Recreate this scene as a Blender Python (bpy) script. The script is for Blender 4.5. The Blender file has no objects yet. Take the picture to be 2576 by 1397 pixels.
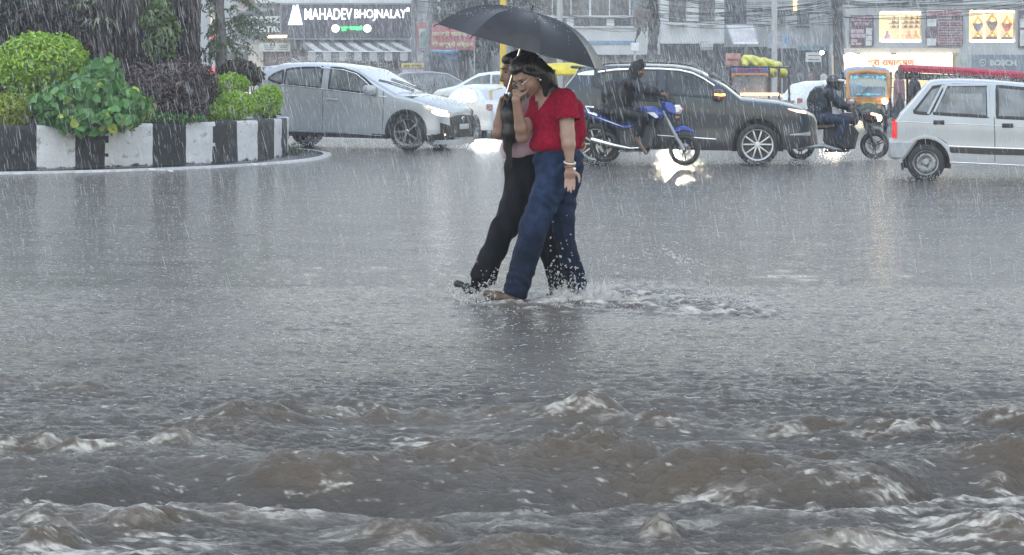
EXPOSURE = 1.0
HAZE = 0.0017
WROWS, WCOLS = 1400, 640
RAIN_N = (40000, 34000)
SPL_N = 36000
import bpy, bmesh, math, random
import numpy as np
from mathutils import Vector, Matrix, Euler
R = math.radians
PI = math.pi
rng = np.random.default_rng(7)
random.seed(7)
SC = bpy.context.scene
COL = SC.collection

# ------------------------------------------------------------------ camera geometry
F, HZ, CAMH = 5000.0, 180.0, 1.52          # focal length and horizon row for a 2576 px wide picture, eye height
def P(u, v, D):
    return Vector(((u - 1288) * D / F, D, CAMH - (v - HZ) * D / F))
def DG(v):                                   # distance at which the water surface shows at row v
    return F * CAMH / (v - HZ)

# ------------------------------------------------------------------ object helpers
def link(o, parent=None):
    COL.objects.link(o)
    if parent is not None:
        o.parent = parent
    return o
def tag(o, label=None, cat=None, group=None, kind=None):
    if label: o['label'] = label
    if cat: o['category'] = cat
    if group: o['group'] = group
    if kind: o['kind'] = kind
    return o
def thing(name, label, cat, loc=(0, 0, 0), rotz=0.0, group=None):
    o = bpy.data.objects.new(name, None)
    o.empty_display_size = 0.2
    o.location = loc
    o.rotation_euler = (0, 0, rotz)
    return tag(link(o), label, cat, group)
def mesh_obj(name, verts, faces, mat, parent=None, smooth=True, mi=None):
    me = bpy.data.meshes.new(name)
    if isinstance(verts, np.ndarray) and isinstance(faces, np.ndarray):
        nv, nf, k = len(verts), len(faces), faces.shape[1]
        me.vertices.add(nv)
        me.vertices.foreach_set('co', np.ascontiguousarray(verts, dtype=np.float32).ravel())
        me.loops.add(nf * k)
        me.loops.foreach_set('vertex_index', np.ascontiguousarray(faces, dtype=np.int32).ravel())
        me.polygons.add(nf)
        me.polygons.foreach_set('loop_start', np.arange(0, nf * k, k, dtype=np.int32))
        me.update(calc_edges=True)
    else:
        me.from_pydata([tuple(v) for v in verts], [], [tuple(f) for f in faces])
    mats = mat if isinstance(mat, (list, tuple)) else [mat]
    for m in mats:
        me.materials.append(m)
    n = len(me.polygons)
    if mi is not None:
        me.polygons.foreach_set('material_index', np.asarray(mi, dtype=np.int32))
    if smooth:
        me.polygons.foreach_set('use_smooth', np.ones(n, dtype=bool))
    me.update()
    return link(bpy.data.objects.new(name, me), parent)

class MB:
    """collects simple solids into one mesh"""
    def __init__(s):
        s.v, s.f, s.m = [], [], []
    def add(s, vs, fs, mi=0):
        b = len(s.v)
        s.v.extend([tuple(v) for v in vs])
        s.f.extend([tuple(i + b for i in f) for f in fs])
        s.m.extend([mi] * len(fs))
        return s
    def box(s, c, d, rot=None, mi=0, bev=0.0):
        bm = bmesh.new()
        bmesh.ops.create_cube(bm, size=1.0)
        bmesh.ops.scale(bm, vec=d, verts=bm.verts)
        if bev > 0:
            bmesh.ops.bevel(bm, geom=list(bm.edges), offset=bev, segments=2, affect='EDGES', profile=0.5)
        M = Matrix.Translation(Vector(c))
        if rot is not None:
            M = M @ Euler(rot).to_matrix().to_4x4()
        return s._bm(bm, M, mi)
    def _bm(s, bm, M, mi):
        bm.verts.ensure_lookup_table()
        bm.verts.index_update()
        s.add([M @ v.co for v in bm.verts], [[v.index for v in f.verts] for f in bm.faces], mi)
        bm.free()
        return s
    def tube(s, pts, r, n=8, mi=0, cap=True):
        pts = [Vector(p) for p in pts]
        rs = r if isinstance(r, (list, tuple)) else [r] * len(pts)
        rings = []
        up = None
        for i, p in enumerate(pts):
            t = (pts[min(i + 1, len(pts) - 1)] - pts[max(i - 1, 0)])
            t.normalize()
            if up is None:
                up = Vector((0, 0, 1)) if abs(t.z) < 0.9 else Vector((1, 0, 0))
            a = t.cross(up)
            if a.length < 1e-6:
                a = t.orthogonal()
            a.normalize()
            b = a.cross(t)
            b.normalize()
            up = b
            rings.append([p + rs[i] * (math.cos(k * 2 * PI / n) * a + math.sin(k * 2 * PI / n) * b) for k in range(n)])
        vs = [q for rg in rings for q in rg]
        fs = []
        for i in range(len(pts) - 1):
            for k in range(n):
                fs.append((i * n + k, i * n + (k + 1) % n, (i + 1) * n + (k + 1) % n, (i + 1) * n + k))
        if cap:
            fs.append(tuple(range(n - 1, -1, -1)))
            fs.append(tuple((len(pts) - 1) * n + k for k in range(n)))
        return s.add(vs, fs, mi)
    def cyl(s, a, b, ra, rb=None, n=20, mi=0):
        return s.tube([a, b], [ra, ra if rb is None else rb], n, mi)
    def lathe(s, prof, c=(0, 0, 0), axis='Y', n=36, mi=0):
        """prof: (radius, along) closed loop not needed"""
        vs, fs = [], []
        m = len(prof)
        for k in range(n):
            a = 2 * PI * k / n
            ca, sa = math.cos(a), math.sin(a)
            for (r, h) in prof:
                if axis == 'Y':
                    vs.append((c[0] + r * ca, c[1] + h, c[2] + r * sa))
                elif axis == 'Z':
                    vs.append((c[0] + r * ca, c[1] + r * sa, c[2] + h))
                else:
                    vs.append((c[0] + h, c[1] + r * ca, c[2] + r * sa))
        for k in range(n):
            k2 = (k + 1) % n
            for i in range(m - 1):
                fs.append((k * m + i, k2 * m + i, k2 * m + i + 1, k * m + i + 1))
        return s.add(vs, fs, mi)
    def torus(s, c, R_, r, axis='Y', n=40, k=12, mi=0, sq=1.0):
        prof = [(R_ + r * math.cos(2 * PI * i / k), sq * r * math.sin(2 * PI * i / k)) for i in range(k + 1)]
        return s.lathe(prof, c, axis, n, mi)
    def ell(s, c, r, rot=None, n=14, mi=0):
        bm = bmesh.new()
        bmesh.ops.create_uvsphere(bm, u_segments=n, v_segments=max(6, n // 2 + 1), radius=1.0)
        M = Matrix.Translation(Vector(c))
        if rot is not None:
            M = M @ Euler(rot).to_matrix().to_4x4()
        M = M @ Matrix.Diagonal((r[0], r[1], r[2], 1))
        return s._bm(bm, M, mi)
    def plate(s, poly, y0, y1, bev=0.01, mi=0, M=None):
        """poly in (x,z), extruded between y0 and y1 with chamfered rims"""
        n = len(poly)
        area = sum(poly[i][0] * poly[(i + 1) % n][1] - poly[(i + 1) % n][0] * poly[i][1] for i in range(n))
        if area < 0:
            poly = poly[::-1]
        cx = sum(p[0] for p in poly) / n
        cz = sum(p[1] for p in poly) / n
        def off(d):
            out = []
            for i in range(n):
                a, b, c_ = Vector(poly[i - 1]), Vector(poly[i]), Vector(poly[(i + 1) % n])
                e1 = (b - a); e2 = (c_ - b)
                if e1.length < 1e-9 or e2.length < 1e-9:
                    out.append(tuple(b)); continue
                e1.normalize(); e2.normalize()
                n1 = Vector((-e1.y, e1.x)); n2 = Vector((-e2.y, e2.x))
                m_ = n1 + n2
                if m_.length < 1e-4:
                    m_ = n1.copy()
                m_.normalize()
                q = b + m_ * min(d / max(0.35, m_.dot(n1)), 2 * d)
                out.append((q.x, q.y))
            return out
        ins = off(bev)
        loops = [(ins, y0), (poly, y0 + bev), (poly, y1 - bev), (ins, y1)]
        vs = []
        for lp, y in loops:
            vs += [(p[0], y, p[1]) for p in lp]
        if M is not None:
            vs = [M @ Vector(v) for v in vs]
        fs = []
        for L in range(3):
            for i in range(n):
                j = (i + 1) % n
                fs.append((L * n + i, L * n + j, (L + 1) * n + j, (L + 1) * n + i))
        bm = bmesh.new()
        bvs = [bm.verts.new(v) for v in vs]
        for f in fs:
            try: bm.faces.new([bvs[i] for i in f])
            except ValueError: pass
        c1 = bm.faces.new([bvs[i] for i in range(n)])
        c2 = bm.faces.new([bvs[3 * n + i] for i in range(n)])
        bmesh.ops.triangulate(bm, faces=[c1, c2])
        bmesh.ops.recalc_face_normals(bm, faces=bm.faces)
        bm.verts.index_update()
        s.add([v.co for v in bm.verts], [[v.index for v in f.verts] for f in bm.faces], mi)
        bm.free()
        return s
    def build(s, name, mat, parent=None, smooth=True, angle=35):
        o = mesh_obj(name, s.v, s.f, mat, parent, smooth, s.m)
        if smooth:
            o.data.set_sharp_from_angle(angle=R(angle))
        return o

def grid_faces(nr, nc):
    i = np.arange(nr - 1)[:, None] * nc + np.arange(nc - 1)[None, :]
    i = i.ravel()
    return np.stack([i, i + 1, i + nc + 1, i + nc], 1)

# ------------------------------------------------------------------ noise
def _hash(ix, iy, iz):
    h = (ix.astype(np.int64) * 374761393 + iy.astype(np.int64) * 668265263 + iz.astype(np.int64) * 2147483647 + 1013)
    h = (h ^ (h >> 13)) * 1274126177
    h = h ^ (h >> 16)
    return (h & 0xFFFFF).astype(np.float32) / np.float32(0xFFFFF)
def vnoise(x, y, z):
    x, y, z = np.broadcast_arrays(np.asarray(x, np.float32), np.asarray(y, np.float32), np.asarray(z, np.float32))
    ix, iy, iz = np.floor(x), np.floor(y), np.floor(z)
    fx, fy, fz = x - ix, y - iy, z - iz
    fx, fy, fz = [t * t * (3 - 2 * t) for t in (fx, fy, fz)]
    out = 0
    for a in (0, 1):
        wx = fx if a else 1 - fx
        for b in (0, 1):
            wy = fy if b else 1 - fy
            for c in (0, 1):
                wz = fz if c else 1 - fz
                out = out + wx * wy * wz * _hash(ix + a, iy + b, iz + c)
    return out * 2 - 1
def fbm(x, y, z, o=4, g=0.5):
    s, a = 0, 1.0
    for k in range(o):
        s = s + a * vnoise(x * 2 ** k + 17.3 * k, y * 2 ** k + 5.1 * k, z * 2 ** k + 9.7 * k)
        a *= g
    return s
def sstep(a, b, x):
    t = np.clip((x - a) / (b - a), 0, 1)
    return t * t * (3 - 2 * t)

# ------------------------------------------------------------------ implicit surfaces for bodies, clothes and hair
def sdf_mesh(prims, res, k=0.02, disp=None, cuts=(), pad=0.03):
    """prims: ('c', a, b, ra, rb[, k]) tapered capsule, ('e', c, radii, euler[, k]) ellipsoid.  Returns verts, quads."""
    lo = np.full(3, 1e9); hi = np.full(3, -1e9)
    for p in prims:
        if p[0] in 'cf':
            for q, r in ((p[1], p[3]), (p[2], p[4])):
                lo = np.minimum(lo, np.array(q) - r); hi = np.maximum(hi, np.array(q) + r)
        else:
            r = max(p[2]); lo = np.minimum(lo, np.array(p[1]) - r); hi = np.maximum(hi, np.array(p[1]) + r)
    lo -= pad; hi += pad
    n = np.ceil((hi - lo) / res).astype(int) + 1
    ax = [(lo[i] + res * np.arange(n[i])).astype(np.float32) for i in range(3)]
    G = np.full(n, 0.5, np.float32)
    for p in prims:
        kk = k
        if p[0] in 'cf':
            a, b = np.array(p[1], np.float32), np.array(p[2], np.float32)
            ra, rb = p[3], p[4]
            if len(p) > 5: kk = p[5]
            m = max(ra, rb) + kk + 2 * res
            bl, bh = np.minimum(a, b) - m, np.maximum(a, b) + m
        else:
            c = np.array(p[1], np.float32); rr = np.array(p[2], np.float32)
            if len(p) > 4: kk = p[4]
            m = float(rr.max()) + kk + 2 * res
            bl, bh = c - m, c + m
        i0 = np.maximum(np.floor((bl - lo) / res).astype(int), 0)
        i1 = np.minimum(np.ceil((bh - lo) / res).astype(int) + 1, n)
        if np.any(i1 <= i0): continue
        X = ax[0][i0[0]:i1[0]][:, None, None]; Y = ax[1][i0[1]:i1[1]][None, :, None]; Z = ax[2][i0[2]:i1[2]][None, None, :]
        if p[0] in 'cf':
            d = b - a; L = float(d @ d) + 1e-12
            t = np.clip(((X - a[0]) * d[0] + (Y - a[1]) * d[1] + (Z - a[2]) * d[2]) / L, 0, 1)
            D = np.sqrt((X - a[0] - t * d[0]) ** 2 + (Y - a[1] - t * d[1]) ** 2 + (Z - a[2] - t * d[2]) ** 2) - (ra + (rb - ra) * t)
            if p[0] == 'f':                    # cut off flat at the far end
                D = np.maximum(D, ((X - b[0]) * d[0] + (Y - b[1]) * d[1] + (Z - b[2]) * d[2]) / math.sqrt(L))
        else:
            M = np.array(Euler(p[3] if len(p) > 3 and p[3] is not None else (0, 0, 0)).to_matrix().transposed(), np.float32)
            x, y, z = X - c[0], Y - c[1], Z - c[2]
            q = [(M[i, 0] * x + M[i, 1] * y + M[i, 2] * z) for i in range(3)]
            k0 = np.sqrt(sum((q[i] / rr[i]) ** 2 for i in range(3)))
            k1 = np.sqrt(sum((q[i] / rr[i] ** 2) ** 2 for i in range(3))) + 1e-9
            D = k0 * (k0 - 1) / k1
        S = G[i0[0]:i1[0], i0[1]:i1[1], i0[2]:i1[2]]
        h = np.maximum(kk - np.abs(S - D), 0) / max(kk, 1e-6)
        G[i0[0]:i1[0], i0[1]:i1[1], i0[2]:i1[2]] = np.minimum(S, D) - h * h * kk * 0.25
    if disp is not None or cuts:
        near = np.abs(G) < 0.08
        idx = np.nonzero(near)
        X, Y, Z = ax[0][idx[0]], ax[1][idx[1]], ax[2][idx[2]]
        if disp is not None:
            G[idx] += disp(X, Y, Z).astype(np.float32)
    for (pt, nn) in cuts:                       # keep the side the normal points away from
        nn = np.array(nn, np.float32); nn /= np.linalg.norm(nn)
        pl = (ax[0][:, None, None] - pt[0]) * nn[0] + (ax[1][None, :, None] - pt[1]) * nn[1] + (ax[2][None, None, :] - pt[2]) * nn[2]
        G = np.maximum(G, pl.astype(np.float32))
    return surface_nets(G, lo, res)
def surface_nets(G, lo, res):
    ins = G < 0
    n = np.array(G.shape)
    c = np.zeros(n - 1, np.int8)
    for a in (0, 1):
        for b in (0, 1):
            for d in (0, 1):
                c += ins[a:n[0] - 1 + a, b:n[1] - 1 + b, d:n[2] - 1 + d]
    act = (c > 0) & (c < 8)
    ci = np.argwhere(act)
    idx = np.full(n - 1, -1, np.int64)
    idx[act] = np.arange(len(ci))
    acc = np.zeros((len(ci), 3), np.float32); cnt = np.zeros(len(ci), np.float32)
    corners = [(a, b, d) for a in (0, 1) for b in (0, 1) for d in (0, 1)]
    for i in range(8):
        for j in range(i + 1, 8):
            A, B = corners[i], corners[j]
            if sum(abs(A[q] - B[q]) for q in range(3)) != 1: continue
            va = G[ci[:, 0] + A[0], ci[:, 1] + A[1], ci[:, 2] + A[2]]
            vb = G[ci[:, 0] + B[0], ci[:, 1] + B[1], ci[:, 2] + B[2]]
            m = (va < 0) != (vb < 0)
            t = np.where(m, va / np.where(va == vb, 1, va - vb), 0)
            pa = np.array(A, np.float32); pb = np.array(B, np.float32)
            acc += np.where(m[:, None], pa + t[:, None] * (pb - pa), 0)
            cnt += m
    V = (ci + acc / cnt[:, None]) * res + lo
    quads = []
    for axi in range(3):
        o1, o2 = (axi + 1) % 3, (axi + 2) % 3
        s0 = [slice(None)] * 3; s1 = [slice(None)] * 3
        s0[axi] = slice(0, n[axi] - 1); s1[axi] = slice(1, n[axi])
        a, b = ins[tuple(s0)], ins[tuple(s1)]
        e = np.argwhere(a != b)
        e = e[(e[:, o1] > 0) & (e[:, o2] > 0) & (e[:, o1] < n[o1] - 1) & (e[:, o2] < n[o2] - 1)]
        fl = a[e[:, 0], e[:, 1], e[:, 2]]
        def cell(d1, d2):
            q = e.copy(); q[:, o1] -= d1; q[:, o2] -= d2
            return idx[q[:, 0], q[:, 1], q[:, 2]]
        q = np.stack([cell(1, 1), cell(0, 1), cell(0, 0), cell(1, 0)], 1)
        q[~fl] = q[~fl][:, ::-1]
        quads.append(q)
    return V.astype(np.float32), np.concatenate(quads).astype(np.int32)
def sdf_obj(name, prims, res, mat, parent=None, k=0.02, disp=None, cuts=(), relax=0):
    V, Q = sdf_mesh(prims, res, k, disp, cuts)
    if relax:
        for _ in range(relax):
            acc = np.zeros_like(V); cn = np.zeros(len(V), np.float32)
            for a, b in ((0, 1), (1, 2), (2, 3), (3, 0)):
                np.add.at(acc, Q[:, a], V[Q[:, b]]); np.add.at(cn, Q[:, a], 1)
                np.add.at(acc, Q[:, b], V[Q[:, a]]); np.add.at(cn, Q[:, b], 1)
            V = 0.5 * V + 0.5 * acc / np.maximum(cn, 1)[:, None]
    if parent is not None:
        V = V - np.array(parent.location, np.float32)
    return mesh_obj(name, V, Q, mat, parent, True)

# ------------------------------------------------------------------ materials
MATS = {}
def wet_hem(m, z0, z1, k=0.45):
    """soaked, darker cloth below a ragged water line (world height)"""
    nt = m.node_tree; b = nt.nodes['Principled BSDF']
    ge = nt.nodes.new('ShaderNodeNewGeometry'); sx = nt.nodes.new('ShaderNodeSeparateXYZ'); nt.links.new(ge.outputs['Position'], sx.inputs[0])
    nz = nt.nodes.new('ShaderNodeTexNoise'); nz.inputs['Scale'].default_value = 9; nz.inputs['Detail'].default_value = 5; nt.links.new(ge.outputs['Position'], nz.inputs['Vector'])
    ad = nt.nodes.new('ShaderNodeMath'); ad.operation = 'MULTIPLY_ADD'; nt.links.new(nz.outputs['Fac'], ad.inputs[0]); ad.inputs[1].default_value = -.5; nt.links.new(sx.outputs['Z'], ad.inputs[2])
    mr = nt.nodes.new('ShaderNodeMapRange'); nt.links.new(ad.outputs[0], mr.inputs[0]); mr.inputs[1].default_value = z0 - .25; mr.inputs[2].default_value = z1 - .25; mr.inputs[3].default_value = k; mr.inputs[4].default_value = 1
    src = b.inputs['Base Color'].links[0].from_socket
    mx = nt.nodes.new('ShaderNodeMix'); mx.data_type = 'RGBA'; mx.blend_type = 'MULTIPLY'; mx.inputs['Factor'].default_value = 1
    nt.links.new(src, mx.inputs['A']); nt.links.new(mr.outputs[0], mx.inputs['B']); nt.links.new(mx.outputs['Result'], b.inputs['Base Color'])
    return m
def mat(name, col=(0.5, 0.5, 0.5), rough=0.5, metal=0.0, var=0.12, scale=6.0, bump=0.0, bscale=40.0, coat=0.0, emit=None, estr=0.0, spec=0.5, sss=0.0, trans=0.0, col2=None, stretch=None, lo=0.35, hi=0.65):
    if name in MATS: return MATS[name]
    m = bpy.data.materials.new(name)
    m.use_nodes = True
    nt = m.node_tree
    b = nt.nodes['Principled BSDF']
    b.inputs['Roughness'].default_value = rough
    b.inputs['Metallic'].default_value = metal
    b.inputs['Specular IOR Level'].default_value = spec
    b.inputs['Coat Weight'].default_value = coat
    b.inputs['Coat Roughness'].default_value = 0.08
    if sss: 
        b.inputs['Subsurface Weight'].default_value = sss
        b.inputs['Subsurface Radius'].default_value = (0.01, 0.004, 0.002)
    tc = nt.nodes.new('ShaderNodeTexCoord')
    mp = nt.nodes.new('ShaderNodeMapping')
    if stretch: mp.inputs['Scale'].default_value = stretch
    nt.links.new(tc.outputs['Object'], mp.inputs['Vector'])
    if var > 0 or col2:
        nz = nt.nodes.new('ShaderNodeTexNoise')
        nz.inputs['Scale'].default_value = scale
        nz.inputs['Detail'].default_value = 5
        nz.inputs['Roughness'].default_value = 0.6
        nt.links.new(mp.outputs['Vector'], nz.inputs['Vector'])
        rp = nt.nodes.new('ShaderNodeValToRGB')
        rp.color_ramp.elements[0].position = lo
        rp.color_ramp.elements[1].position = hi
        c2 = col2 if col2 else tuple(min(1, c * (1 + var)) for c in col)
        c1 = col if col2 else tuple(c * (1 - var) for c in col)
        rp.color_ramp.elements[0].color = (*c1, 1)
        rp.color_ramp.elements[1].color = (*c2, 1)
        nt.links.new(nz.outputs['Fac'], rp.inputs['Fac'])
        nt.links.new(rp.outputs['Color'], b.inputs['Base Color'])
    else:
        b.inputs['Base Color'].default_value = (*col, 1)
    if bump > 0:
        n2 = nt.nodes.new('ShaderNodeTexNoise')
        n2.inputs['Scale'].default_value = bscale
        n2.inputs['Detail'].default_value = 4
        nt.links.new(mp.outputs['Vector'], n2.inputs['Vector'])
        bp = nt.nodes.new('ShaderNodeBump')
        bp.inputs['Strength'].default_value = bump
        bp.inputs['Distance'].default_value = 0.01
        nt.links.new(n2.outputs['Fac'], bp.inputs['Height'])
        nt.links.new(bp.outputs['Normal'], b.inputs['Normal'])
    if emit:
        b.inputs['Emission Color'].default_value = (*emit, 1)
        b.inputs['Emission Strength'].default_value = estr
    MATS[name] = m
    return m
def glass(name, tint=(0.5, 0.55, 0.55), rough=0.05, fog=0.25, fcol=(0.35, 0.38, 0.38), ior=1.5):
    """thin pane: tinted see-through, fogged in patches, with a mirror sheen"""
    if name in MATS: return MATS[name]
    m = bpy.data.materials.new(name); m.use_nodes = True
    nt = m.node_tree; nt.nodes.clear()
    out = nt.nodes.new('ShaderNodeOutputMaterial')
    tr = nt.nodes.new('ShaderNodeBsdfTransparent'); tr.inputs['Color'].default_value = (*tint, 1)
    df = nt.nodes.new('ShaderNodeBsdfDiffuse'); df.inputs['Color'].default_value = (*fcol, 1)
    gl = nt.nodes.new('ShaderNodeBsdfGlossy'); gl.inputs['Roughness'].default_value = rough
    fr = nt.nodes.new('ShaderNodeFresnel'); fr.inputs['IOR'].default_value = ior
    tc = nt.nodes.new('ShaderNodeTexCoord')
    nz = nt.nodes.new('ShaderNodeTexNoise'); nz.inputs['Scale'].default_value = 3.0; nz.inputs['Detail'].default_value = 4
    mr = nt.nodes.new('ShaderNodeMapRange'); mr.inputs[1].default_value = 0.35; mr.inputs[2].default_value = 0.7
    mr.inputs[3].default_value = fog * 0.6; mr.inputs[4].default_value = min(1, fog * 1.5)
    nt.links.new(tc.outputs['Object'], nz.inputs['Vector'])
    nt.links.new(nz.outputs['Fac'], mr.inputs[0])
    m1 = nt.nodes.new('ShaderNodeMixShader'); m2 = nt.nodes.new('ShaderNodeMixShader')
    nt.links.new(mr.outputs[0], m1.inputs[0]); nt.links.new(tr.outputs[0], m1.inputs[1]); nt.links.new(df.outputs[0], m1.inputs[2])
    nt.links.new(fr.outputs[0], m2.inputs[0]); nt.links.new(m1.outputs[0], m2.inputs[1]); nt.links.new(gl.outputs[0], m2.inputs[2])
    nt.links.new(m2.outputs[0], out.inputs['Surface'])
    MATS[name] = m
    return m
def emis(name, col, strength):
    return mat(name, col, 0.5, var=0, emit=col, estr=strength)

M_BLACK = mat('black_plastic', (0.018, 0.018, 0.02), 0.4)
M_RUBBER = mat('tyre_rubber', (0.02, 0.02, 0.021), 0.55, bump=0.2)
M_CHROME = mat('chrome', (0.75, 0.76, 0.78), 0.16, 1.0, var=0.04)
M_STEEL = mat('painted_steel', (0.35, 0.36, 0.37), 0.4, 0.6)
M_DARK = mat('dark_metal', (0.03, 0.031, 0.033), 0.42, 0.3)
M_WHITE = mat('white_paint', (0.75, 0.76, 0.76), 0.45)

# ------------------------------------------------------------------ lettering
def text_mesh(body, height, bold=0.0, xs=1.0, depth=0.02):
    """lettering as mesh, lying in x-z facing -y, lower left at the origin; returns verts, faces, width"""
    cu = bpy.data.curves.new('lettering', 'FONT')
    cu.body = body
    cu.size = 1.0
    cu.offset = bold
    cu.extrude = 0.02
    cu.resolution_u = 3
    o = bpy.data.objects.new('lettering', cu)
    COL.objects.link(o)
    dg = bpy.context.evaluated_depsgraph_get()
    me = bpy.data.meshes.new_from_object(o.evaluated_get(dg))
    V = np.array([v.co[:] for v in me.vertices], np.float32)
    fs = [tuple(p.vertices) for p in me.polygons]
    bpy.data.objects.remove(o); bpy.data.curves.remove(cu); bpy.data.meshes.remove(me)
    if len(V) == 0: return V, fs, 0
    V[:, 0] -= V[:, 0].min(); V[:, 1] -= V[:, 1].min()
    k = height / max(1e-6, V[:, 1].max())
    W_ = np.stack([V[:, 0] * k * xs, -(V[:, 2] + 0.02) * depth / 0.04, V[:, 1] * k], 1)
    return W_, fs, float(W_[:, 0].max())
def letter(body, width, height, origin, mat_, parent, bold=0.0, depth=0.02, name='lettering'):
    """stretch the words into width x height with lower left corner at origin (parent space)"""
    V, fs, w = text_mesh(body, height, bold, 1.0, depth)
    if w == 0: return None
    V[:, 0] *= width / w
    V = V + np.array(origin, np.float32)
    return mesh_obj(name, V, fs, mat_, parent, False)
# ------------------------------------------------------------------ camera, light, air
cam = bpy.data.cameras.new('camera')
cam.sensor_width = 36.0
cam.lens = 36.0 * F / 2576
cam.shift_y = -(698.5 - HZ) / 2576
cam.clip_end = 2000
cam_o = link(bpy.data.objects.new('camera', cam))
cam_o.location = (0, 0, CAMH)
cam_o.rotation_euler = (PI / 2, 0, 0)
SC.camera = cam_o
SC.view_settings.view_transform = 'Standard'
SC.view_settings.look = 'None'
SC.view_settings.exposure = EXPOSURE
SC.view_settings.gamma = 1.0

SUN_EL, SUN_AZ = R(65), R(205)
w = bpy.data.worlds.new("World"); SC.world = w; w.use_nodes = True
nt = w.node_tree
bg = nt.nodes['Background']
sky = nt.nodes.new('ShaderNodeTexSky'); sky.sky_type = 'NISHITA'; sky.sun_disc = False
sky.sun_elevation = SUN_EL; sky.sun_rotation = SUN_AZ
sky.air_density = 2.0; sky.dust_density = 0.0; sky.ozone_density = 1.0
hs = nt.nodes.new('ShaderNodeHueSaturation'); hs.inputs['Saturation'].default_value = 0.56   # cloud cover greys the sky
nt.links.new(sky.outputs[0], hs.inputs['Color'])
tn = nt.nodes.new('ShaderNodeMix'); tn.data_type = 'RGBA'; tn.blend_type = 'MULTIPLY'; tn.inputs['Factor'].default_value = 1.0; tn.inputs['B'].default_value = (1.0, 0.995, 1.02, 1)   # cool grey cloud
nt.links.new(hs.outputs[0], tn.inputs['A']); nt.links.new(tn.outputs['Result'], bg.inputs['Color'])
bg.inputs['Strength'].default_value = 0.15
sl = bpy.data.lights.new('sun', 'SUN'); sl.energy = 0.5; sl.angle = R(40); sl.color = (1.0, 0.97, 0.93)
so = link(bpy.data.objects.new('sun', sl))
so.location = (10, -10, 30)
# the light comes from behind and above the street
sd = Vector((math.sin(SUN_AZ) * math.cos(SUN_EL), math.cos(SUN_AZ) * math.cos(SUN_EL), math.sin(SUN_EL)))
so.rotation_euler = sd.to_track_quat('Z', 'Y').to_euler()

hz = bpy.data.materials.new('rain_haze'); hz.use_nodes = True
hz.node_tree.nodes.clear()
ho = hz.node_tree.nodes.new('ShaderNodeOutputMaterial')
pv = hz.node_tree.nodes.new('ShaderNodeVolumePrincipled')
pv.inputs['Color'].default_value = (0.86, 0.92, 0.98, 1)
pv.inputs['Density'].default_value = HAZE
hz.node_tree.links.new(pv.outputs[0], ho.inputs['Volume'])
hb = MB().box((0, 62, 9), (130, 150, 20.4)).build('haze', hz, None, False)
tag(hb, 'grey rain haze hanging over the whole flooded street', 'haze', kind='stuff')

# ------------------------------------------------------------------ the flood water
def D_of(v): return DG(v)
# standing waves: (row of the crest, column from, column to, amplitude in metres, width in metres, foam)
WAVES = [
    (1052, 560, 760, 0.075, 0.16, 0.10), (1040, 780, 1010, 0.06, 0.13, 0.35), (1048, 1040, 1130, 0.045, 0.10, 0.15),
    (1040, 1180, 1330, 0.03, 0.12, 0.25), (1052, 1340, 1580, 0.08, 0.16, 0.6), (1075, 1600, 1760, 0.04, 0.12, 0.5), (1090, 1900, 2120, 0.04, 0.10, 0.6),
    (1100, 2120, 2380, 0.085, 0.16, 0.7), (1070, 2430, 2640, 0.05, 0.16, 0.4), (1085, 430, 700, 0.04, 0.3, 0.05),
    (1150, -60, 160, 0.07, 0.12, 0.5), (1160, 150, 330, 0.06, 0.08, 0.8), (1150, 330, 480, 0.05, 0.10, 0.6), (1145, 430, 640, 0.03, 0.10, 0.4),
    (1130, 980, 1100, 0.028, 0.07, 0.8), (1125, 1100, 1420, 0.022, 0.10, 0.1), (1160, 1980, 2160, 0.035, 0.12, 0.0), (1225, 640, 900, 0.05, 0.16, 0.1),
    (1205, 960, 1280, 0.06, 0.22, 0.05), (1195, 1300, 1620, 0.085, 0.24, 0.05), (1235, 1560, 2050, 0.06, 0.22, 0.0), (1190, 2380, 2640, 0.09, 0.2, 0.0),
    (1325, 260, 480, 0.048, 0.15, 0.2), (1320, 60, 240, 0.035, 0.12, 0.5), (1300, 560, 800, 0.04, 0.10, 0.5),
    (1350, 900, 1120, 0.05, 0.12, 0.15), (1375, 60, 190, 0.06, 0.10, 0.6), (1385, 1180, 1420, 0.04, 0.10, 0.3),
    (1320, 1560, 1640, 0.035, 0.05, 1.0), (1360, 1610, 1700, 0.06, 0.06, 1.0), (1370, 2000, 2260, 0.05, 0.14, 0.3), (1360, 2380, 2600, 0.06, 0.16, 0.3),
    (1225, 2480, 2560, 0.045, 0.06, 1.0), (672, 620, 1200, 0.008, 0.05, 0.0), (800, 30, 200, 0.012, 0.22, 0.12), (790, 180, 420, 0.014, 0.22, 0.12), (822, 760, 900, 0.010, 0.2, 0.0),
    (695, 1900, 2040, 0.012, 0.16, 0.5), (770, 1180, 1700, 0.012, 0.25, 0.05), (905, 100, 420, 0.022, 0.2, 0.1), (935, 250, 470, 0.025, 0.2, 0.05),
    (985, 100, 260, 0.03, 0.18, 0.1), (960, -60, 60, 0.03, 0.2, 0.15), (1255, 1650, 1860, 0.03, 0.08, 0.9), (1250, 2150, 2560, 0.05, 0.14, 0.8),
]
def foamline(t):
    """distance of the long foam line where the stream drops over the hidden kerb, as a function of x/y"""
    u = 1288 + t * F
    v = np.interp(u, [-400, 0, 250, 450, 700, 1000, 1250, 1500, 1600, 1750, 1900, 2050, 2200, 2350, 2576, 3000],
                  [1275, 1280, 1290, 1275, 1290, 1298, 1288, 1290, 1272, 1280, 1305, 1312, 1300, 1270, 1262, 1260])
    return F * CAMH / (v - HZ)
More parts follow.
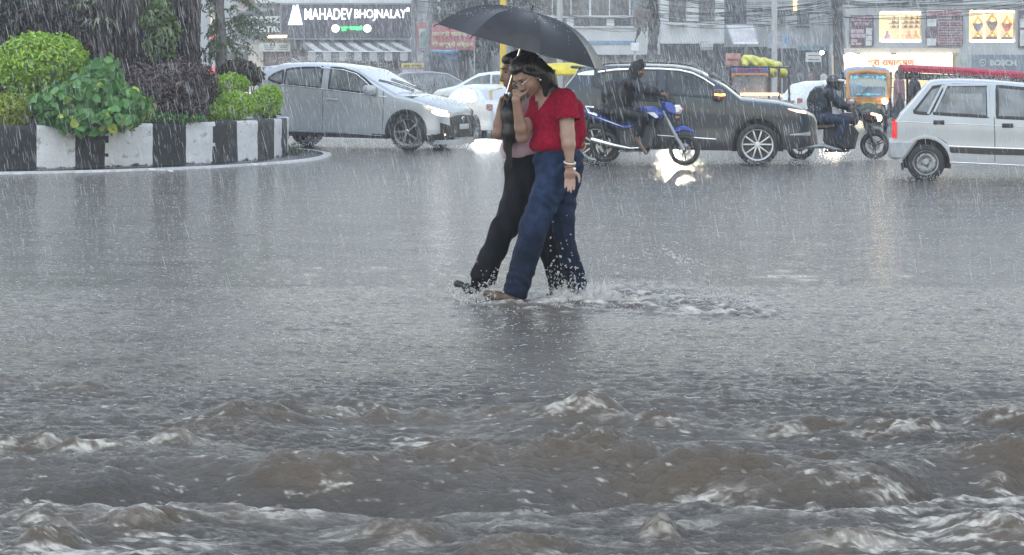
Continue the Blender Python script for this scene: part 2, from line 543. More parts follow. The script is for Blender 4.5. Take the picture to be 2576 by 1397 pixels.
def water_height(x, y, t):
    z = np.zeros_like(x); foam = np.zeros_like(x); silt = np.zeros_like(x)
    turb = sstep(10.9, 8.7, y)
    n1 = fbm(x * 1.1 + 0.25 * y, y * 2.2, 0.3, 4)
    n2 = fbm(x * 3.3 + 4.0 + 0.8 * y, y * 7.0, 2.3, 3)
    n3 = vnoise(x * 14 + 3.1 * y, y * 30, 5.5)
    n4 = fbm(x * 9.0 + 2.0 * y, y * 21.0, 6.6, 3)
    n5 = fbm(x * 24.0 + 5.0 * y, y * 48.0, 1.6, 2)
    rag = 0.6 + 0.55 * sstep(-0.5, 0.6, n1)
    z += turb * (0.020 * n1 + 0.013 * n2 + rag * (0.0095 * n4 + 0.0062 * n5)) + (0.0020 + 0.002 * turb) * n3 + (1 - turb) * sstep(22, 12, y) * (0.0022 * n5 + 0.0030 * n4)
    z += sstep(30, 12, y) * (1 - turb) * (0.006 * fbm(x * 1.2, y * 2.0, 8.8, 3) + 0.0025 * n2)
    # the drop behind the foam line
    fl = foamline(t) + 0.05 * fbm(x * 2.1, 0 * x, 3.3, 3)
    q = y - fl
    env = np.where(q > 0, np.exp(-(q / 0.62) ** 2), np.exp(-(q / 0.14) ** 2))
    prof = 0.085 * np.exp(-np.where(q > .50, ((q - .50) / .40) ** 2, ((q - .50) / .22) ** 2)) - 0.065 * np.exp(-((q - 0.12) / 0.15) ** 2) + 0.035 * np.exp(-((q + 0.06) / 0.09) ** 2)
    z += prof * (0.75 + 0.5 * vnoise(x * 0.9, 0 * x, 1.7))
    nf = fbm(x * 10.0, y * 26, 4.4, 5, .65)
    foam += sstep(0.13, 0.0, np.abs(q + 0.03 + 0.05 * nf)) * sstep(-0.5, 0.3, nf + 0.5 * vnoise(x * 1.7, 0 * x, 9.0)) * 0.9
    foam += sstep(0.0, -0.3, q) * sstep(0.0, 0.8, fbm(x * 4.5 + y, y * 16, 6.1, 5, .65)) * 0.8
    for (vc, u0, u1, A, w_, fo) in WAVES:
        um, uh = (u0 + u1) / 2, (u1 - u0) / 2
        yc = F * CAMH / (vc - HZ)
        X0, XH = (um - 1288) / F * yc, 1.25 * uh / F * yc
        A = A * (1.0 if A > .06 else 1.15)
        m = (np.abs(y - yc) < 3.2 * w_ + 0.4) & (np.abs(x - X0) < XH * 1.7)
        if not m.any(): continue
        xx, yy = x[m], y[m]
        s = (xx - X0) / XH
        e = np.exp(-np.abs(s) ** 3 * 1.5)
        wig = 0.09 * np.sin(s * 3 + um) * XH + 0.35 * w_ * vnoise(xx * 3.0, yy * 0.5, um * 0.01)
        d = (yy - yc - wig)
        pr = np.where(d > 0, np.exp(-(d / (1.15 * w_)) ** 2), np.exp(-(d / (0.62 * w_)) ** 2))
        rough = 0.75 + 0.55 * fbm(xx * 5.5 + 3, yy * 9.0, vc * 0.1, 4, .6)
        z[m] += A * e * pr * rough
        silt[m] += min(1, A / .045) * e * np.exp(-((d + .25 * w_) / (.75 * w_)) ** 2)
        if fo > 0:
            fn = fbm(xx * 11.0 + um, yy * 30, 1.1, 5, .65)
            foam[m] += fo * e * sstep(0.5 * w_ + 0.06, 0.0, np.abs(d + 0.02)) * sstep(-0.3, 0.5, fn)
    # scattered flecks on the fast water
    foam += turb * sstep(0.7, 1.3, fbm(x * 15.0 + 3.5 * y, y * 48.0, 12.0, 5, .65)) * 0.6
    # churned water round the walkers' feet and the wake they leave to the right
    wx, wy = P(1560, 770, 0)[0], DG(762)
    for (u0, v0, ru, rv, am) in ((1190, 752, 70, 16, 0.7), (1275, 775, 70, 14, 0.5), (1430, 760, 120, 22, 1.0), (1580, 745, 160, 30, 0.85), (1760, 770, 190, 28, 0.75), (1880, 785, 90, 14, 0.5)):
        yc = F * CAMH / (v0 - HZ); xc = (u0 - 1288) / F * yc
        dy = abs(F * CAMH / (v0 + rv - HZ) - F * CAMH / (v0 - rv - HZ)) / 2
        e = np.exp(-(((x - xc) / (ru / F * yc)) ** 2 + ((y - yc) / dy) ** 2))
        m = e > 0.02
        fn = fbm(x[m] * 9.0, y[m] * 11, 2.2, 4)
        foam[m] += am * 0.8 * e[m] * sstep(-0.1, 0.7, fn)
        z[m] += e[m] * (0.012 * fn + 0.018 * np.abs(vnoise(x[m] * 16, y[m] * 16, 7.0)))
    uu = 1288 + t * F
    side = 0.35 + 0.65 * np.maximum(sstep(620, 380, uu), sstep(1950, 2250, uu))
    foam = foam * np.where(q < -.05, side, 1.0)
    foam = foam * (0.55 + 1.1 * sstep(-0.35, 0.45, fbm(x * 34, y * 70, 3.7, 3, .7)))
    return z, np.clip(foam, 0, 1), sstep(13.5, 8.0, y), np.clip(silt, 0, 1)
nr, ncw = WROWS, WCOLS
yy = np.concatenate([4.6 * (14 / 4.6) ** np.linspace(0, 1, nr - 320, endpoint=False), 14 * (75 / 14) ** np.linspace(0, 1, 320)])
tt = np.linspace(-0.42, 0.42, ncw)
Yg, Tg = np.meshgrid(yy, tt, indexing='ij')
Xg = Yg * Tg
Zg, Fm, Ch, Si = water_height(Xg, Yg, Tg)
edge = sstep(0.42, 0.36, np.abs(Tg))
V = np.stack([Xg, Yg, Zg * edge], 2).reshape(-1, 3)
Q = grid_faces(nr, ncw)[:, ::-1]
wm = bpy.data.materials.new('flood_water'); wm.use_nodes = True
nt = wm.node_tree; b = nt.nodes['Principled BSDF']
at = nt.nodes.new('ShaderNodeAttribute'); at.attribute_name = 'foam'
tc = nt.nodes.new('ShaderNodeTexCoord')
def nnoise(scale, det=4, st=(1, 1, 1), rough=0.6):
    mp = nt.nodes.new('ShaderNodeMapping'); mp.inputs['Scale'].default_value = st
    nz = nt.nodes.new('ShaderNodeTexNoise'); nz.inputs['Scale'].default_value = scale
    nz.inputs['Detail'].default_value = det; nz.inputs['Roughness'].default_value = rough
    nt.links.new(tc.outputs['Object'], mp.inputs['Vector']); nt.links.new(mp.outputs[0], nz.inputs['Vector'])
    return nz.outputs['Fac']
def math_(op, a, b_):
    n = nt.nodes.new('ShaderNodeMath'); n.operation = op
    for i, q in enumerate((a, b_)):
        if isinstance(q, (int, float)): n.inputs[i].default_value = q
        else: nt.links.new(q, n.inputs[i])
    return n.outputs[0]
mud = nt.nodes.new('ShaderNodeValToRGB')
mud.color_ramp.elements[0].color = (0.058, 0.051, 0.044, 1); mud.color_ramp.elements[1].color = (0.118, 0.105, 0.090, 1)
mud.color_ramp.elements[0].position = 0.3; mud.color_ramp.elements[1].position = 0.7
nt.links.new(nnoise(0.9, 5, (1, 2, 1)), mud.inputs['Fac'])
mixc = nt.nodes.new('ShaderNodeMix'); mixc.data_type = 'RGBA'
nt.links.new(at.outputs['Fac'], mixc.inputs['Factor'])
a3 = nt.nodes.new('ShaderNodeAttribute'); a3.attribute_name = 'silt'
mixs = nt.nodes.new('ShaderNodeMix'); mixs.data_type = 'RGBA'
nt.links.new(math_('MULTIPLY', a3.outputs['Fac'], 0.6), mixs.inputs['Factor']); nt.links.new(mud.outputs['Color'], mixs.inputs['A']); mixs.inputs['B'].default_value = (0.115, 0.086, 0.058, 1)
nt.links.new(mixs.outputs['Result'], mixc.inputs['A'])
mixc.inputs['B'].default_value = (0.55, 0.52, 0.46, 1)
nt.links.new(mixc.outputs['Result'], b.inputs['Base Color'])
rgh = math_('ADD', math_('MULTIPLY', at.outputs['Fac'], 0.45), 0.11)
nt.links.new(rgh, b.inputs['Roughness'])
b.inputs['IOR'].default_value = 1.33
# ripples: wind-drawn chop plus the pocks of falling rain
hA = math_('MULTIPLY', nnoise(9.0, 5, (1, 2.2, 1), 0.65), 1.0)
hB = math_('MULTIPLY', nnoise(30.0, 3, (1, 2.4, 1), 0.7), 0.5)
hh = math_('ADD', hA, hB)
bp = nt.nodes.new('ShaderNodeBump'); a2 = nt.nodes.new('ShaderNodeAttribute'); a2.attribute_name = 'chop'
hh = math_('ADD', hh, math_('MULTIPLY', math_('MULTIPLY', a2.outputs['Fac'], nnoise(48.0, 4, (1, 2.4, 1), .7)), 1.15))
bp.inputs['Strength'].default_value = 1.0; bp.inputs['Distance'].default_value = 0.012
nt.links.new(hh, bp.inputs['Height'])
nt.links.new(bp.outputs['Normal'], b.inputs['Normal'])
water = mesh_obj('water', V, Q, wm)
a_ = water.data.attributes.new('foam', 'FLOAT', 'POINT')
a_.data.foreach_set('value', Fm.astype(np.float32).ravel())
a_ = water.data.attributes.new('chop', 'FLOAT', 'POINT')
a_.data.foreach_set('value', Ch.astype(np.float32).ravel())
a_ = water.data.attributes.new('silt', 'FLOAT', 'POINT')
a_.data.foreach_set('value', Si.astype(np.float32).ravel())
tag(water, 'brown flood water running over the street', kind='structure')

# the road bed that carries the flood, out to the buildings and beyond
M_ROAD = mat('wet_asphalt', (0.035, 0.036, 0.038), 0.25, var=0.3, scale=3.0, bump=0.4, bscale=90)
rd = mesh_obj('road', [(-90, -10, -0.30), (90, -10, -0.30), (90, 160, -0.30), (-90, 160, -0.30)], [(0, 1, 2, 3)], M_ROAD, None, False)
tag(rd, 'wet asphalt road under the flood', kind='structure')
# shallow standing water beside and beyond the rough stretch, one sheet with a hole for it
yb, y0_ = 75.0, 4.6
k42 = 0.42
sv = [(-90, -10, 0), (90, -10, 0), (90, 159, 0), (-90, 159, 0), (-k42 * y0_, y0_, 0), (k42 * y0_, y0_, 0), (k42 * yb, yb, 0), (-k42 * yb, yb, 0)]
sf = [(0, 1, 5, 4), (1, 2, 6, 5), (2, 3, 7, 6), (3, 0, 4, 7)]
ws = mesh_obj('water', sv, sf, wm, None, False)
tag(ws, 'shallow brown water spread over the wider street', kind='structure')
# ------------------------------------------------------------------ traffic island
IC, IR, IH = (-9.3, 35.3), 5.3, 0.68
def leaf_mat(name, stops, rough=0.35, transl=0.25):
    if name in MATS: return MATS[name]
    m = bpy.data.materials.new(name); m.use_nodes = True
    nt = m.node_tree; b = nt.nodes['Principled BSDF']
    ge = nt.nodes.new('ShaderNodeNewGeometry')
    rp = nt.nodes.new('ShaderNodeValToRGB')
    els = rp.color_ramp.elements
    while len(els) < len(stops): els.new(0.5)
    for e, (p, c) in zip(els, stops):
        e.position = p; e.color = (*c, 1)
    nt.links.new(ge.outputs['Random Per Island'], rp.inputs['Fac'])
    nt.links.new(rp.outputs['Color'], b.inputs['Base Color'])
    b.inputs['Roughness'].default_value = rough
    tl = nt.nodes.new('ShaderNodeBsdfTranslucent')
    nt.links.new(rp.outputs['Color'], tl.inputs['Color'])
    mx = nt.nodes.new('ShaderNodeMixShader'); mx.inputs[0].default_value = transl
    nt.links.new(b.outputs[0], mx.inputs[1]); nt.links.new(tl.outputs[0], mx.inputs[2])
    nt.links.new(mx.outputs[0], nt.nodes['Material Output'].inputs['Surface'])
    MATS[name] = m
    return m
LEAF = {
    'lime': leaf_mat('lime_leaf', [(0, (0.10, 0.22, 0.015)), (0.35, (0.24, 0.42, 0.025)), (1, (0.40, 0.58, 0.05))]),
    'yellowgreen': leaf_mat('yellow_green_leaf', [(0, (0.14, 0.22, 0.02)), (0.5, (0.27, 0.36, 0.03)), (1, (0.38, 0.42, 0.05))]),
    'broad': leaf_mat('broad_leaf', [(0, (0.05, 0.14, 0.03)), (0.5, (0.08, 0.22, 0.05)), (0.92, (0.13, 0.30, 0.08)), (0.97, (0.40, 0.45, 0.06))], 0.42),
    'purple': leaf_mat('purple_leaf', [(0, (0.035, 0.022, 0.020)), (0.6, (0.075, 0.048, 0.042)), (1, (0.13, 0.085, 0.075))], 0.4, 0.1),
    'dark': leaf_mat('dark_leaf', [(0, (0.012, 0.016, 0.010)), (0.7, (0.035, 0.04, 0.022)), (1, (0.06, 0.07, 0.04))], 0.45, 0.1),
    'brown': leaf_mat('brown_leaf', [(0, (0.018, 0.012, 0.011)), (0.7, (0.04, 0.027, 0.024)), (1, (0.07, 0.05, 0.04))], 0.5, 0.05),
    'mid': leaf_mat('mid_leaf', [(0, (0.04, 0.08, 0.02)), (0.6, (0.09, 0.15, 0.04)), (1, (0.18, 0.24, 0.07))]),
    'feather': leaf_mat('feather_leaf', [(0, (0.07, 0.11, 0.05)), (0.6, (0.13, 0.19, 0.09)), (1, (0.22, 0.29, 0.14))]),
    'redleaf': leaf_mat('red_leaf', [(0, (0.03, 0.025, 0.02)), (0.6, (0.07, 0.04, 0.03)), (0.85, (0.05, 0.07, 0.03)), (1, (0.16, 0.04, 0.04))]),
    'strap': leaf_mat('strap_leaf', [(0, (0.12, 0.16, 0.07)), (1, (0.30, 0.33, 0.20))]),
}
def leaves(pos, nrm, size, width=0.45, droop=0.4, jit=0.6, fold=0.12, var=0.35):
    """pos, nrm (n,3): one folded leaf per point, lying over the outward direction"""
    n = len(pos)
    nrm = nrm + jit * rng.normal(size=(n, 3)); nrm /= np.linalg.norm(nrm, axis=1)[:, None] + 1e-9
    rnd = rng.normal(size=(n, 3))
    ax_ = rnd - (rnd * nrm).sum(1)[:, None] * nrm
    ax_[:, 2] -= droop
    ax_ /= np.linalg.norm(ax_, axis=1)[:, None] + 1e-9
    sd_ = np.cross(nrm, ax_); sd_ /= np.linalg.norm(sd_, axis=1)[:, None] + 1e-9
    up = np.cross(ax_, sd_)
    L = size * (1 + var * rng.uniform(-1, 1, n))[:, None]
    Wd = L * width
    def pt(a, s, h): return pos + ax_ * L * a + sd_ * Wd * s + up * L * h
    vs = np.stack([pt(0, 0, 0), pt(0.3, 0.5, fold), pt(0.68, 0.42, fold * 0.6), pt(1, 0, -0.12), pt(0.68, -0.42, fold * 0.6), pt(0.3, -0.5, fold)], 1).reshape(-1, 3)
    b_ = np.arange(n)[:, None] * 6
    q = np.concatenate([b_ + np.array([[0, 1, 2, 3]]), b_ + np.array([[0, 3, 4, 5]])])
    return vs, q
def blob_points(c, r, n, shell=0.35, lump=0.18, seed=0.0, zmin=-1.0):
    d = rng.normal(size=(int(n * 1.6), 3)); d /= np.linalg.norm(d, axis=1)[:, None]
    d = d[d[:, 2] > zmin][:n]
    lm = 1 + lump * fbm(d[:, 0] * 2.2 + seed, d[:, 1] * 2.2, d[:, 2] * 2.2 + seed, 3)
    rad = lm * (1 - shell * rng.random(len(d)) ** 1.7)
    p = np.array(c) + d * np.array(r) * rad[:, None]
    nn = d / np.array(r); nn /= np.linalg.norm(nn, axis=1)[:, None]
    return p, nn
def plant(name, label, cat, blobs, leaf, size, mkey, base, group=None, width=0.45, droop=0.4, jit=0.6, stem=True, kind=None, cut=None):
    t = thing(name, label, cat, base, 0, group)
    vs, qs, o = [], [], 0
    for i, (c, r, n) in enumerate(blobs):
        p, nn = blob_points(c, r, n, seed=i * 3.7 + c[0])
        v, q = leaves(p, nn, size, width, droop, jit)
        vs.append(v); qs.append(q + o); o += len(v)
    v = np.concatenate(vs) - np.array(base)
    ob = mesh_obj('foliage', v, np.concatenate(qs), LEAF[leaf], t, False)
    if stem:
        m = MB()
        for i, (c, r, n) in enumerate(blobs):
            cl = Vector(c) - Vector(base)
            for k in range(5):
                a = k * 1.26 + i
                e = cl + Vector((math.cos(a) * r[0] * 0.55, math.sin(a) * r[1] * 0.55, r[2] * random.uniform(-0.1, 0.5)))
                b0 = Vector((cl.x * 0.9 + 0.04 * math.cos(a), cl.y * 0.9 + 0.04 * math.sin(a), 0))
                mid = b0.lerp(e, 0.5) + Vector((0.04 * math.sin(a * 3), 0, 0.05))
                m.tube([b0, mid, e], [0.016, 0.012, 0.005], 6)
        m.build('stem', mat('bark', (0.06, 0.048, 0.04), 0.7, bump=0.5, var=0.3), t)
    return t
def bl(u, v, du, dv, D, n, dep=None):
    s = F / D
    return (tuple(P(u, v, D)), (du / s, (dep if dep else du / s), dv / s), n)

# the wall with its painted blocks
def wall_angle(u):
    t = (u - 1288) / F
    # |(t*Y - cx, Y - cy)| = R
    A = t * t + 1; B = -2 * (t * IC[0] + IC[1]); C_ = IC[0] ** 2 + IC[1] ** 2 - IR ** 2
    Y = (-B - math.sqrt(max(0, B * B - 4 * A * C_))) / (2 * A)
    return math.atan2(Y - IC[1], t * Y - IC[0])
whites = [(-96, -12), (92, 186), (268, 381), (467, 538), (598, 648), (690, 708)]
wa = [(wall_angle(a), wall_angle(b_)) for a, b_ in whites]
step = 0.16
k = wa[-1][1] + 0.12
while k < 2 * PI - 2.3:
    wa.append((k, k + 0.13)); k += 0.27
isl = thing('traffic_island', 'round traffic island wall painted in black and white blocks', 'traffic island', (IC[0], IC[1], 0))
M_BW = bpy.data.materials.new('painted_blocks'); M_BW.use_nodes = True
def wear(m, col, dirt, bump=0.6):
    nt = m.node_tree; b = nt.nodes['Principled BSDF']
    tc = nt.nodes.new('ShaderNodeTexCoord'); n1 = nt.nodes.new('ShaderNodeTexNoise'); n1.inputs['Scale'].default_value = 5; n1.inputs['Detail'].default_value = 8
    n1.inputs['Roughness'].default_value = 0.7
    mp = nt.nodes.new('ShaderNodeMapping'); mp.inputs['Scale'].default_value = (1, 1, 1.6)
    nt.links.new(tc.outputs['Object'], mp.inputs['Vector']); nt.links.new(mp.outputs[0], n1.inputs['Vector'])
    sx = nt.nodes.new('ShaderNodeSeparateXYZ'); nt.links.new(tc.outputs['Object'], sx.inputs[0])
    # flaked paint in patches and a ragged unpainted foot
    m1 = nt.nodes.new('ShaderNodeMath'); m1.operation = 'MULTIPLY'; nt.links.new(n1.outputs['Fac'], m1.inputs[0]); m1.inputs[1].default_value = 0.22
    m2 = nt.nodes.new('ShaderNodeMath'); m2.operation = 'SUBTRACT'; nt.links.new(sx.outputs['Z'], m2.inputs[0]); nt.links.new(m1.outputs[0], m2.inputs[1])
    mr = nt.nodes.new('ShaderNodeMapRange'); nt.links.new(m2.outputs[0], mr.inputs[0]); mr.inputs[1].default_value = -0.075; mr.inputs[2].default_value = -0.055
    rp = nt.nodes.new('ShaderNodeValToRGB'); rp.color_ramp.elements[0].position = 0.37; rp.color_ramp.elements[1].position = 0.43
    rp.color_ramp.elements[0].color = (*[c * 0.55 for c in col], 1); rp.color_ramp.elements[1].color = (*col, 1)
    e = rp.color_ramp.elements.new(0.62); e.color = (*[c * 0.88 for c in col], 1)
    nt.links.new(n1.outputs['Fac'], rp.inputs['Fac'])
    mx = nt.nodes.new('ShaderNodeMix'); mx.data_type = 'RGBA'; nt.links.new(mr.outputs[0], mx.inputs['Factor'])
    mx.inputs['A'].default_value = (*dirt, 1); nt.links.new(rp.outputs['Color'], mx.inputs['B'])
    nt.links.new(mx.outputs['Result'], b.inputs['Base Color'])
    b.inputs['Roughness'].default_value = 0.55
    bp = nt.nodes.new('ShaderNodeBump'); bp.inputs['Strength'].default_value = bump; bp.inputs['Distance'].default_value = 0.03
    nt.links.new(n1.outputs['Fac'], bp.inputs['Height']); nt.links.new(bp.outputs['Normal'], b.inputs['Normal'])
wear(M_BW, (0.62, 0.63, 0.64), (0.03, 0.03, 0.03))
M_BK = bpy.data.materials.new('black_blocks'); M_BK.use_nodes = True
wear(M_BK, (0.012, 0.012, 0.013), (0.022, 0.022, 0.022))
vs, fs, mi = [], [], []
n = 560; nz_ = 18
edge_n = lambda z, a: 0.002 * vnoise(np.float32(z * 9), np.float32(a * 40), 0.0)
for i in range(n + 1):
    a = -PI + 2 * PI * i / n
    for j in range(nz_ + 1):
        z = -0.3 + (IH + 0.3) * j / nz_
        rr = IR + 0.012 * float(vnoise(np.float32(a * 25), np.float32(z * 5), 1.0))
        vs.append((rr * math.cos(a), rr * math.sin(a), z))
    for j, (rr, z) in enumerate(((IR - 0.02, IH + 0.018), (IR - 0.20, IH + 0.015), (IR - 0.22, IH - 0.25))):
        vs.append((rr * math.cos(a), rr * math.sin(a), z))
m_ = nz_ + 4
def is_white(a, z):
    for lo_, hi_ in wa:
        w1, w2 = float(edge_n(z, lo_)), float(edge_n(z + 7, hi_))
        if lo_ + w1 <= a <= hi_ + w2: return True
    return False
for i in range(n):
    for j in range(m_ - 1):
        fs.append((i * m_ + j, (i + 1) * m_ + j, (i + 1) * m_ + j + 1, i * m_ + j + 1))
        a = -PI + 2 * PI * (i + 0.5) / n
        z = -0.3 + (IH + 0.3) * (j + 0.5) / nz_
        mi.append(0 if is_white(a, z) else 1)
o = mesh_obj('wall', vs, fs, [M_BW, M_BK], isl, True, mi)
soil = MB().lathe([(0.0, IH + 0.12), (IR * 0.6, IH + 0.05), (IR - 0.21, IH - 0.06)], (0, 0, 0), 'Z', 48).build('soil', mat('wet_soil', (0.035, 0.026, 0.02), 0.6, var=0.35, bump=0.8), isl)
# apron of asphalt round the wall and the painted edge line
def ring(name, r0, r1, z0, z1, m, n=220, wob=0.0):
    vs, fs = [], []
    for i in range(n + 1):
        a = 2 * PI * i / n
        wv = wob * float(vnoise(np.float32(a * 9), 0.0, 3.0))
        for (r_, z) in ((r0, z0), ((r0 + r1) / 2, z0 * 0.4 + z1 * 0.6 if False else z0), (r1 + wv, z1), (r1 + wv + 0.02, -0.29)):
            vs.append((IC[0] - .26 + r_ * math.cos(a), IC[1] + r_ * math.sin(a), z))
    for i in range(n):
        for j in range(3):
            fs.append((i * 4 + j, i * 4 + j + 1, (i + 1) * 4 + j + 1, (i + 1) * 4 + j))
    return mesh_obj(name, vs, fs, m, None, True)
ap = ring('pavement', IR - 0.42, 6.26, 0.035, 0.022, mat('apron', (0.022, 0.022, 0.023), 0.22, var=0.4, scale=5, bump=0.6, bscale=60), wob=0.05)
tag(ap, 'wet dark asphalt apron around the striped island', kind='structure')
ln = ring('road_marking', 6.18, 6.33, 0.034, 0.026, mat('line_paint', (0.42, 0.42, 0.41), 0.35, var=0.25, scale=9), wob=0.05)
tag(ln, 'worn white edge line curving around the island', kind='structure')

SOIL = IH + 0.02
def base_at(u, D):
    p = P(u, 0, D); return (p.x, p.y, SOIL)
plant('clipped_shrub', 'rounded lime green clipped shrub, largest of the bright bushes on the island', 'shrub',
      [bl(104, 160, 112, 74, 32.4, 5200), bl(100, 200, 96, 50, 32.4, 1300)], 'lime', 0.085, 'lime', base_at(100, 32.4), droop=0.25)
plant('yellow_shrub', 'low yellow-green shrub at the left edge under the clipped round shrub', 'shrub',
      [bl(20, 280, 66, 46, 31.2, 1700, 0.35), bl(80, 262, 30, 26, 31.3, 350)], 'yellowgreen', 0.06, 'y', base_at(25, 31.2))
plant('broadleaf_plant', 'heart-leaved green plant spilling over the black and white wall', 'plant',
      [bl(252, 185, 38, 44, 31.2, 220), bl(205, 240, 78, 52, 30.75, 560, 0.4), bl(300, 262, 72, 52, 30.8, 560, 0.4), bl(135, 262, 56, 40, 30.6, 300, 0.3), bl(230, 296, 100, 26, 30.35, 380, 0.22), bl(280, 205, 30, 38, 31.2, 150)],
      'broad', 0.155, 'b', base_at(230, 31.1), width=0.78, droop=0.9, jit=0.45)
plant('lime_tuft', 'small yellow-lime tuft beside the heart-leaved plant above the wall', 'shrub',
      [bl(362, 278, 30, 32, 31.6, 900, 0.22)], 'yellowgreen', 0.045, 'y', base_at(362, 31.7))
plant('purple_shrub', 'dense brown-purple leaved shrub in the middle of the island', 'shrub',
      [bl(415, 225, 120, 68, 32.6, 6000, 0.8), bl(465, 205, 78, 52, 32.8, 2600), bl(350, 205, 60, 46, 33, 1500), bl(430, 270, 90, 38, 32.2, 1600, 0.5)], 'purple', 0.075, 'p', base_at(420, 33))
for (lb, blobs, bu) in (('lime green shrub nearest the silver hatchback, right end of the island', [bl(668, 254, 42, 40, 34.6, 1900), bl(690, 240, 20, 26, 34.8, 600)], 668),
                        ('lime green shrub lower middle of the island end group', [bl(590, 264, 52, 38, 33.5, 2300)], 590),
                        ('lime green shrub standing behind and above its two lime neighbours', [bl(582, 208, 46, 26, 35.2, 1700)], 582),
                        ('small lime shrub tucked against the purple shrub foot', [bl(538, 282, 30, 22, 33.0, 800)], 538)):
    plant('lime_shrub', lb, 'shrub', blobs, 'lime', 0.05, 'l', base_at(bu, blobs[0][0][1]), 'lime shrubs at the end of the island')
plant('ground_cover', 'low creeping green plants along the wall top below the purple shrub', 'plant',
      [bl(455, 296, 60, 14, 32.0, 700, 0.3), bl(400, 292, 30, 14, 31.7, 250, 0.2)], 'broad', 0.05, 'b', base_at(455, 32.0), kind='stuff', stem=False)
plant('red_shrub', 'dark red and green shrub behind the thin tree trunk', 'shrub', [bl(600, 178, 52, 30, 36.4, 1500), bl(630, 190, 34, 22, 36.6, 700), bl(515, 225, 40, 46, 36.2, 1100)], 'redleaf', 0.075, 'r', base_at(605, 36.5))
# weed growing from the foot of the wall end
pw = P(742, 378, 36.0)
plant('weed', 'small weed growing from the wet apron at the wall end', 'plant', [(tuple(P(742, 376, 35.6)), (0.2, 0.15, 0.13), 90)], 'feather', 0.06, 'w', (P(742, 376, 35.6).x, 35.6, 0.03))

# the big tree clothed in hanging roots
M_BARK = mat('root_bark', (0.022, 0.016, 0.016), 0.6, var=0.5, scale=9, bump=0.9, bscale=30, stretch=(1, 1, 0.18), col2=(0.062, 0.045, 0.044))
tr = thing('banyan_tree', 'huge dark tree trunk wrapped in hanging roots and creepers', 'tree', base_at(400, 36.0))
pr = []
r_ = random.Random(3)
for i in range(46):
    u = r_.uniform(262, 492) ; D = 36.0 + 0.8 * math.sin(i * 2.1)
    lean = r_.uniform(-14, 14)
    a, b_ = P(u, 215, D), P(u + lean, -190, D + r_.uniform(-.2, .2))
    pr.append(('c', tuple(a), tuple(b_), r_.uniform(0.05, 0.17), r_.uniform(0.05, 0.14)))
pr.append(('c', tuple(P(378, 230, 36.3)), tuple(P(380, -200, 36.3)), 0.74, 0.68))
sdf_obj('trunk', pr, 0.035, M_BARK, tr, 0.05, lambda x, y, z: 0.03 * fbm(x * 9, y * 9, z * 1.6, 3))
m = MB()
for i in range(240):
    u = r_.uniform(250, 505); D = 35.0 + r_.uniform(-.2, .7)
    z0 = r_.uniform(60, 215); L = r_.uniform(60, 220)
    a = P(u, z0, D); b_ = P(u + r_.uniform(-16, 10), z0 - L, D + 0.1)
    mid = a.lerp(b_, 0.5) + Vector((r_.uniform(-.05, .05), 0, 0))
    m.tube([a - tr.location, mid - tr.location, b_ - tr.location], [0.006, 0.012, 0.014], 5)
m.build('hanging_root', M_BARK, tr)
p_, n_ = [], []
vs, qs, o_ = [], [], 0
for (u, v, du, dv, D, n) in ((300, 60, 60, 90, 35.3, 900), (452, 60, 44, 110, 35.3, 1500), (410, 130, 110, 60, 35.2, 1300), (380, 10, 130, 40, 35.4, 1400), (330, 150, 70, 40, 35.2, 500)):
    c, r, k_ = bl(u, v, du, dv, D, n, 0.35)
    p, nn = blob_points(c, r, n, shell=0.8)
    v_, q_ = leaves(p, nn, 0.10, 0.3, 1.4, 0.6); vs.append(v_); qs.append(q_ + o_); o_ += len(v_)
mesh_obj('crown', np.concatenate(vs) - np.array(tr.location), np.concatenate(qs), LEAF['brown'], tr, False)
# pale climber on the trunk
plant('climber', 'pale green climber clump on the dark rooty trunk', 'plant', [bl(398, 42, 36, 46, 34.6, 420, 0.2), bl(415, 75, 34, 34, 34.6, 240, 0.2), bl(405, 110, 40, 30, 34.6, 120, 0.2)], 'mid', 0.14, 'm', tuple(P(405, 110, 34.7)), stem=False, droop=0.8)
# dark hedge left of the trunk
plant('dark_hedge', 'tall dark hedge behind the rounded lime shrub', 'hedge',
      [bl(20, 30, 110, 90, 38.5, 4200, 0.8), bl(150, 20, 110, 90, 38.5, 4200, 0.8), bl(250, 50, 90, 90, 38.2, 3000, 0.7), bl(120, 150, 170, 60, 38.6, 3500, 0.7), bl(-60, 60, 110, 120, 38.6, 2500, 0.8), bl(20, 215, 130, 70, 37.4, 2600, 0.6)], 'dark', 0.12, 'd', base_at(120, 38.6))
pl = plant('dark_creeper', 'brownish creeper hanging over the dark hedge', 'plant', [bl(240, 60, 60, 90, 36.9, 1500, 0.3), bl(130, 40, 90, 50, 37.4, 1200, 0.3)], 'brown', 0.11, 'd', base_at(240, 36.9), stem=False, droop=1.2)
# spider plants perched on the hedge
def strap_plant(u, v, D, Ls, n, lb):
    base = P(u, v, D)
    t = thing('spider_plant', lb, 'plant', base, 0, 'arching strap-leaved plants on the dark hedge')
    m = MB()
    for i in range(n):
        a = 2 * PI * i / n + r_.uniform(-.3, .3)
        L = Ls * r_.uniform(0.7, 1.15)
        d = Vector((math.cos(a), 0.5 * math.sin(a) - 0.3, 0))
        pts = []
        for k in range(7):
            s = k / 6
            pts.append(d * L * s * 0.9 + Vector((0, 0, L * (1.05 * s - 1.15 * s * s * r_.uniform(.8, 1.1)))))
        wd = [0.014, 0.018, 0.02, 0.019, 0.016, 0.011, 0.003]
        sdv = d.cross(Vector((0, 0, 1))); sdv.normalize()
        vs_ = []
        for p__, w_ in zip(pts, wd): vs_ += [p__ + sdv * w_, p__ - sdv * w_]
        m.add(vs_, [(2 * k, 2 * k + 1, 2 * k + 3, 2 * k + 2) for k in range(6)])
    m.build('strap_leaves', LEAF['strap'], t, False)
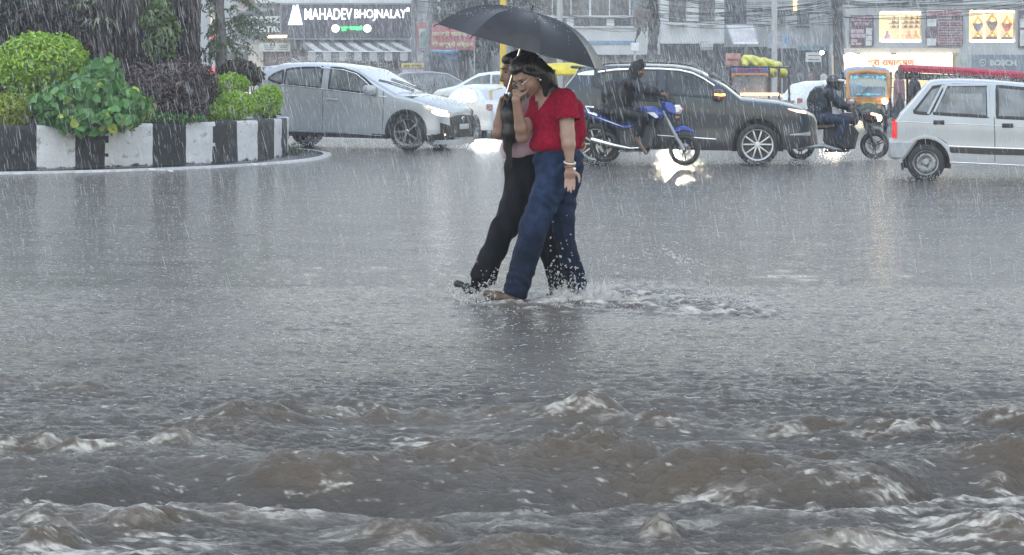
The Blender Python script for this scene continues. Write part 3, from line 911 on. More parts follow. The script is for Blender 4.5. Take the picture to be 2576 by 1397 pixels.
strap_plant(318 - 66, 62, 34.4, 0.36, 22, 'pale spider plant with long arching leaves, largest and lowest of the three')
strap_plant(200, 22, 34.4, 0.26, 18, 'spider plant at the upper left of its two neighbours')
strap_plant(226, 8, 34.6, 0.28, 16, 'spider plant cut by the top edge of the picture')

# thin tree with feathery leaves
tb = base_at(556, 37.0)
ft = thing('feathery_tree', 'slim grey tree trunk with feathery drooping leaves before the shops', 'tree', tb)
bx_, by_, bz_ = tb
m = MB()
top = P(552, -130, 37.0)
m.tube([Vector((0, 0, -0.1)), P(556, 190, 37) - ft.location, P(557, 100, 37) - ft.location, P(551, 20, 37) - ft.location, top - ft.location], [0.125, 0.115, 0.10, 0.095, 0.09], 14)
m.build('trunk', mat('grey_bark', (0.17, 0.165, 0.155), 0.6, var=0.35, scale=12, bump=0.8, bscale=25, stretch=(1, 1, 0.3)), ft)
m = MB(); lv, lq, lo_ = [], [], 0
def frond(a, b_, n=12, ll=0.085):
    global lo_
    a, b_ = Vector(a), Vector(b_)
    mid = a.lerp(b_, 0.5) + Vector((0, 0, 0.12))
    m.tube([a - ft.location, mid - ft.location, b_ - ft.location], [0.012, 0.008, 0.004], 5)
    pos, nr_ = [], []
    for i in range(n):
        s = 0.25 + 0.75 * i / n
        q = a.lerp(mid, s * 2) if s < 0.5 else mid.lerp(b_, s * 2 - 1)
        for sg in (-1, 1):
            pos.append((q.x + sg * 0.02, q.y + r_.uniform(-.05, .05), q.z)); nr_.append((sg * 0.4, -0.5, 0.6))
    v_, q_ = leaves(np.array(pos), np.array(nr_, float), ll, 0.26, 0.9, 0.25)
    lv.append(v_); lq.append(q_ + lo_); lo_ += len(v_)
for i in range(84):
    v0 = r_.uniform(-80, 150); D = 37 + r_.uniform(-.7, .7)
    u1 = 556 + r_.choice([-1, 1, 1, 1]) * r_.uniform(18, 150) * (1.0 if v0 < 110 else 0.55)
    if u1 < 535: u1 = 545 - r_.uniform(5, 30)
    u0 = 556 + (u1 - 556) * r_.uniform(0.0, 0.7)
    frond(P(u0, v0, D), P(u1, v0 + r_.uniform(0, 50), D + r_.uniform(-.2, .2)))
br = m.build('branch', MATS['grey_bark'], ft)
mesh_obj('crown', np.concatenate(lv) - np.array(ft.location), np.concatenate(lq), LEAF['feather'], ft, False)
# litter on the apron
for (u, v, sz, lb) in ((382, 434, 0.10, 'white scrap of litter lying on the apron below the brown block'), (640, 433 - 12, 0.11, 'white litter strip on the apron toward the wall end'), (430, 438, 0.07, 'tiny pale litter scrap against the white edge line')):
    p = P(u, v, DG(v)); p.z = 0.045
    tag(MB().box((0, 0, 0), (sz, 0.05, 0.012), (0.1, 0.15, 0.3), 0, 0.004).build('litter', M_WHITE), lb, 'litter').location = p
# ------------------------------------------------------------------ cars
class Trace:
    """reads points of the photograph onto the near side plane of a vehicle standing at a known spot"""
    def __init__(s, ox, oy, k, cx, cy, th):
        s.ox, s.oy, s.k = ox, oy, k
        u, v = s.uv(cx, cy)
        s.D0 = DG(v); s.X0 = (u - 1288) / F * s.D0; s.th = th
        s.c, s.s = math.cos(th), math.sin(th)
    def uv(s, X, Y):
        return ((s.ox + X / s.k) / 1.29154, (s.oy + Y / s.k) / 1.29154)
    def __call__(s, X, Y, off=0.0):
        u, v = s.uv(X, Y)
        ox, oy = s.X0 + off * s.s, s.D0 + off * s.c
        t = (u - 1288) / F
        x = (t * oy - ox) / (s.c + t * s.s)
        yy_ = oy - x * s.s
        return (x, CAMH - (v - HZ) * yy_ / F)
class Car:
    def __init__(c, top, bot, W_, belt, T=0.15, roof=None, rf=0.5, rr=0.3, basef=0.62, baser=0.8, rc=0.085, tuck=0.05):
        c.top = sorted(top); c.bot = sorted(bot); c.W = W_; c.belt = belt; c.T = T
        c.H = roof if roof else max(z for x, z in top)
        c.x0, c.x1 = c.top[0][0], c.top[-1][0]
        c.rf, c.rr, c.basef, c.baser, c.rc, c.tuck = rf, rr, basef, baser, rc, tuck
    def zt(c, x): return np.interp(x, [p[0] for p in c.top], [p[1] for p in c.top])
    def zb(c, x): return np.interp(x, [p[0] for p in c.bot], [p[1] for p in c.bot])
    def plan(c, x):
        x = np.asarray(x, float)
        df = np.clip((c.x1 - x) / c.rf, 0, 1); dr = np.clip((x - c.x0) / c.rr, 0, 1)
        pf = c.basef + (1 - c.basef) * np.sqrt(np.maximum(0, 1 - (1 - df) ** 2.4))
        pr = c.baser + (1 - c.baser) * np.sqrt(np.maximum(0, 1 - (1 - dr) ** 2.4))
        return pf * pr
    def hw(c, x, z):
        x, z = np.asarray(x, float), np.asarray(z, float)
        b = np.interp(x, [p[0] for p in c.belt], [p[1] for p in c.belt])
        lo = 0.42
        S = np.where(z < lo, 1 - c.tuck * ((lo - z) / lo) ** 2, 1.0)
        S = np.where((z > lo) & (z < b), 1 - 0.022 * ((z - lo) / np.maximum(b - lo, .05)) ** 2 - 0.006 * np.sin((z - lo) / np.maximum(b - lo, .05) * PI * 2), S)
        S = np.where(z >= b, 0.978 - c.T * (np.clip((z - b) / (c.H - b), 0, 1.1)) ** 1.15, S)
        return c.W / 2 * c.plan(x) * S
    def ring(c, x, ns=34, nc_=12):
        zt, zb = float(c.zt(x)), float(c.zb(x))
        rc = min(c.rc, (zt - zb) * 0.45)
        z1 = np.linspace(zb, zt - rc, ns)
        y1 = c.hw(x, z1)
        a = np.linspace(0, PI / 2, nc_ + 1)[1:]
        z2 = zt - rc + rc * np.sin(a)
        hb = float(c.hw(x, zt - rc))
        y2 = hb * np.cos(a) ** 0.72
        return np.concatenate([y1, y2]), np.concatenate([z1, z2]), ns
    def ztop_at(c, x, y):
        zt, zb = float(c.zt(x)), float(c.zb(x)); rc = min(c.rc, (zt - zb) * 0.45)
        hb = float(c.hw(x, zt - rc)); q = min(1, abs(y) / hb)
        a = math.acos(min(1, q ** (1 / 0.72)))
        return zt - rc + rc * math.sin(a)
    def body(c, parent, mats, windows, arches, shield=None, back=None, clad=None, name='body', nx=190):
        xs = np.unique(np.concatenate([np.linspace(c.x0, c.x1, nx), c.x0 + 0.12 * np.linspace(0, 1, 10) ** 2, c.x1 - 0.15 * np.linspace(0, 1, 14) ** 2]))
        V, rings = [], []
        for x in xs:
            y, z, ns = c.ring(x)
            half = [(x, -yy_, zz_) for yy_, zz_ in zip(y, z)]
            oth = [(x, yy_, zz_) for yy_, zz_ in zip(y[:-1], z[:-1])][::-1]
            V += half + oth
        m = len(half) + len(oth); V = np.array(V)
        Fs, MI = [], []
        for i in range(len(xs) - 1):
            for j in range(m):
                j2 = (j + 1) % m
                q = (i * m + j, (i + 1) * m + j, (i + 1) * m + j2, i * m + j2)
                cx, cy, cz = V[list(q)].mean(0)
                low = j == m - 1
                dele = False
                if not low:
                    incrown = ns - 1 <= j < m - ns
                    if not incrown:
                        for (wx, wt, wb) in windows:
                            if wx[0] < cx < wx[-1] and np.interp(cx, wx, wb) < cz < np.interp(cx, wx, wt): dele = True
                        for (ax, az, ar) in arches:
                            if (cx - ax) ** 2 + (cz - az) ** 2 < ar ** 2: dele = True
                    for sh in (shield, back):
                        if sh and sh[0] < cx < sh[1] and incrown and abs(cy) < sh[2] * float(c.hw(cx, float(c.zt(cx)) - c.rc)): dele = True
                else:
                    for (ax, az, ar) in arches:
                        if abs(cx - ax) < ar: dele = True
                if dele: continue
                Fs.append(q)
                MI.append(1 if (clad and cz < float(np.interp(cx, [p[0] for p in clad], [p[1] for p in clad]))) or low else 0)
        Fs.append(tuple(range(m))[::-1]); MI.append(0)
        Fs.append(tuple((len(xs) - 1) * m + k for k in range(m))); MI.append(1)
        o = mesh_obj(name, V, [tuple(f) for f in Fs], mats, parent, True, MI)
        o.data.set_sharp_from_angle(angle=R(50))
        return o
    def side(c, name, xs, zt, zb, m, parent, eps=0.004, n=26, k=6, both=True, frame=0.0, ngap=None):
        """patch of the flank between two lines"""
        X = np.linspace(xs[0], xs[-1], n)
        T_ = np.interp(X, xs, zt); B_ = np.interp(X, xs, zb)
        obs = []
        for sg in ((-1, 1) if both else (-1,)):
            V = []
            for x, t, b_ in zip(X, T_, B_):
                for j in range(k):
                    z = b_ + (t - b_) * j / (k - 1)
                    V.append((x, sg * (float(c.hw(x, z)) + eps), z))
            Q = grid_faces(n, k)
            if sg > 0: Q = Q[:, ::-1]
            obs.append(mesh_obj(name, np.array(V), Q, m, parent, True))
        return obs
    def strip(c, name, pts, w_, m, parent, eps=0.005, both=True, closed=False):
        """band following a line on the flank"""
        P_ = [Vector(p) for p in pts]
        if closed: P_.append(P_[0])
        den = [P_[0]]
        for a, b_ in zip(P_[:-1], P_[1:]):
            kk = max(1, int((b_ - a).length / 0.05))
            den += [a.lerp(b_, (i + 1) / kk) for i in range(kk)]
        obs = []
        for sg in ((-1, 1) if both else (-1,)):
            V = []
            n = len(den)
            for i, p in enumerate(den):
                a = den[max(i - 1, 0)]; b_ = den[min(i + 1, n - 1)]
                if closed and i in (0, n - 1): a, b_ = den[n - 2], den[1]
                t = (b_ - a); t.normalize()
                nn = Vector((-t.y, t.x))
                for s in (-0.5, 0, 0.5):
                    q = p + nn * s * w_
                    V.append((q.x, sg * (float(c.hw(q.x, q.y)) + eps + (0.004 if s == 0 else 0)), q.y))
            Q = grid_faces(n, 3)
            if sg < 0: Q = Q[:, ::-1]
            obs.append(mesh_obj(name, np.array(V), Q, m, parent, True))
        return obs
    def topglass(c, name, xa, xb, wf, m, parent, eps=0.004, n=14, k=13):
        V = []
        for x in np.linspace(xa, xb, n):
            hb = float(c.hw(x, float(c.zt(x)) - c.rc)) * wf
            for j in range(k):
                y = -hb + 2 * hb * j / (k - 1)
                V.append((x, y, c.ztop_at(x, y) + eps))
        return mesh_obj(name, np.array(V), grid_faces(n, k), m, parent, True)
    def xf(c, y, z):
        """front surface"""
        lo, hi = c.x1 - 1.2, c.x1
        for _ in range(22):
            mid = (lo + hi) / 2
            okk = float(c.hw(mid, z)) > abs(y) and float(c.zt(mid)) > z
            if okk: lo = mid
            else: hi = mid
        return lo
    def front(c, name, ys, zt, zb, m, parent, eps=0.006, n=13, k=5):
        V = []
        for y in np.linspace(ys[0], ys[-1], n):
            t, b_ = np.interp(y, ys, zt), np.interp(y, ys, zb)
            for j in range(k):
                z = b_ + (t - b_) * j / (k - 1)
                V.append((c.xf(y, z) + eps, y, z))
        return mesh_obj(name, np.array(V), grid_faces(n, k), m, parent, True)

def wheel(parent, x, y, z, r, w_, rim_r, kind, side, mrim, steer=0.0):
    e = bpy.data.objects.new('wheel', None); e.location = (x, y, z); e.rotation_euler = (0, 0, steer); e.empty_display_size = 0.1
    link(e, parent)
    h = w_ / 2; rw = r
    prof = [(rim_r * 0.98, -h * 0.82), (rim_r * 1.05, -h * 0.98), (rw * 0.9, -h), (rw * 0.975, -h * 0.86), (rw, -h * 0.55), (rw, -h * 0.2), (rw * 0.988, -h * 0.15), (rw * 0.988, -h * 0.05), (rw, 0),
            (rw * 0.988, h * 0.1), (rw, h * 0.2), (rw, h * 0.55), (rw * 0.975, h * 0.86), (rw * 0.9, h), (rim_r * 1.05, h * 0.98), (rim_r * 0.98, h * 0.82)]
    MB().lathe(prof, (0, 0, 0), 'Y', 44).build('tyre', M_RUBBER, e)
    m = MB(); s = side
    m.lathe([(rim_r * 1.0, s * h * 0.9), (rim_r * 1.0, s * h * 0.98), (rim_r * 0.93, s * h * 0.94), (rim_r * 0.9, s * h * 0.4), (rim_r * 0.88, -s * h * 0.6)], (0, 0, 0), 'Y', 44)
    m.lathe([(rim_r * 0.9, s * h * 0.05), (0.01, s * h * 0.0)], (0, 0, 0), 'Y', 30, 1)
    yf = s * h * 0.78
    m.lathe([(0.0, yf + s * 0.012), (rim_r * 0.14, yf + s * 0.012), (rim_r * 0.2, yf), (rim_r * 0.2, yf - s * 0.05)], (0, 0, 0), 'Y', 20)
    if kind == 'ten':
        for i in range(5):
            for da in (-0.17, 0.17):
                a = 2 * PI * i / 5 + PI / 2 + da * 1.0
                a2 = 2 * PI * i / 5 + PI / 2 + da * 1.75
                p0 = (rim_r * 0.14 * math.cos(a), rim_r * 0.14 * math.sin(a)); p1 = (rim_r * 0.93 * math.cos(a2), rim_r * 0.93 * math.sin(a2))
                d = Vector((p1[0] - p0[0], p1[1] - p0[1])); L = d.length; an = math.atan2(d.y, d.x)
                m.box(((p0[0] + p1[0]) / 2, yf - s * 0.012, (p0[1] + p1[1]) / 2), (L, 0.03, rim_r * 0.105), (0, -an, 0), 0, 0.006)
    elif kind == 'swirl':
        for i in range(5):
            a = 2 * PI * i / 5 + 0.3
            for (da, wid, mi) in ((0, 0.16, 0), (0.42, 0.10, 1)):
                p0 = Vector((rim_r * 0.12 * math.cos(a + da), rim_r * 0.12 * math.sin(a + da))); p1 = Vector((rim_r * 0.93 * math.cos(a + da + 0.35), rim_r * 0.93 * math.sin(a + da + 0.35)))
                d = p1 - p0; an = math.atan2(d.y, d.x)
                m.box(((p0.x + p1.x) / 2, yf - s * 0.014, (p0.y + p1.y) / 2), (d.length, 0.028, rim_r * wid), (0, -an, 0), mi, 0.006)
    else:   # pressed steel
        m.lathe([(rim_r * 0.86, s * h * 0.35), (rim_r * 0.74, s * h * 0.62), (rim_r * 0.6, s * h * 0.66), (rim_r * 0.46, s * h * 0.34), (rim_r * 0.36, s * h * 0.3), (rim_r * 0.26, s * h * 0.5), (rim_r * 0.2, s * h * 0.6), (0.0, s * h * 0.62)], (0, 0, 0), 'Y', 36)
        for i in range(8):
            a = 2 * PI * i / 8
            m.ell((rim_r * 0.72 * math.cos(a), s * h * 0.62, rim_r * 0.72 * math.sin(a)), (rim_r * 0.06, 0.008, rim_r * 0.06), None, 8, 1)
        for i in range(4):
            a = 2 * PI * i / 4 + 0.4
            m.cyl((rim_r * 0.36 * math.cos(a), s * h * 0.28, rim_r * 0.36 * math.sin(a)), (rim_r * 0.36 * math.cos(a), s * h * 0.5, rim_r * 0.36 * math.sin(a)), 0.012, 0.01, 6, 1)
    m.build('rim', [mrim, M_BLACK], e)
    return e
def arch_trim(c, parent, ax, az, ar, m, w_=0.05):
    pts = [(ax + (ar + w_ / 2 - 0.012) * math.cos(a), az + (ar + w_ / 2 - 0.012) * math.sin(a)) for a in np.linspace(-0.35, PI + 0.35, 26)]
    pts = [p for p in pts if p[1] > float(c.zb(p[0])) - 0.02]
    c.strip('wheel_arch', pts, w_, m, parent, 0.006)
    for sg in (-1, 1):
        mm = MB()
        vs = []
        A = np.linspace(-0.3, PI + 0.3, 22)
        yo = sg * (c.W / 2 - 0.02); yi = sg * (c.W / 2 - 0.36)
        for a in A:
            x, z = ax + (ar + 0.01) * math.cos(a), az + (ar + 0.01) * math.sin(a)
            ye = sg * (float(c.hw(x, z)) - 0.004)
            vs += [(x, ye, z), (x, yi, z)]
        mm.add(vs, [(2 * i, 2 * i + 1, 2 * i + 3, 2 * i + 2) for i in range(len(A) - 1)])
        n0 = len(A)
        mm.add([(ax + (ar + 0.01) * math.cos(a), yi, az + (ar + 0.01) * math.sin(a)) for a in A], [tuple(range(n0))])
        mm.build('wheel_liner', M_BLACK, parent)
M_INT = mat('car_interior', (0.03, 0.03, 0.032), 0.8)
def interior(c, parent, xa, xb, zb, rows, z_seat, m=M_INT):
    mm = MB()
    w_ = c.W * 0.44
    mm.box(((xa + xb) / 2, 0, zb - 0.16), (xb - xa, 2 * w_, 0.3))
    for (x, ys) in rows:
        for y in ys:
            mm.box((x, y, z_seat + 0.02), (0.14, 0.46, 0.62), (0, -0.22, 0), 0, 0.05)
            mm.box((x - 0.09, y, z_seat + 0.44), (0.09, 0.26, 0.17), (0, -0.2, 0), 0, 0.035)
    mm.build('interior', m, parent)
def mirror(parent, x, y, z, m, sg=-1, glow=None, yaw=0, sc=1.0):
    a = MB(); a.box((x, y + sg * 0.12 * sc, z), (0.13 * sc, 0.24 * sc, 0.15 * sc), (0.0, 0.1, 0.18 * sg), 0, 0.045 * sc)
    ob = a.build('side_mirror', m, parent)
    MB().box((x + 0.01, y + sg * 0.03, z - 0.07 * sc), (0.06, 0.14, 0.05), None, 0, 0.015).build('mirror_arm', M_BLACK, ob)
    if glow is not None:
        MB().box((x + 0.065 * sc, y + sg * 0.15 * sc, z + 0.0), (0.028, 0.17 * sc, 0.035), (0, 0.1, 0.18 * sg), 0, 0.01).build('indicator', glow, ob)
        MB().box((x + 0.0, y + sg * 0.245 * sc, z + 0.0), (0.11 * sc, 0.02, 0.03), (0, 0.1, 0.18 * sg), 0, 0.008).build('indicator', glow, ob)
    return ob
def handle(parent, c, x, z, m, L=0.2):
    for sg in (-1, 1):
        y = sg * (float(c.hw(x, z)) + 0.012)
        MB().box((x, y, z), (L, 0.022, 0.032), (0, 0.06, 0), 0, 0.009).build('handle', m, parent)
def plate_number(c, parent, y, z, w_, h_, m):
    x = c.xf(y, z)
    MB().box((x + 0.02, y, z), (0.012, w_, h_), None, 0, 0.004).build('number_plate', m, parent)
def place(t, tr_, W_):
    """thing whose local x is forward, near flank at y=-W/2"""
    ox = tr_.X0 + tr_.s * W_ / 2; oy = tr_.D0 + tr_.c * W_ / 2
    t.location = (ox, oy, 0); t.rotation_euler = (0, 0, -tr_.th)
    return t
def paint(name, col, metal=0.5, rough=0.32):
    return mat(name, col, rough, metal, var=0.05, scale=3, coat=0.6, bump=0.12, bscale=220)

GL_FOG = glass('fogged_glass', (0.55, 0.6, 0.6), 0.06, 0.42, (0.34, 0.37, 0.37))
GL_DARK = glass('tinted_glass', (0.30, 0.33, 0.34), 0.05, 0.22, (0.22, 0.25, 0.26))
GL_SHIELD = glass('windscreen_glass', (0.30, 0.33, 0.34), 0.12, 0.10, (0.16, 0.18, 0.19), 1.36)
M_LAMP_GLASS = mat('lamp_glass', (0.45, 0.47, 0.48), 0.12, 0.6, var=0.3, scale=25)
E_HEAD = emis('headlight_glow', (1.0, 0.97, 0.92), 3.0)
E_DRL = emis('running_light_glow', (1.0, 0.97, 0.95), 2.5)
E_AMBER = emis('indicator_glow', (1.0, 0.30, 0.05), 5.0)
E_AMBER2 = emis('indicator_glow_pale', (1.0, 0.48, 0.28), 2.2)
M_REDLAMP = mat('red_lamp', (0.45, 0.01, 0.015), 0.15, var=0.3, scale=30, emit=(0.8, 0.02, 0.03), estr=0.35)
M_PLATE = mat('plate_white', (0.6, 0.6, 0.6), 0.4)

def full_car(name, label, tr_, c, paint_m, windows, arches, wheels, shield, back, clad, rimkind, rimm, rim_ratio, glass_m, tw=0.2, cabin=None, steer=0.0, group=None):
    t = place(thing(name, label, 'car', group=group), tr_, c.W)
    c.body(t, [paint_m, M_BLACK], [w for w in windows], arches, shield, back, clad)
    for i, (xs, zt, zb) in enumerate(windows):
        c.side('window', xs, zt, zb, glass_m, t, 0.002)
        outl = list(zip(xs, zt)) + list(zip(xs[::-1], zb[::-1]))
        c.strip('window_seal', outl, 0.045, M_BLACK, t, 0.004, closed=True)
    if shield: c.topglass('windscreen', shield[0], shield[1], shield[2] + 0.02, GL_SHIELD, t)
    if back: c.topglass('rear_window', back[0], back[1], back[2] + 0.02, glass_m, t)
    for (ax, az, ar) in arches:
        arch_trim(c, t, ax, az, ar, M_BLACK if rimkind != 'steel' else paint_m)
    for i, (wx, wr) in enumerate(wheels):
        for sg in (-1, 1):
            wheel(t, wx, sg * (c.W / 2 - tw / 2 - 0.03), wr - 0.01, wr, tw, wr * rim_ratio, rimkind, sg, rimm, steer if i == 0 else 0.0)
    if cabin: interior(c, t, *cabin)
    return t

# ---- silver hatchback
A = Trace(700, 0, 2.329, 1440, 1140, R(20))
def a(X, Y, off=0.0): return A(X, Y, off)
x_r = a(262, 800)[0]
top = [(x_r, 0.50), (x_r + 0.02, 0.95), a(300, 640), a(345, 560), (a(380, 515)[0], a(380, 505)[1]), (a(385, 500, .8)[0] + .3, a(440, 492, .8)[1])] + [a(X, Y, 0.85) for X, Y in ((600, 474), (800, 470), (950, 480), (1080, 497), (1180, 518), (1300, 592), (1400, 652), (1490, 702), (1600, 722), (1700, 752), (1770, 782))]
xn = a(1858, 862, 0.85)[0]
top += [(xn - 0.08, a(1870, 822, .85)[1]), (xn - 0.03, a(1890, 850, .85)[1]), (xn, a(1890, 880, .85)[1] - 0.05), (xn + 0.03, 0.36)]
bot = [(x_r, 0.42), (x_r + 0.3, 0.28), (-2.3, 0.25), (-0.4, 0.22), (0.5, 0.22), (xn + 0.03, 0.24)]
belt = [a(420, 612), a(820, 668), a(1300, 728), (1.2, 0.98)]
WI = 1.86
wf = a(1440, 1000)[1]
ci20 = Car(top, bot, WI, belt, 0.16, rf=0.62, rr=0.35, basef=0.45, baser=0.86)
win = []
for pts_t, pts_b in (([(520, 528), (600, 514), (790, 508)], [(520, 640), (790, 664)]), ([(855, 512), (950, 520), (1060, 556), (1130, 605), (1200, 668)], [(855, 672), (1200, 712)]), ([(400, 588), (440, 556), (500, 531)], [(400, 600), (440, 618), (500, 634)])):
    xs = sorted(set(a(X, 0)[0] if False else a(X, Y)[0] for X, Y in pts_t + pts_b))
    T_ = sorted(a(X, Y) for X, Y in pts_t); B_ = sorted(a(X, Y) for X, Y in pts_b)
    xs = np.linspace(T_[0][0], T_[-1][0], 9)
    win.append((list(xs), list(np.interp(xs, [p[0] for p in T_], [p[1] for p in T_])), list(np.interp(xs, [p[0] for p in B_], [p[1] for p in B_]))))
M_SILVER = paint('silver_blue_paint', (0.42, 0.45, 0.475), 0.45)
xa_, xb_ = a(1185, 520, .85)[0], a(1480, 700, .85)[0]
wb_ = -2.92
t = full_car('silver_hatchback', 'silver-blue hatchback with lit headlight turning past the island', A, ci20, M_SILVER, win, [(0, 0.36, 0.395), (wb_, 0.36, 0.37)],
             [(0, 0.365), (wb_, 0.365)], (xa_, xb_, 0.86), None, [(-3.2, 0.34), (-0.4, 0.30), (0.3, 0.28), (0.95, 0.36)], 'swirl', mat('dark_alloy', (0.32, 0.33, 0.34), 0.3, 0.8), 0.72, GL_FOG,
             cabin=(-2.6, 0.1, 1.05, ((-1.0, (-.4, .4)), (-1.95, (-.4, .4))), .92), steer=R(-3))
hl = [a(1560, 788), a(1600, 845), a(1660, 872), a(1800, 868), a(1690, 830)]
ci20.side('headlight', [a(1560, 0)[0], a(1620, 0)[0], a(1700, 0)[0] + .05, a(1700, 0)[0] + .10], [a(1560, 790)[1], a(1620, 812)[1], a(1700, 845)[1], a(1740, 850)[1]], [a(1560, 800)[1], a(1620, 850)[1], a(1700, 885)[1] - .01, a(1740, 885)[1]], M_LAMP_GLASS, t, 0.006)
hx = a(1700, 0)[0]
ci20.side('headlamp_bulb', [a(1630, 0)[0], a(1665, 0)[0], hx + .07], [a(1630, 838)[1], a(1665, 838)[1], a(1720, 862)[1]], [a(1630, 852)[1], a(1665, 875)[1], a(1720, 888)[1]], E_HEAD, t, 0.012, both=False)
ci20.strip('running_light', [a(1600, 806), a(1660, 826), a(1720, 848)], 0.022, E_DRL, t, 0.012, both=False)
zg = a(1850, 940, .4)[1]
ci20.front('grille', [-0.62, -0.3, 0, 0.3, 0.62], [zg + .13, zg + .16, zg + .17, zg + .16, zg + .13], [zg - .02, zg - .22, zg - .26, zg - .22, zg - .02], mat('grille_mesh', (0.02, 0.02, 0.021), 0.35, bump=1.0, bscale=160), t)
for sg in (-1, 1):
    ys = [0.5 * sg, 0.66 * sg, 0.80 * sg]
    ys_, i_ = (ys, 1) if sg > 0 else (ys[::-1], -1)
    zt_ = [zg - .08, zg - .02, zg + .03][::i_]; zb_ = [zg - .25, zg - .27, zg - .23][::i_]
    ci20.front('air_intake', ys_, zt_, zb_, M_BLACK, t, 0.008)
    MB().box((ci20.xf(0.73 * sg, zg - .2) + .01, 0.73 * sg, zg - .2), (0.02, 0.05, 0.03), None, 0, .008).build('fog_lamp', E_AMBER2, t)
ci20.front('bumper_lip', [-0.86, -0.6, 0, 0.6, 0.86], [zg - .30, zg - .30, zg - .33, zg - .30, zg - .30], [zg - .38, zg - .40, zg - .40, zg - .40, zg - .38], M_SILVER, t, 0.03)
plate_number(ci20, t, 0.0, zg - .06, 0.48, 0.10, M_PLATE)
MB().ell((ci20.xf(0, zg + .09) + .015, 0, zg + .09), (0.012, 0.085, 0.05), None, 16).build('badge', M_CHROME, t)
ci20.strip('chrome_strip', [a(X, Y) for X, Y in ((540, 512), (660, 503), (770, 505), (790, 518), (830, 520), (950, 530), (1050, 560), (1110, 605), (1165, 655))], 0.016, M_CHROME, t, 0.014, both=False)
ci20.strip('belt_strip', [a(X, Y) for X, Y in ((490, 640), (820, 676), (1140, 716), (1290, 735))], 0.012, M_CHROME, t, 0.012, both=False)
ci20.strip('sill_strip', [a(X, Y) for X, Y in ((570, 985), (900, 1003), (1270, 1030))], 0.012, M_CHROME, t, 0.012, both=False)
for X0_, X1_ in ((810, 812), (1268, 1262)):
    ci20.strip('door_seam', [a(X0_, 690), a(X0_ + 2, 800), a(X1_, 985)], 0.011, M_BLACK, t, 0.003)
p = a(880, 754); handle(t, ci20, p[0], p[1], M_SILVER, 0.24)
p = a(500, 690); handle(t, ci20, p[0], p[1], M_SILVER, 0.24)
p = a(1185, 690); mirror(t, p[0], -float(ci20.hw(p[0], p[1])), p[1] + .02, M_SILVER, -1, None, sc=1.25)
mirror(t, p[0], float(ci20.hw(p[0], p[1])), p[1] + .02, M_SILVER, 1, None, sc=1.2)
p = a(600, 462, .9)
MB().plate([(p[0] - .09, p[1] - .03), (p[0] - .07, p[1] + .06), (p[0] + .13, p[1] - .03)], -.015, .015, .006).build('roof_antenna', M_SILVER, t)
m = MB(); x_, z_ = a(380, 505)
m.box((x_ - .03, 0, z_ - 0.03), (0.32, WI * 0.78, 0.05), (0, 0.06, 0), 0, .02); m.build('roof_spoiler', M_SILVER, t)
m = MB()
for yv in (-0.35, 0.25):
    xq = xb_ - 0.03
    pts = [(xq, yv + .5, ci20.ztop_at(xq, yv + .5) + .02), (xq - .25, yv + .1, ci20.ztop_at(xq - .25, yv + .1) + .025), (xq - .42, yv - .25, ci20.ztop_at(xq - .42, yv - .25) + .02)]
    m.tube(pts, 0.012, 6)
m.build('wiper', M_BLACK, t)

# ---- dark grey suv
S_ = Trace(1800, 0, 2.329, 1540, 1255, R(6))
def a(X, Y, off=0.0): return S_(X, Y, off)
WS = 1.80
x_r = a(35, 800)[0]
top = [(x_r, 0.5), (x_r + .02, 1.0)] + [a(80, 635), a(120, 590), a(160, 535), a(185, 503)] + [a(X, Y, .6) for X, Y in ((300, 489), (450, 482), (700, 480), (900, 487), (1030, 505), (1120, 536), (1300, 640), (1415, 733), (1500, 740), (1700, 760), (1860, 800))]
xn = a(1990, 900, .5)[0]
top += [(xn - .14, a(1940, 838, .6)[1]), (xn - .05, a(1980, 862, .6)[1]), (xn - .01, a(1990, 905)[1]), (xn, 0.45)]
bot = [(x_r, .45), (x_r + .3, .30), (-2.2, .26), (-.4, .24), (.5, .26), (xn, .34)]
belt = [a(250, 668), a(640, 700), a(1245, 748), (1.2, 1.0)]
csuv = Car(top, bot, WS, belt, 0.15, rf=0.42, rr=0.4, basef=0.7, baser=0.84)
win = []
for pts_t, pts_b in (([(290, 590), (320, 560), (380, 545), (450, 540)], [(290, 640), (330, 662), (450, 672)]), ([(480, 538), (640, 530), (780, 528)], [(480, 676), (780, 706)]),
                     ([(850, 528), (960, 538), (1060, 565), (1140, 610), (1215, 680)], [(850, 712), (1215, 738)])):
    T_ = sorted(a(X, Y) for X, Y in pts_t); B_ = sorted(a(X, Y) for X, Y in pts_b)
    xs = np.linspace(T_[0][0], T_[-1][0], 9)
    win.append((list(xs), list(np.interp(xs, [p[0] for p in T_], [p[1] for p in T_])), list(np.interp(xs, [p[0] for p in B_], [p[1] for p in B_]))))
M_GREY = paint('dark_grey_paint', (0.023, 0.034, 0.046), 0.4, 0.28)
M_ALLOY = mat('bright_alloy', (0.55, 0.56, 0.57), 0.3, 0.7)
xa_, xb_ = a(1125, 538, .6)[0], a(1412, 732, .6)[0]
t = full_car('grey_suv', 'dark grey suv with amber indicators lit behind the blue motorcycle', S_, csuv, M_GREY, win, [(0, 0.345, 0.415), (-2.62, 0.345, 0.415)],
             [(0, 0.345), (-2.62, 0.345)], (xa_, xb_, 0.86), None, [(-3.4, .55), (-2.2, .38), (-.4, .36), (.4, .48), (1.1, .5)], 'ten', M_ALLOY, 0.74, GL_DARK,
             cabin=(-2.5, 0.1, 1.0, ((-1.05, (-.4, .4)), (-1.95, (-.4, .4))), .92), tw=.22)
csuv.strip('chrome_strip', [a(X, Y) for X, Y in ((330, 545), (450, 528), (640, 519), (800, 520), (950, 530), (1050, 553), (1130, 592), (1215, 648))], 0.022, M_CHROME, t, 0.014)
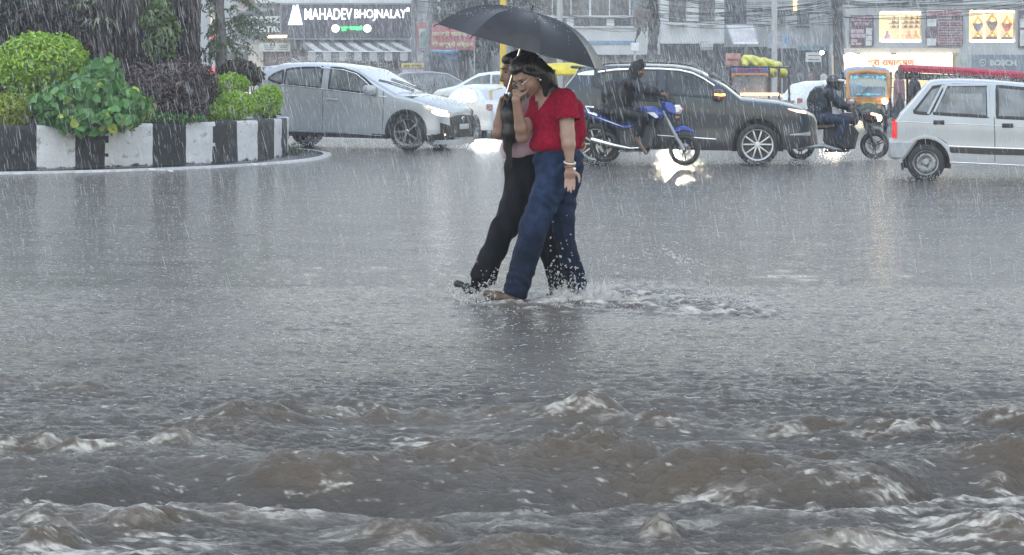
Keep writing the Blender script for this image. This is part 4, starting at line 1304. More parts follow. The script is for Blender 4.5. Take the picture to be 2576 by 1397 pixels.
csuv.side('chrome_pillar', [a(175, 0)[0], a(230, 0)[0], a(300, 0)[0]], [a(175, 556)[1], a(230, 540)[1], a(300, 532)[1]], [a(175, 568)[1], a(230, 570)[1], a(300, 570)[1]], mat('bright_trim', (0.7, 0.71, 0.72), 0.3, 0.3), t, 0.012)
csuv.strip('side_strip', [a(X, Y) for X, Y in ((700, 1018), (900, 1032), (1225, 1054))], 0.02, M_CHROME, t, 0.016)
for X0_, X1_ in ((820, 830), (1300, 1270)):
    csuv.strip('door_seam', [a(X0_, 730), a(X0_, 900), a(X1_, 1060)], 0.010, M_BLACK, t, 0.003)
p = a(700, 760); handle(t, csuv, p[0], p[1], M_GREY); p = a(1120, 790)
p = a(1245, 722); mirror(t, p[0], -float(csuv.hw(p[0], p[1])), p[1] + .01, mat('mirror_brown', (0.10, 0.05, 0.04), 0.4), -1, E_AMBER, sc=1.2)
mirror(t, p[0], float(csuv.hw(p[0], p[1])), p[1], M_GREY, 1, None, sc=1.1)
# headlight with the amber strip lit
hp = lambda X, Y: S_((X / 2.2527 + 2500 - 1800) * 2.329, Y / 2.2527 * 2.329)
csuv.side('headlight', [hp(130, 0)[0], hp(200, 0)[0], hp(270, 0)[0], hp(325, 0)[0]], [hp(130, 793)[1], hp(200, 803)[1], hp(270, 812)[1], hp(325, 840)[1]], [hp(130, 798)[1], hp(200, 826)[1], hp(270, 836)[1], hp(325, 852)[1]], M_LAMP_GLASS, t, 0.008)
csuv.side('indicator', [hp(140, 0)[0], hp(200, 0)[0], hp(268, 0)[0]], [hp(140, 796)[1], hp(200, 805)[1], hp(268, 815)[1]], [hp(140, 802)[1], hp(200, 822)[1], hp(268, 834)[1]], E_AMBER2, t, 0.014, both=False)
csuv.side('skid_trim', [hp(150, 0)[0], hp(230, 0)[0], hp(300, 0)[0]], [hp(150, 984)[1], hp(230, 975)[1], hp(300, 965)[1]], [hp(150, 990)[1], hp(230, 992)[1], hp(300, 994)[1]], M_STEEL, t, 0.012)
m = MB(); x_, z_ = a(185, 503)
m.box((x_ + .02, 0, z_ - .02), (0.34, WS * .76, .05), (0, .08, 0), 0, .02); m.build('roof_spoiler', M_GREY, t)
for sg in (-1, 1):
    m = MB(); pts = [(a(X, 0)[0], sg * WS * .355, S_(X, Y, .3)[1] + .0) for X, Y in ((330, 497), (420, 483), (700, 474), (930, 480), (1040, 500))]
    m.tube(pts, .014, 6); m.build('roof_rail', M_DARK, t)
for yv in (-.3, .3):
    m = MB(); xq = xb_ - .02
    pts = [(xq, yv + .3, csuv.ztop_at(xq, yv + .3) + .02), (xq - .3, yv - .1, csuv.ztop_at(xq - .3, yv - .1) + .025), (xq - .5, yv - .35, csuv.ztop_at(xq - .5, yv - .35) + .02)]
    m.tube(pts, .012, 6); m.build('wiper', M_BLACK, t)
csuv.side('tail_light', [a(60, 0)[0], a(110, 0)[0], a(150, 0)[0]], [a(60, 690)[1], a(110, 682)[1], a(150, 688)[1]], [a(60, 730)[1], a(110, 715)[1], a(150, 690)[1]], M_LAMP_GLASS, t, .01)

# ---- small silver hatchback leaving on the right
MR = Trace(2500, 0, 2.2527, 1145, 1325, R(11))
def a(X, Y, off=0.0): return MR(X, Y, off)
WM = 1.44
x_r = a(915, 900)[0]
top = [(x_r - .02, .42), (x_r, a(915, 900)[1]), a(960, 830), a(1060, 720), a(1150, 612), (a(1185, 590)[0], a(1185, 586)[1])] + [a(X, Y, .5) for X, Y in ((1260, 577), (1400, 575), (1600, 583), (1863, 606))]
xe = top[-1][0]; ze = top[-1][1]
top += [(xe + .45, ze - .02), (xe + .62, ze - .10), (xe + .98, .98), (xe + 1.1, .94), (xe + 1.62, .80), (xe + 1.68, .70), (xe + 1.7, .42)]
bot = [(x_r - .02, .30), (x_r + .2, .22), (0.4, .24), (1.9, .22), (xe + 1.7, .25)]
belt = [a(1060, 832), a(1600, 862), a(1863, 878), (3, .86)]
cm = Car(top, bot, WM, belt, 0.13, rf=.3, rr=.2, basef=.8, baser=.90, rc=.06)
win = []
for pts_t, pts_b in (([(1062, 810), (1110, 745), (1180, 648), (1258, 622)], [(1062, 824), (1110, 830), (1168, 834), (1258, 700)]), ([(1205, 815), (1250, 725), (1300, 632), (1340, 624), (1598, 628)], [(1205, 832), (1598, 856)]),
                     ([(1668, 632), (1863, 650), (2100, 668), (2250, 780)], [(1668, 860), (1863, 868), (2250, 888)])):
    T_ = sorted(a(X, Y) for X, Y in pts_t); B_ = sorted(a(X, Y) for X, Y in pts_b)
    xs = np.linspace(T_[0][0], T_[-1][0], 15)
    win.append((list(xs), list(np.interp(xs, [p[0] for p in T_], [p[1] for p in T_])), list(np.interp(xs, [p[0] for p in B_], [p[1] for p in B_]))))
M_SIL2 = paint('old_silver_paint', (0.38, 0.41, 0.44), 0.4, 0.38)
GL_MID = glass('grey_glass', (0.50, 0.54, 0.56), 0.06, 0.42, (0.42, 0.45, 0.47))
fw_ = 2.14
t = full_car('old_hatchback', 'small old silver hatchback with black side stripe at the right edge', MR, cm, M_SIL2, win, [(0, .262, .335), (fw_, .262, .335)],
             [(fw_, .262), (0, .262)], (xe + .64, xe + .97, .86), None, [(-1, .2), (3, .2)], 'steel', mat('dull_rim', (0.30, 0.31, 0.31), 0.4, 0.5, var=.3), 0.66, GL_MID, tw=.15,
             cabin=(0.0, 2.1, .88, ((1.05, (-.32, .32)), (0.35, (-.32, .32))), .70))
for pts in ([(1205, 820), (1300, 624), (1600, 622), (1604, 858)], [(1050, 800), (1190, 622), (1275, 612), (1160, 835)]):
    cm.strip('window_frame', [a(*p) for p in pts], .03, M_SIL2, t, .012)
z1, z2 = a(1400, 1085)[1], a(1400, 1128)[1]
cm.side('side_stripe', [a(1318, 0)[0], a(1600, 0)[0], 1.78], [a(1318, 1078)[1], a(1600, 1088)[1], a(2090, 1103)[1]], [a(1318, 1118)[1], a(1600, 1132)[1], a(2090, 1146)[1]], M_BLACK, t, .008)
cm.strip('trim_strip', [a(1310, 1070), a(1600, 1082), a(2090, 1098)], .014, M_CHROME, t, .012)
cm.strip('sill_strip', [a(1330, 1188), a(1863, 1212)], .012, M_CHROME, t, .01)
cm.strip('body_crease', [a(935, 890), a(1300, 905), a(1863, 928)], .010, mat('crease_highlight', (0.62, 0.65, 0.68), .3, .2), t, .004)  # paler strip paints a highlight along the pressed crease
for q in ([(1645, 860), (1650, 1000), (1650, 1185)], [(1170, 1015), (1235, 1010), (1300, 1050)]):
    cm.strip('door_seam', [a(*p) for p in q], .009, M_BLACK, t, .003)
for X in (1240, 1743):
    Yh = 897 if X < 1500 else 920
    p = a(X, Yh)
    for sg in (-1, 1):
        MB().box((p[0], sg * (float(cm.hw(*p)) + .008), p[1]), (.15, .025, .06), None, 0, .008).build('handle', M_BLACK, t)
cm.side('tail_light', [a(893, 0)[0] + .01, a(910, 0)[0], a(932, 0)[0]], [a(893, 892)[1], a(910, 890)[1], a(932, 892)[1]], [a(893, 1012)[1], a(910, 1014)[1], a(928, 1012)[1]], M_REDLAMP, t, .012, k=8)
m = MB(); p = a(880, 1030); pb = a(880, 1170); pr_ = a(1085, 1030)
pl_ = [(p[0] - .01, p[1] - .015), (p[0] + .05, p[1]), (pr_[0], pr_[1]), (pr_[0] - .06, pr_[1] - .09), (a(1000, 1150)[0], a(1000, 1150)[1]), (a(980, 1180)[0], pb[1] + .0), (pb[0] + .02, pb[1] + .01), (p[0] - .02, pb[1] + .06)]
m.plate(pl_, -WM / 2 - .012, WM / 2 + .012, .03); m.build('bumper', mat('grey_bumper', (0.33, 0.35, 0.37), .45), t)
m = MB(); q = a(975, 1190)
m.box((q[0], -WM / 2 + .1, q[1] - .02), (.03, .16, .17), None, 0, .004); m.box((q[0], WM / 2 - .1, q[1] - .02), (.03, .16, .17), None, 0, .004); m.build('mud_flap', M_BLACK, t)
m = MB(); m.cyl((q[0] + .1, .2, .26), (q[0] - .02, .2, .25), .025); m.build('exhaust', M_DARK, t)
maruti = t
# ------------------------------------------------------------------ people
def V8(x, y, dy=0.0, D=13.2): return tuple(P(1161.4 + .2273 * x, 116.1 + .2273 * y, D + dy))
def V9(x, y, dy=0.0, D=13.2): return tuple(P(1122.7 + .3159 * x, 340.7 + .3159 * y, D + dy))
def skin(name, col): return mat(name, col, 0.42, var=0.10, scale=14, sss=0.08, bump=0.08, bscale=120)
SK1, SK2, SK3 = skin('skin_light', (0.30, 0.185, 0.135)), skin('skin_brown', (0.22, 0.125, 0.085)), skin('skin_dark', (0.15, 0.085, 0.06))
M_HAIR = mat('black_hair', (0.012, 0.010, 0.010), 0.33, var=0.4, scale=60, bump=0.6, bscale=120, stretch=(1, 1, 0.12))
M_EYE = mat('eye_dark', (0.02, 0.015, 0.012), 0.15)
class Head:
    def __init__(h, c, f, up, sc=1.0):
        h.c = Vector(c); h.s = sc
        h.ey = Vector(f).normalized()
        h.ex = h.ey.cross(Vector(up)).normalized()
        h.ez = h.ex.cross(h.ey).normalized()
        h.M = Matrix((h.ex, h.ey, h.ez)).transposed()
        h.e = tuple(h.M.to_euler())
    def p(h, x, y, z): return tuple(h.c + h.s * (h.ex * x + h.ey * y + h.ez * z))
    def E(h, c, r, k=0.02): return ('e', h.p(*c), tuple(h.s * q for q in r), h.e, k * h.s)
    def C(h, a, b, ra, rb, k=0.012): return ('c', h.p(*a), h.p(*b), ra * h.s, rb * h.s, k * h.s)
    def prims(h):
        o = [h.E((0, -.012, .03), (.075, .095, .088)), h.E((0, .032, -.012), (.060, .060, .075), .03), h.E((0, .03, -.058), (.053, .056, .052), .03),
             h.E((0, .066, -.092), (.020, .018, .016), .025), h.C((0, .088, .018), (0, .108, -.026), .008, .0125), h.E((0, .094, -.030), (.019, .012, .009), .012),
             h.E((0, .088, -.052), (.024, .012, .008), .010), h.E((0, .087, -.064), (.022, .011, .008), .008), h.E((0, .078, .038), (.048, .016, .009), .016)]
        for s in (-1, 1):
            o += [h.E((s * .075, -.008, -.012), (.009, .020, .032), .008), h.E((s * .042, .062, -.028), (.024, .022, .022), .025)]
        return o
    def face(h, parent, lip):
        for s in (-1, 1):
            m = MB(); m.ell((0, 0, 0), (.0125, .008, .007), None, 12)
            o = m.build('eye', M_EYE, parent); o.location = Vector(h.p(s * .031, .083, .014)) - parent.location; o.rotation_euler = h.M.to_euler()
            m = MB(); m.tube([(-.018 * s, 0, -.004), (0, .004, .004), (.018 * s, -.006, 0)], .004, 6)
            o = m.build('eyebrow', M_HAIR, parent); o.location = Vector(h.p(s * .032, .091, .036)) - parent.location; o.rotation_euler = h.M.to_euler()
        m = MB(); m.ell((0, 0, .006), (.022, .010, .0055), None, 12); m.ell((0, -.001, -.006), (.019, .010, .006), None, 12)
        o = m.build('lips', lip, parent); o.location = Vector(h.p(0, .094, -.057)) - parent.location; o.rotation_euler = h.M.to_euler()
def vsub(a, b): return Vector(a) - Vector(b)
def hand_prims(wrist, palm_dir, side_dir, back_dir, curl, size=1.0, thumb=1, spread=0.0, thumb_curl=0.4):
    """wrist point, direction of the fingers, direction towards the thumb side, direction out of the back of the hand"""
    w = Vector(wrist); d = Vector(palm_dir).normalized(); n = Vector(back_dir); n = (n - d * n.dot(d)).normalized()
    sd_ = Vector(side_dir); sd_ = (sd_ - d * sd_.dot(d) - n * sd_.dot(n)).normalized()
    s = size; o = []
    M = Matrix((sd_, n, d)).transposed(); e = tuple(M.to_euler())
    o.append(('e', tuple(w + d * .048 * s), (.039 * s, .015 * s, .052 * s), e, .012))
    o.append(('c', tuple(w), tuple(w + d * .03 * s), .024 * s, .024 * s, .015))
    lens = (.070, .080, .074, .058)
    for i, L in enumerate(lens):
        off = (.0285 - .019 * i) * s
        base = w + d * (.088 - .004 * abs(i - 1.2)) * s + sd_ * off
        dirv = (d + sd_ * (spread * (1.5 - i))).normalized()
        p0 = base; ang = 0.0
        segs = (.45, .32, .23)
        r = (.0092, .0084, .0076, .0066)
        for k, sg in enumerate(segs):
            ang += curl[i] * (0.8, 1.0, 0.7)[k]
            dv = dirv * math.cos(ang) - n * math.sin(ang)
            p1 = p0 + dv * L * sg * s
            o.append(('c', tuple(p0), tuple(p1), r[k] * s, r[k + 1] * s, .004))
            p0 = p1
    tb_ = w + d * .028 * s + sd_ * .028 * s
    t1 = tb_ + (d * .6 + sd_ * .8 - n * thumb_curl * .5).normalized() * .034 * s
    t2 = t1 + (d * .9 + sd_ * .25 - n * thumb_curl).normalized() * .030 * s
    t3 = t2 + (d * .95 - n * thumb_curl * 1.2).normalized() * .022 * s
    o += [('c', tuple(tb_), tuple(t1), .0125 * s, .0105 * s, .008), ('c', tuple(t1), tuple(t2), .0105 * s, .009 * s, .004), ('c', tuple(t2), tuple(t3), .009 * s, .007 * s, .004)]
    return o
def strands(name, curves, mat_, parent, r=0.004, n=6):
    m = MB()
    for c in curves:
        c = [Vector(q) - parent.location for q in c]
        m.tube(c, [r] * (len(c) - 1) + [r * 0.3], n)
    return m.build(name, mat_, parent)

# ---- woman in the red top
w1 = thing('person', 'woman in red top and blue jeans laughing behind her hand while wading', 'person', (P(1330, 0, 13.2).x, 13.2, 0))
H1 = Head(V8(738, 325, -.06), (-.62, -.50, -.72), (-.42, -.22, 1), 1.06)
body = H1.prims()
nk = V8(955, 560, .02)
body += [('c', H1.p(0, -.05, -.07), nk, .050, .056, .03), ('c', nk, V8(1010, 700, .03), .075, .10, .05)]
body += [('e', V8(1010, 760, .01), (.135, .10, .16), (0, 0, .5), .05), ('c', V8(1010, 900, .01), V8(1010, 1150, .0), .115, .115, .05), ('e', V9(890, 230), (.145, .105, .11), (0, 0, .4), .05)]
body += [('c', V8(1130, 590, -.09), V8(870, 620, .12), .055, .05, .03)]
# near arm hanging, palm to the viewer
el = V8(1172, 985, -.17); wr = V8(1196, 1275, -.20)
body += [('c', V8(1150, 610, -.11), el, .056, .046, .02), ('c', el, V8(1182, 1090, -.185), .046, .043, .02), ('c', V8(1182, 1090, -.185), wr, .043, .0265, .02)]
body += hand_prims(V9(985, 258, -.20), (V9(992, 500, -.23)[0] - V9(985, 258)[0], -.03, V9(992, 500)[2] - V9(985, 258)[2]), (1, -.25, 0), (.15, 1, 0), (.30, .22, .20, .30), 1.02, thumb_curl=.3)
# far arm raised, hand over the mouth
el2 = V8(672, 1005, -.05); wr2 = V8(600, 590, -.17)
body += [('c', V8(850, 640, .10), el2, .048, .040, .02), ('c', el2, V8(655, 900, -.09), .041, .041, .02), ('c', V8(655, 900, -.09), wr2, .041, .026, .02)]
mouth = Vector(H1.p(0, .115, -.05))
body += hand_prims(wr2, tuple(mouth + Vector((-.02, -.01, .03)) - Vector(wr2)), (.8, -.5, .1), (-.5, -.85, 0), (.55, .6, .65, .7), 0.95, thumb_curl=.2)
# legs
hipL, knL, anL = V9(850, 330, -.08), V9(690, 750, -.09), V9(555, 1245, -.07)
hipR, knR, anR = V9(925, 380, .08), V9(938, 760, .12), V9(1058, 1235, .14)
for h_, k_, a_ in ((hipL, knL, anL), (hipR, knR, anR)):
    body += [('c', h_, k_, .085, .055, .03), ('c', k_, a_, .053, .034, .03)]
body += [('c', anL, V9(400, 1290, -.09), .034, .028, .02), ('c', anR, V9(1110, 1300, .13), .034, .028, .02)]
sdf_obj('body', body, .0062, SK1, w1, .018, relax=1)
H1.face(w1, mat('lip_rose', (0.28, 0.09, 0.08), .35))
# top with a V neck
RED = mat('red_knit', (0.25, 0.003, 0.024), 0.8, var=0.25, scale=40, bump=0.7, bscale=170, spec=.1)
vt = Vector(V8(845, 715)); vl = Vector(V8(838, 560)); vr = Vector(V8(950, 552))
def red_disp(x, y, z):
    d = 0.006 * fbm(x * 16, y * 16, z * 9, 3) + 0.004 * np.sin(z * 95 + 3 * fbm(x * 9, y * 9, z * 5, 2)) * sstep(1.02, 0.98, z)
    t = np.clip((z - vt.z) / (vl.z - vt.z), -1, 3)
    x0_ = vt.x + (vl.x - vt.x) * t; x1_ = vt.x + (vr.x - vt.x) * t
    return d + np.where((t > 0) & (x > x0_) & (x < x1_) & (y < 13.22), 0.05, 0)
top_ = [('e', V8(1020, 770, .01), (.150, .122, .17), (0, 0, .5), .05), ('c', V8(1030, 800, .01), V8(1035, 1010, .0), .135, .138, .05), ('e', V8(1030, 1085, 0), (.170, .140, .10), (0, 0, .4), .04),
        ('c', V8(1130, 575, -.085), V8(880, 610, .12), .066, .058, .04), ('c', V8(985, 570, .05), V8(1010, 720, .02), .085, .12, .04),
        ('f', V8(1150, 600, -.11), V8(1166, 800, -.14), .074, .078, .03), ('c', V8(860, 640, .10), V8(790, 800, .03), .062, .058, .03),
        ('c', V8(1230, 700, .03), V8(1255, 960, .05), .075, .080, .05), ('c', V8(1150, 1100, .06), V8(1290, 1190, .08), .07, .045, .04)]
sdf_obj('top', top_, .0065, RED, w1, .03, red_disp, cuts=[(V8(1000, 1182), (-.04, 0, -1))] if False else [(V8(730, 1172), (.055, 0, -1))], relax=1)
# sleeve frill
m = MB()
cen = Vector(V8(1166, 800, -.14))
vs = []; nf = 48
axd = (Vector(V8(1166, 800, -.14)) - Vector(V8(1150, 600, -.11))).normalized(); ax_ = axd.orthogonal().normalized(); bx__ = axd.cross(ax_)
for j, (rr, hh_) in enumerate(((.072, -.03), (.079, -.006), (.083, .012))):
    for i in range(nf):
        an = 2 * PI * i / nf; rf_ = rr + (0.006 * j / 2) * math.sin(an * 11)
        q = cen + ax_ * rf_ * math.cos(an) + bx__ * rf_ * math.sin(an) + axd * (hh_ + .006 * (j / 2) * math.sin(an * 7))
        vs.append(q - w1.location)
m.add(vs, [(j * nf + i, j * nf + (i + 1) % nf, (j + 1) * nf + (i + 1) % nf, (j + 1) * nf + i) for j in range(2) for i in range(nf)])
m.build('sleeve_frill', RED, w1)
JEAN = mat('blue_denim', (0.008, 0.017, 0.045), 0.6, var=0.35, scale=9, bump=0.5, bscale=260, col2=(0.027, 0.052, 0.115), lo=.42, hi=.80, spec=.12)
wet_hem(JEAN, .30, .62, .5)
def jean_disp(x, y, z):
    return 0.009 * fbm(x * 12, y * 12, z * 5, 4) + 0.0016 * np.sin(30 * fbm(x * 5, y * 5, z * 2.2, 2) + 40 * x) + 0.005 * np.sin(z * 75 + 40 * x + 5 * fbm(x * 6, y * 6, z * 6, 2)) * np.exp(-((z - .62) / .10) ** 2) + 0.006 * np.sin(z * 80 - 45 * x + 3 * fbm(x * 7, y * 7, z * 7, 2)) * np.exp(-((z - .95) / .08) ** 2) + 0.004 * np.sin(z * 85 + 45 * x + 6 * fbm(x * 8, y * 8, z * 8, 2)) * np.exp(-((z - .16) / .08) ** 2)
jn = [('e', V9(893, 215), (.165, .135, .13), (0, 0, .4), .05), ('c', V9(893, 100), V9(893, 200), .135, .145, .04), ('e', V9(968, 325, .05), (.098, .11, .12), None, .05),
      ('c', V9(852, 330, -.06), V9(692, 745, -.09), .112, .090, .04), ('f', V9(692, 745, -.09), V9(545, 1265, -.07), .089, .080, .04),
      ('c', V9(922, 390, .07), V9(938, 760, .12), .105, .066, .04), ('f', V9(938, 760, .12), V9(1060, 1262, .14), .066, .062, .04)]
sdf_obj('jeans', jn, .0068, JEAN, w1, .035, jean_disp, cuts=[(V9(890, 108), (0, 0, 1))], relax=1)
# hair
def hair_disp(x, y, z): return 0.0012 * np.sin(260 * x + 180 * y + 9 * fbm(x * 9, y * 9, z * 4, 2)) + 0.004 * fbm(x * 15, y * 15, z * 6, 2)
hr = [H1.E((0, -.034, .048), (.086, .098, .084)), H1.E((0, .012, .092), (.072, .066, .034), .03), H1.C((.066, .035, .055), (.078, -.012, -.005), .018, .022, .02), H1.C((-.066, .035, .055), (-.078, -.012, -.005), .018, .022, .02), H1.C((0.05, -.055, .01), (0.05, -.075, -.04), .052, .05, .03), H1.C((-.05, -.055, .01), (-.045, -.075, -.04), .05, .045, .03),
      ('c', H1.p(0, -.07, .0), V8(965, 390, -.02), .075, .055, .03), ('c', V8(955, 330, -.05), V8(1015, 455, -.03), .045, .025, .03), ('c', V8(915, 300, -.09), V8(930, 540, -.07), .038, .018, .03), ('c', V8(960, 380, -.06), V8(1045, 440, -.05), .03, .012, .02)]
sdf_obj('hair', hr, .0055, M_HAIR, w1, .02, hair_disp, relax=1)
q = [V8(935 + 8 * i, 250 + 12 * i, -.08) for i in range(3)]
strands('hair_strand', [[V8(900 + 12 * i, 290, -.07), V8(950 + 16 * i, 390, -.075), V8(975 + 24 * i, 455 + 6 * (i % 3), -.06)] for i in range(5)], M_HAIR, w1, .005)
# fine loose hair lying over the head
rs = random.Random(8)
cv = []
for i in range(70):
    a0 = rs.uniform(-1.2, 1.2); x0_ = rs.uniform(-.06, .06)
    pts = []
    for k in range(7):
        s = k / 6; th = 1.05 - s * rs.uniform(2.2, 2.9)
        w_ = math.sqrt(max(.05, 1 - (x0_ / .092) ** 2))
        pts.append(H1.p(x0_ * (1 + .35 * s), -.034 + .102 * w_ * math.sin(th + .25) , .048 + .090 * w_ * math.cos(th - .15) - .03 * s * s))
    cv.append(pts)
for i in range(26):
    o_ = rs.uniform(-1, 1)
    cv.append([H1.p(.03 * o_, -.10, .03), V8(935 + 40 * rs.random(), 330 + 30 * rs.random(), -.05 - .05 * rs.random()), V8(960 + 70 * rs.random(), 440 + 40 * rs.random(), -.06), V8(930 + 130 * rs.random(), 500 + 70 * rs.random(), -.07)])
strands('loose_hair', cv, M_HAIR, w1, .0022, 5)
# glasses
m = MB()
for s in (-1, 1):
    m.lathe([(.021, -.0015), (.0235, -.0015), (.0235, .0015), (.021, .0015), (.021, -.0015)], (s * .033, 0, 0), 'Y', 20)
    m.tube([(s * .056, 0, .008), (s * .072, -.03, .010), (s * .080, -.095, .004)], .003, 6)
m.tube([(-.011, 0, .004), (0, .004, .008), (.011, 0, .004)], .0025, 6)
g = m.build('glasses', mat('glasses_frame', (0.62, 0.60, 0.57), .25, .5), w1); g.location = Vector(H1.p(0, .103, .008)) - w1.location; g.rotation_euler = H1.M.to_euler()
MB().ell((0, 0, 0), (.009, .009, .009), None, 10).build('earring', M_CHROME, w1).location = Vector(H1.p(.084, .0, -.045)) - w1.location
MB().ell((0, 0, 0), (.009, .009, .009), None, 10).build('earring', M_CHROME, w1).location = Vector(H1.p(-.084, .0, -.045)) - w1.location
# bangles
def bangle(c, r, tk, m_, parent, tilt=(0, 0, 0)):
    o = MB().torus((0, 0, 0), r, tk, 'Z', 28, 8).build('bangle', m_, parent); o.location = Vector(c) - parent.location; o.rotation_euler = tilt
bangle(V9(983, 216, -.20), .036, .0055, mat('ivory_bangle', (0.6, 0.55, 0.48), .3), w1, (.25, .1, 0))
bangle(V9(984, 240, -.20), .034, .0040, mat('copper_bangle', (0.30, 0.16, 0.10), .3, .6), w1, (.2, -.1, 0))
bangle(V9(985, 258, -.20), .033, .0045, MATS['copper_bangle'], w1, (.3, .15, 0))
MB().ell((0, 0, 0), (.011, .008, .011), None, 10).build('watch_charm', M_WHITE, w1).location = Vector(V9(1020, 268, -.22)) - w1.location
def shoe(pts, m_, sole, parent, name='shoe'):
    pr = []
    for i in range(len(pts) - 1):
        pr.append(('c', pts[i][0], pts[i + 1][0], pts[i][1], pts[i + 1][1], .02))
    o = sdf_obj(name, pr, .006, m_, parent, .02, relax=1)
    m = MB(); m.tube([Vector(p[0]) - parent.location + Vector((0, 0, -p[1] * .75)) for p in pts], [p[1] * .85 for p in pts], 10); m.build('sole', sole, o if False else parent)
TAN = mat('tan_leather', (0.085, 0.050, 0.032), .45, var=.3, scale=30, bump=.4)
shoe([(V9(585, 1310, -.075), .036), (V9(500, 1300, -.085), .042), (V9(400, 1292, -.10), .040), (V9(322, 1262, -.105), .026)], TAN, mat('brown_sole', (0.06, 0.045, 0.035), .6), w1)
BLK_SHOE = mat('black_shoe', (0.015, 0.015, 0.017), .4)
shoe([(V9(1065, 1275, .14), .036), (V9(1100, 1300, .13), .036), (V9(1135, 1322, .12), .026)], BLK_SHOE, M_BLACK, w1)

# ---- her companion with the umbrella
D2 = 13.52
def A8(x, y, dy=0.0): return V8(x, y, dy, D2)
def A9(x, y, dy=0.0): return V9(x, y, dy, D2)
w2 = thing('person', 'dark-haired woman in pink top and black trousers holding the umbrella', 'person', (P(1290, 0, D2).x, D2, 0))
H2 = Head(A8(628, 290), (-.93, -.22, -.16), (-.12, 0, 1), 1.16)
body = H2.prims()
nk = A8(700, 590, .02)
body += [('c', H2.p(0, -.04, -.06), nk, .050, .055, .03), ('c', nk, A8(700, 760, .02), .07, .10, .05), ('e', A8(695, 800, 0), (.12, .10, .16), (0, 0, .3), .05), ('c', A8(690, 900), A8(670, 1180), .10, .105, .05), ('e', A9(640, 250), (.13, .10, .11), None, .05)]
sh = A8(625, 660, -.10); el = A8(412, 962, -.16); wr = A8(432, 720, -.15)
body += [('c', A8(760, 650, .1), sh, .05, .048, .03), ('c', sh, el, .047, .042, .02), ('c', el, A8(418, 860, -.16), .043, .040, .02), ('c', A8(418, 860, -.16), wr, .040, .028, .02)]
grip = Vector(A8(462, 640, -.17))
body += hand_prims(wr, (0.05, 0.0, 1), (.25, .9, 0), (-.95, .2, .1), (1.15, 1.2, 1.2, 1.15), 1.0, thumb_curl=1.0)
el2 = A8(1180, 1040, .10); wr3 = V8(1305, 1075, .17)
body += [('c', A8(780, 660, .16), el2, .046, .04, .02), ('c', el2, wr3, .04, .028, .02)]
body += hand_prims(wr3, (.02, -.9, -.35), (-.3, 0, 1), (1, .2, .1), (.5, .55, .6, .65), 1.0, thumb_curl=.2)
hipL, knL, anL = A9(610, 330, -.05), A9(462, 720, -.06), A9(285, 1150, -.05)
hipR, knR, anR = A9(690, 380, .06), A9(800, 800, .05), A9(910, 1215, .04)
for h_, k_, a_ in ((hipL, knL, anL), (hipR, knR, anR)):
    body += [('c', h_, k_, .08, .052, .03), ('c', k_, a_, .05, .033, .03)]
body += [('c', anL, A9(150, 1225, -.05), .033, .026, .02), ('c', anR, A9(840, 1270, .02), .033, .028, .02)]
sdf_obj('body', body, .0062, SK2, w2, .018, relax=1)
H2.face(w2, mat('lip_brown', (0.13, 0.05, 0.045), .35))
PINK = mat('pink_jersey', (0.52, 0.35, 0.41), 0.7, var=.12, scale=18, bump=.3, bscale=160)
tp = [('e', A8(695, 790, 0), (.135, .118, .17), (0, 0, .3), .05), ('c', A8(690, 880), A8(672, 1090), .118, .125, .05), ('e', A8(668, 1150, 0), (.148, .125, .11), None, .05), ('c', A8(640, 650, -.08), A8(760, 640, .12), .06, .058, .04),
      ('f', A8(628, 660, -.10), A8(555, 800, -.12), .062, .066, .03), ('c', A8(780, 660, .14), A8(860, 780, .14), .06, .06, .03)]
sdf_obj('tee_shirt', tp, .0066, PINK, w2, .03, lambda x, y, z: 0.006 * fbm(x * 13, y * 13, z * 7, 3) + .003 * np.sin(x * 60 + z * 40), cuts=[(A8(600, 1242), (.03, 0, -1))], relax=1)
BLK = mat('black_cloth', (0.007, 0.007, 0.009), 0.6, var=.3, scale=12, bump=.4, bscale=120, spec=.08)
pn = [('e', A9(640, 235), (.142, .118, .13), None, .05), ('c', A9(645, 150), A9(640, 230), .122, .13, .04), ('c', A9(628, 320, -.04), A9(470, 720, -.06), .106, .080, .04), ('f', A9(470, 720, -.06), A9(286, 1150, -.05), .080, .088, .04),
      ('f', A9(300, 1080, -.05), A9(268, 1205, -.05), .06, .066, .03), ('c', A9(690, 380, .06), A9(805, 800, .05), .104, .084, .04), ('f', A9(805, 800, .05), A9(925, 1235, .04), .084, .084, .04)]
sdf_obj('trousers', pn, .0068, BLK, w2, .035, lambda x, y, z: 0.010 * fbm(x * 12, y * 12, z * 4, 3) + .005 * np.sin(x * 70 + y * 40 + z * 10), cuts=[(A9(640, 145), (0, 0, 1))], relax=1)
hr = [H2.E((0, -.028, .043), (.086, .100, .088)), H2.C((.068, .03, .05), (.070, -.02, -.06), .018, .030, .02), H2.C((-.068, .03, .05), (-.070, -.02, -.06), .018, .030, .02), ('c', A8(590, 640, -.08), A8(582, 1000, -.15), .050, .040, .04), H2.E((0, .035, .085), (.068, .052, .036), .02), H2.C((.05, -.04, .02), (.05, -.05, -.07), .05, .045, .03), H2.C((-.05, -.04, .02), (-.05, -.05, -.07), .05, .045, .03),
      ('c', H2.p(-.02, -.06, -.05), A8(600, 620, -.10), .055, .055, .04), ('c', A8(600, 620, -.10), A8(540, 760, -.17), .055, .062, .04), ('c', A8(540, 760, -.17), A8(528, 960, -.18), .062, .052, .04), ('c', A8(528, 960, -.18), A8(505, 1120, -.17), .050, .028, .04), ('c', A8(505, 1120, -.17), A8(530, 1260, -.16), .026, .014, .03)]
sdf_obj('hair', hr, .006, M_HAIR, w2, .02, hair_disp, relax=1)
r_ = random.Random(5)
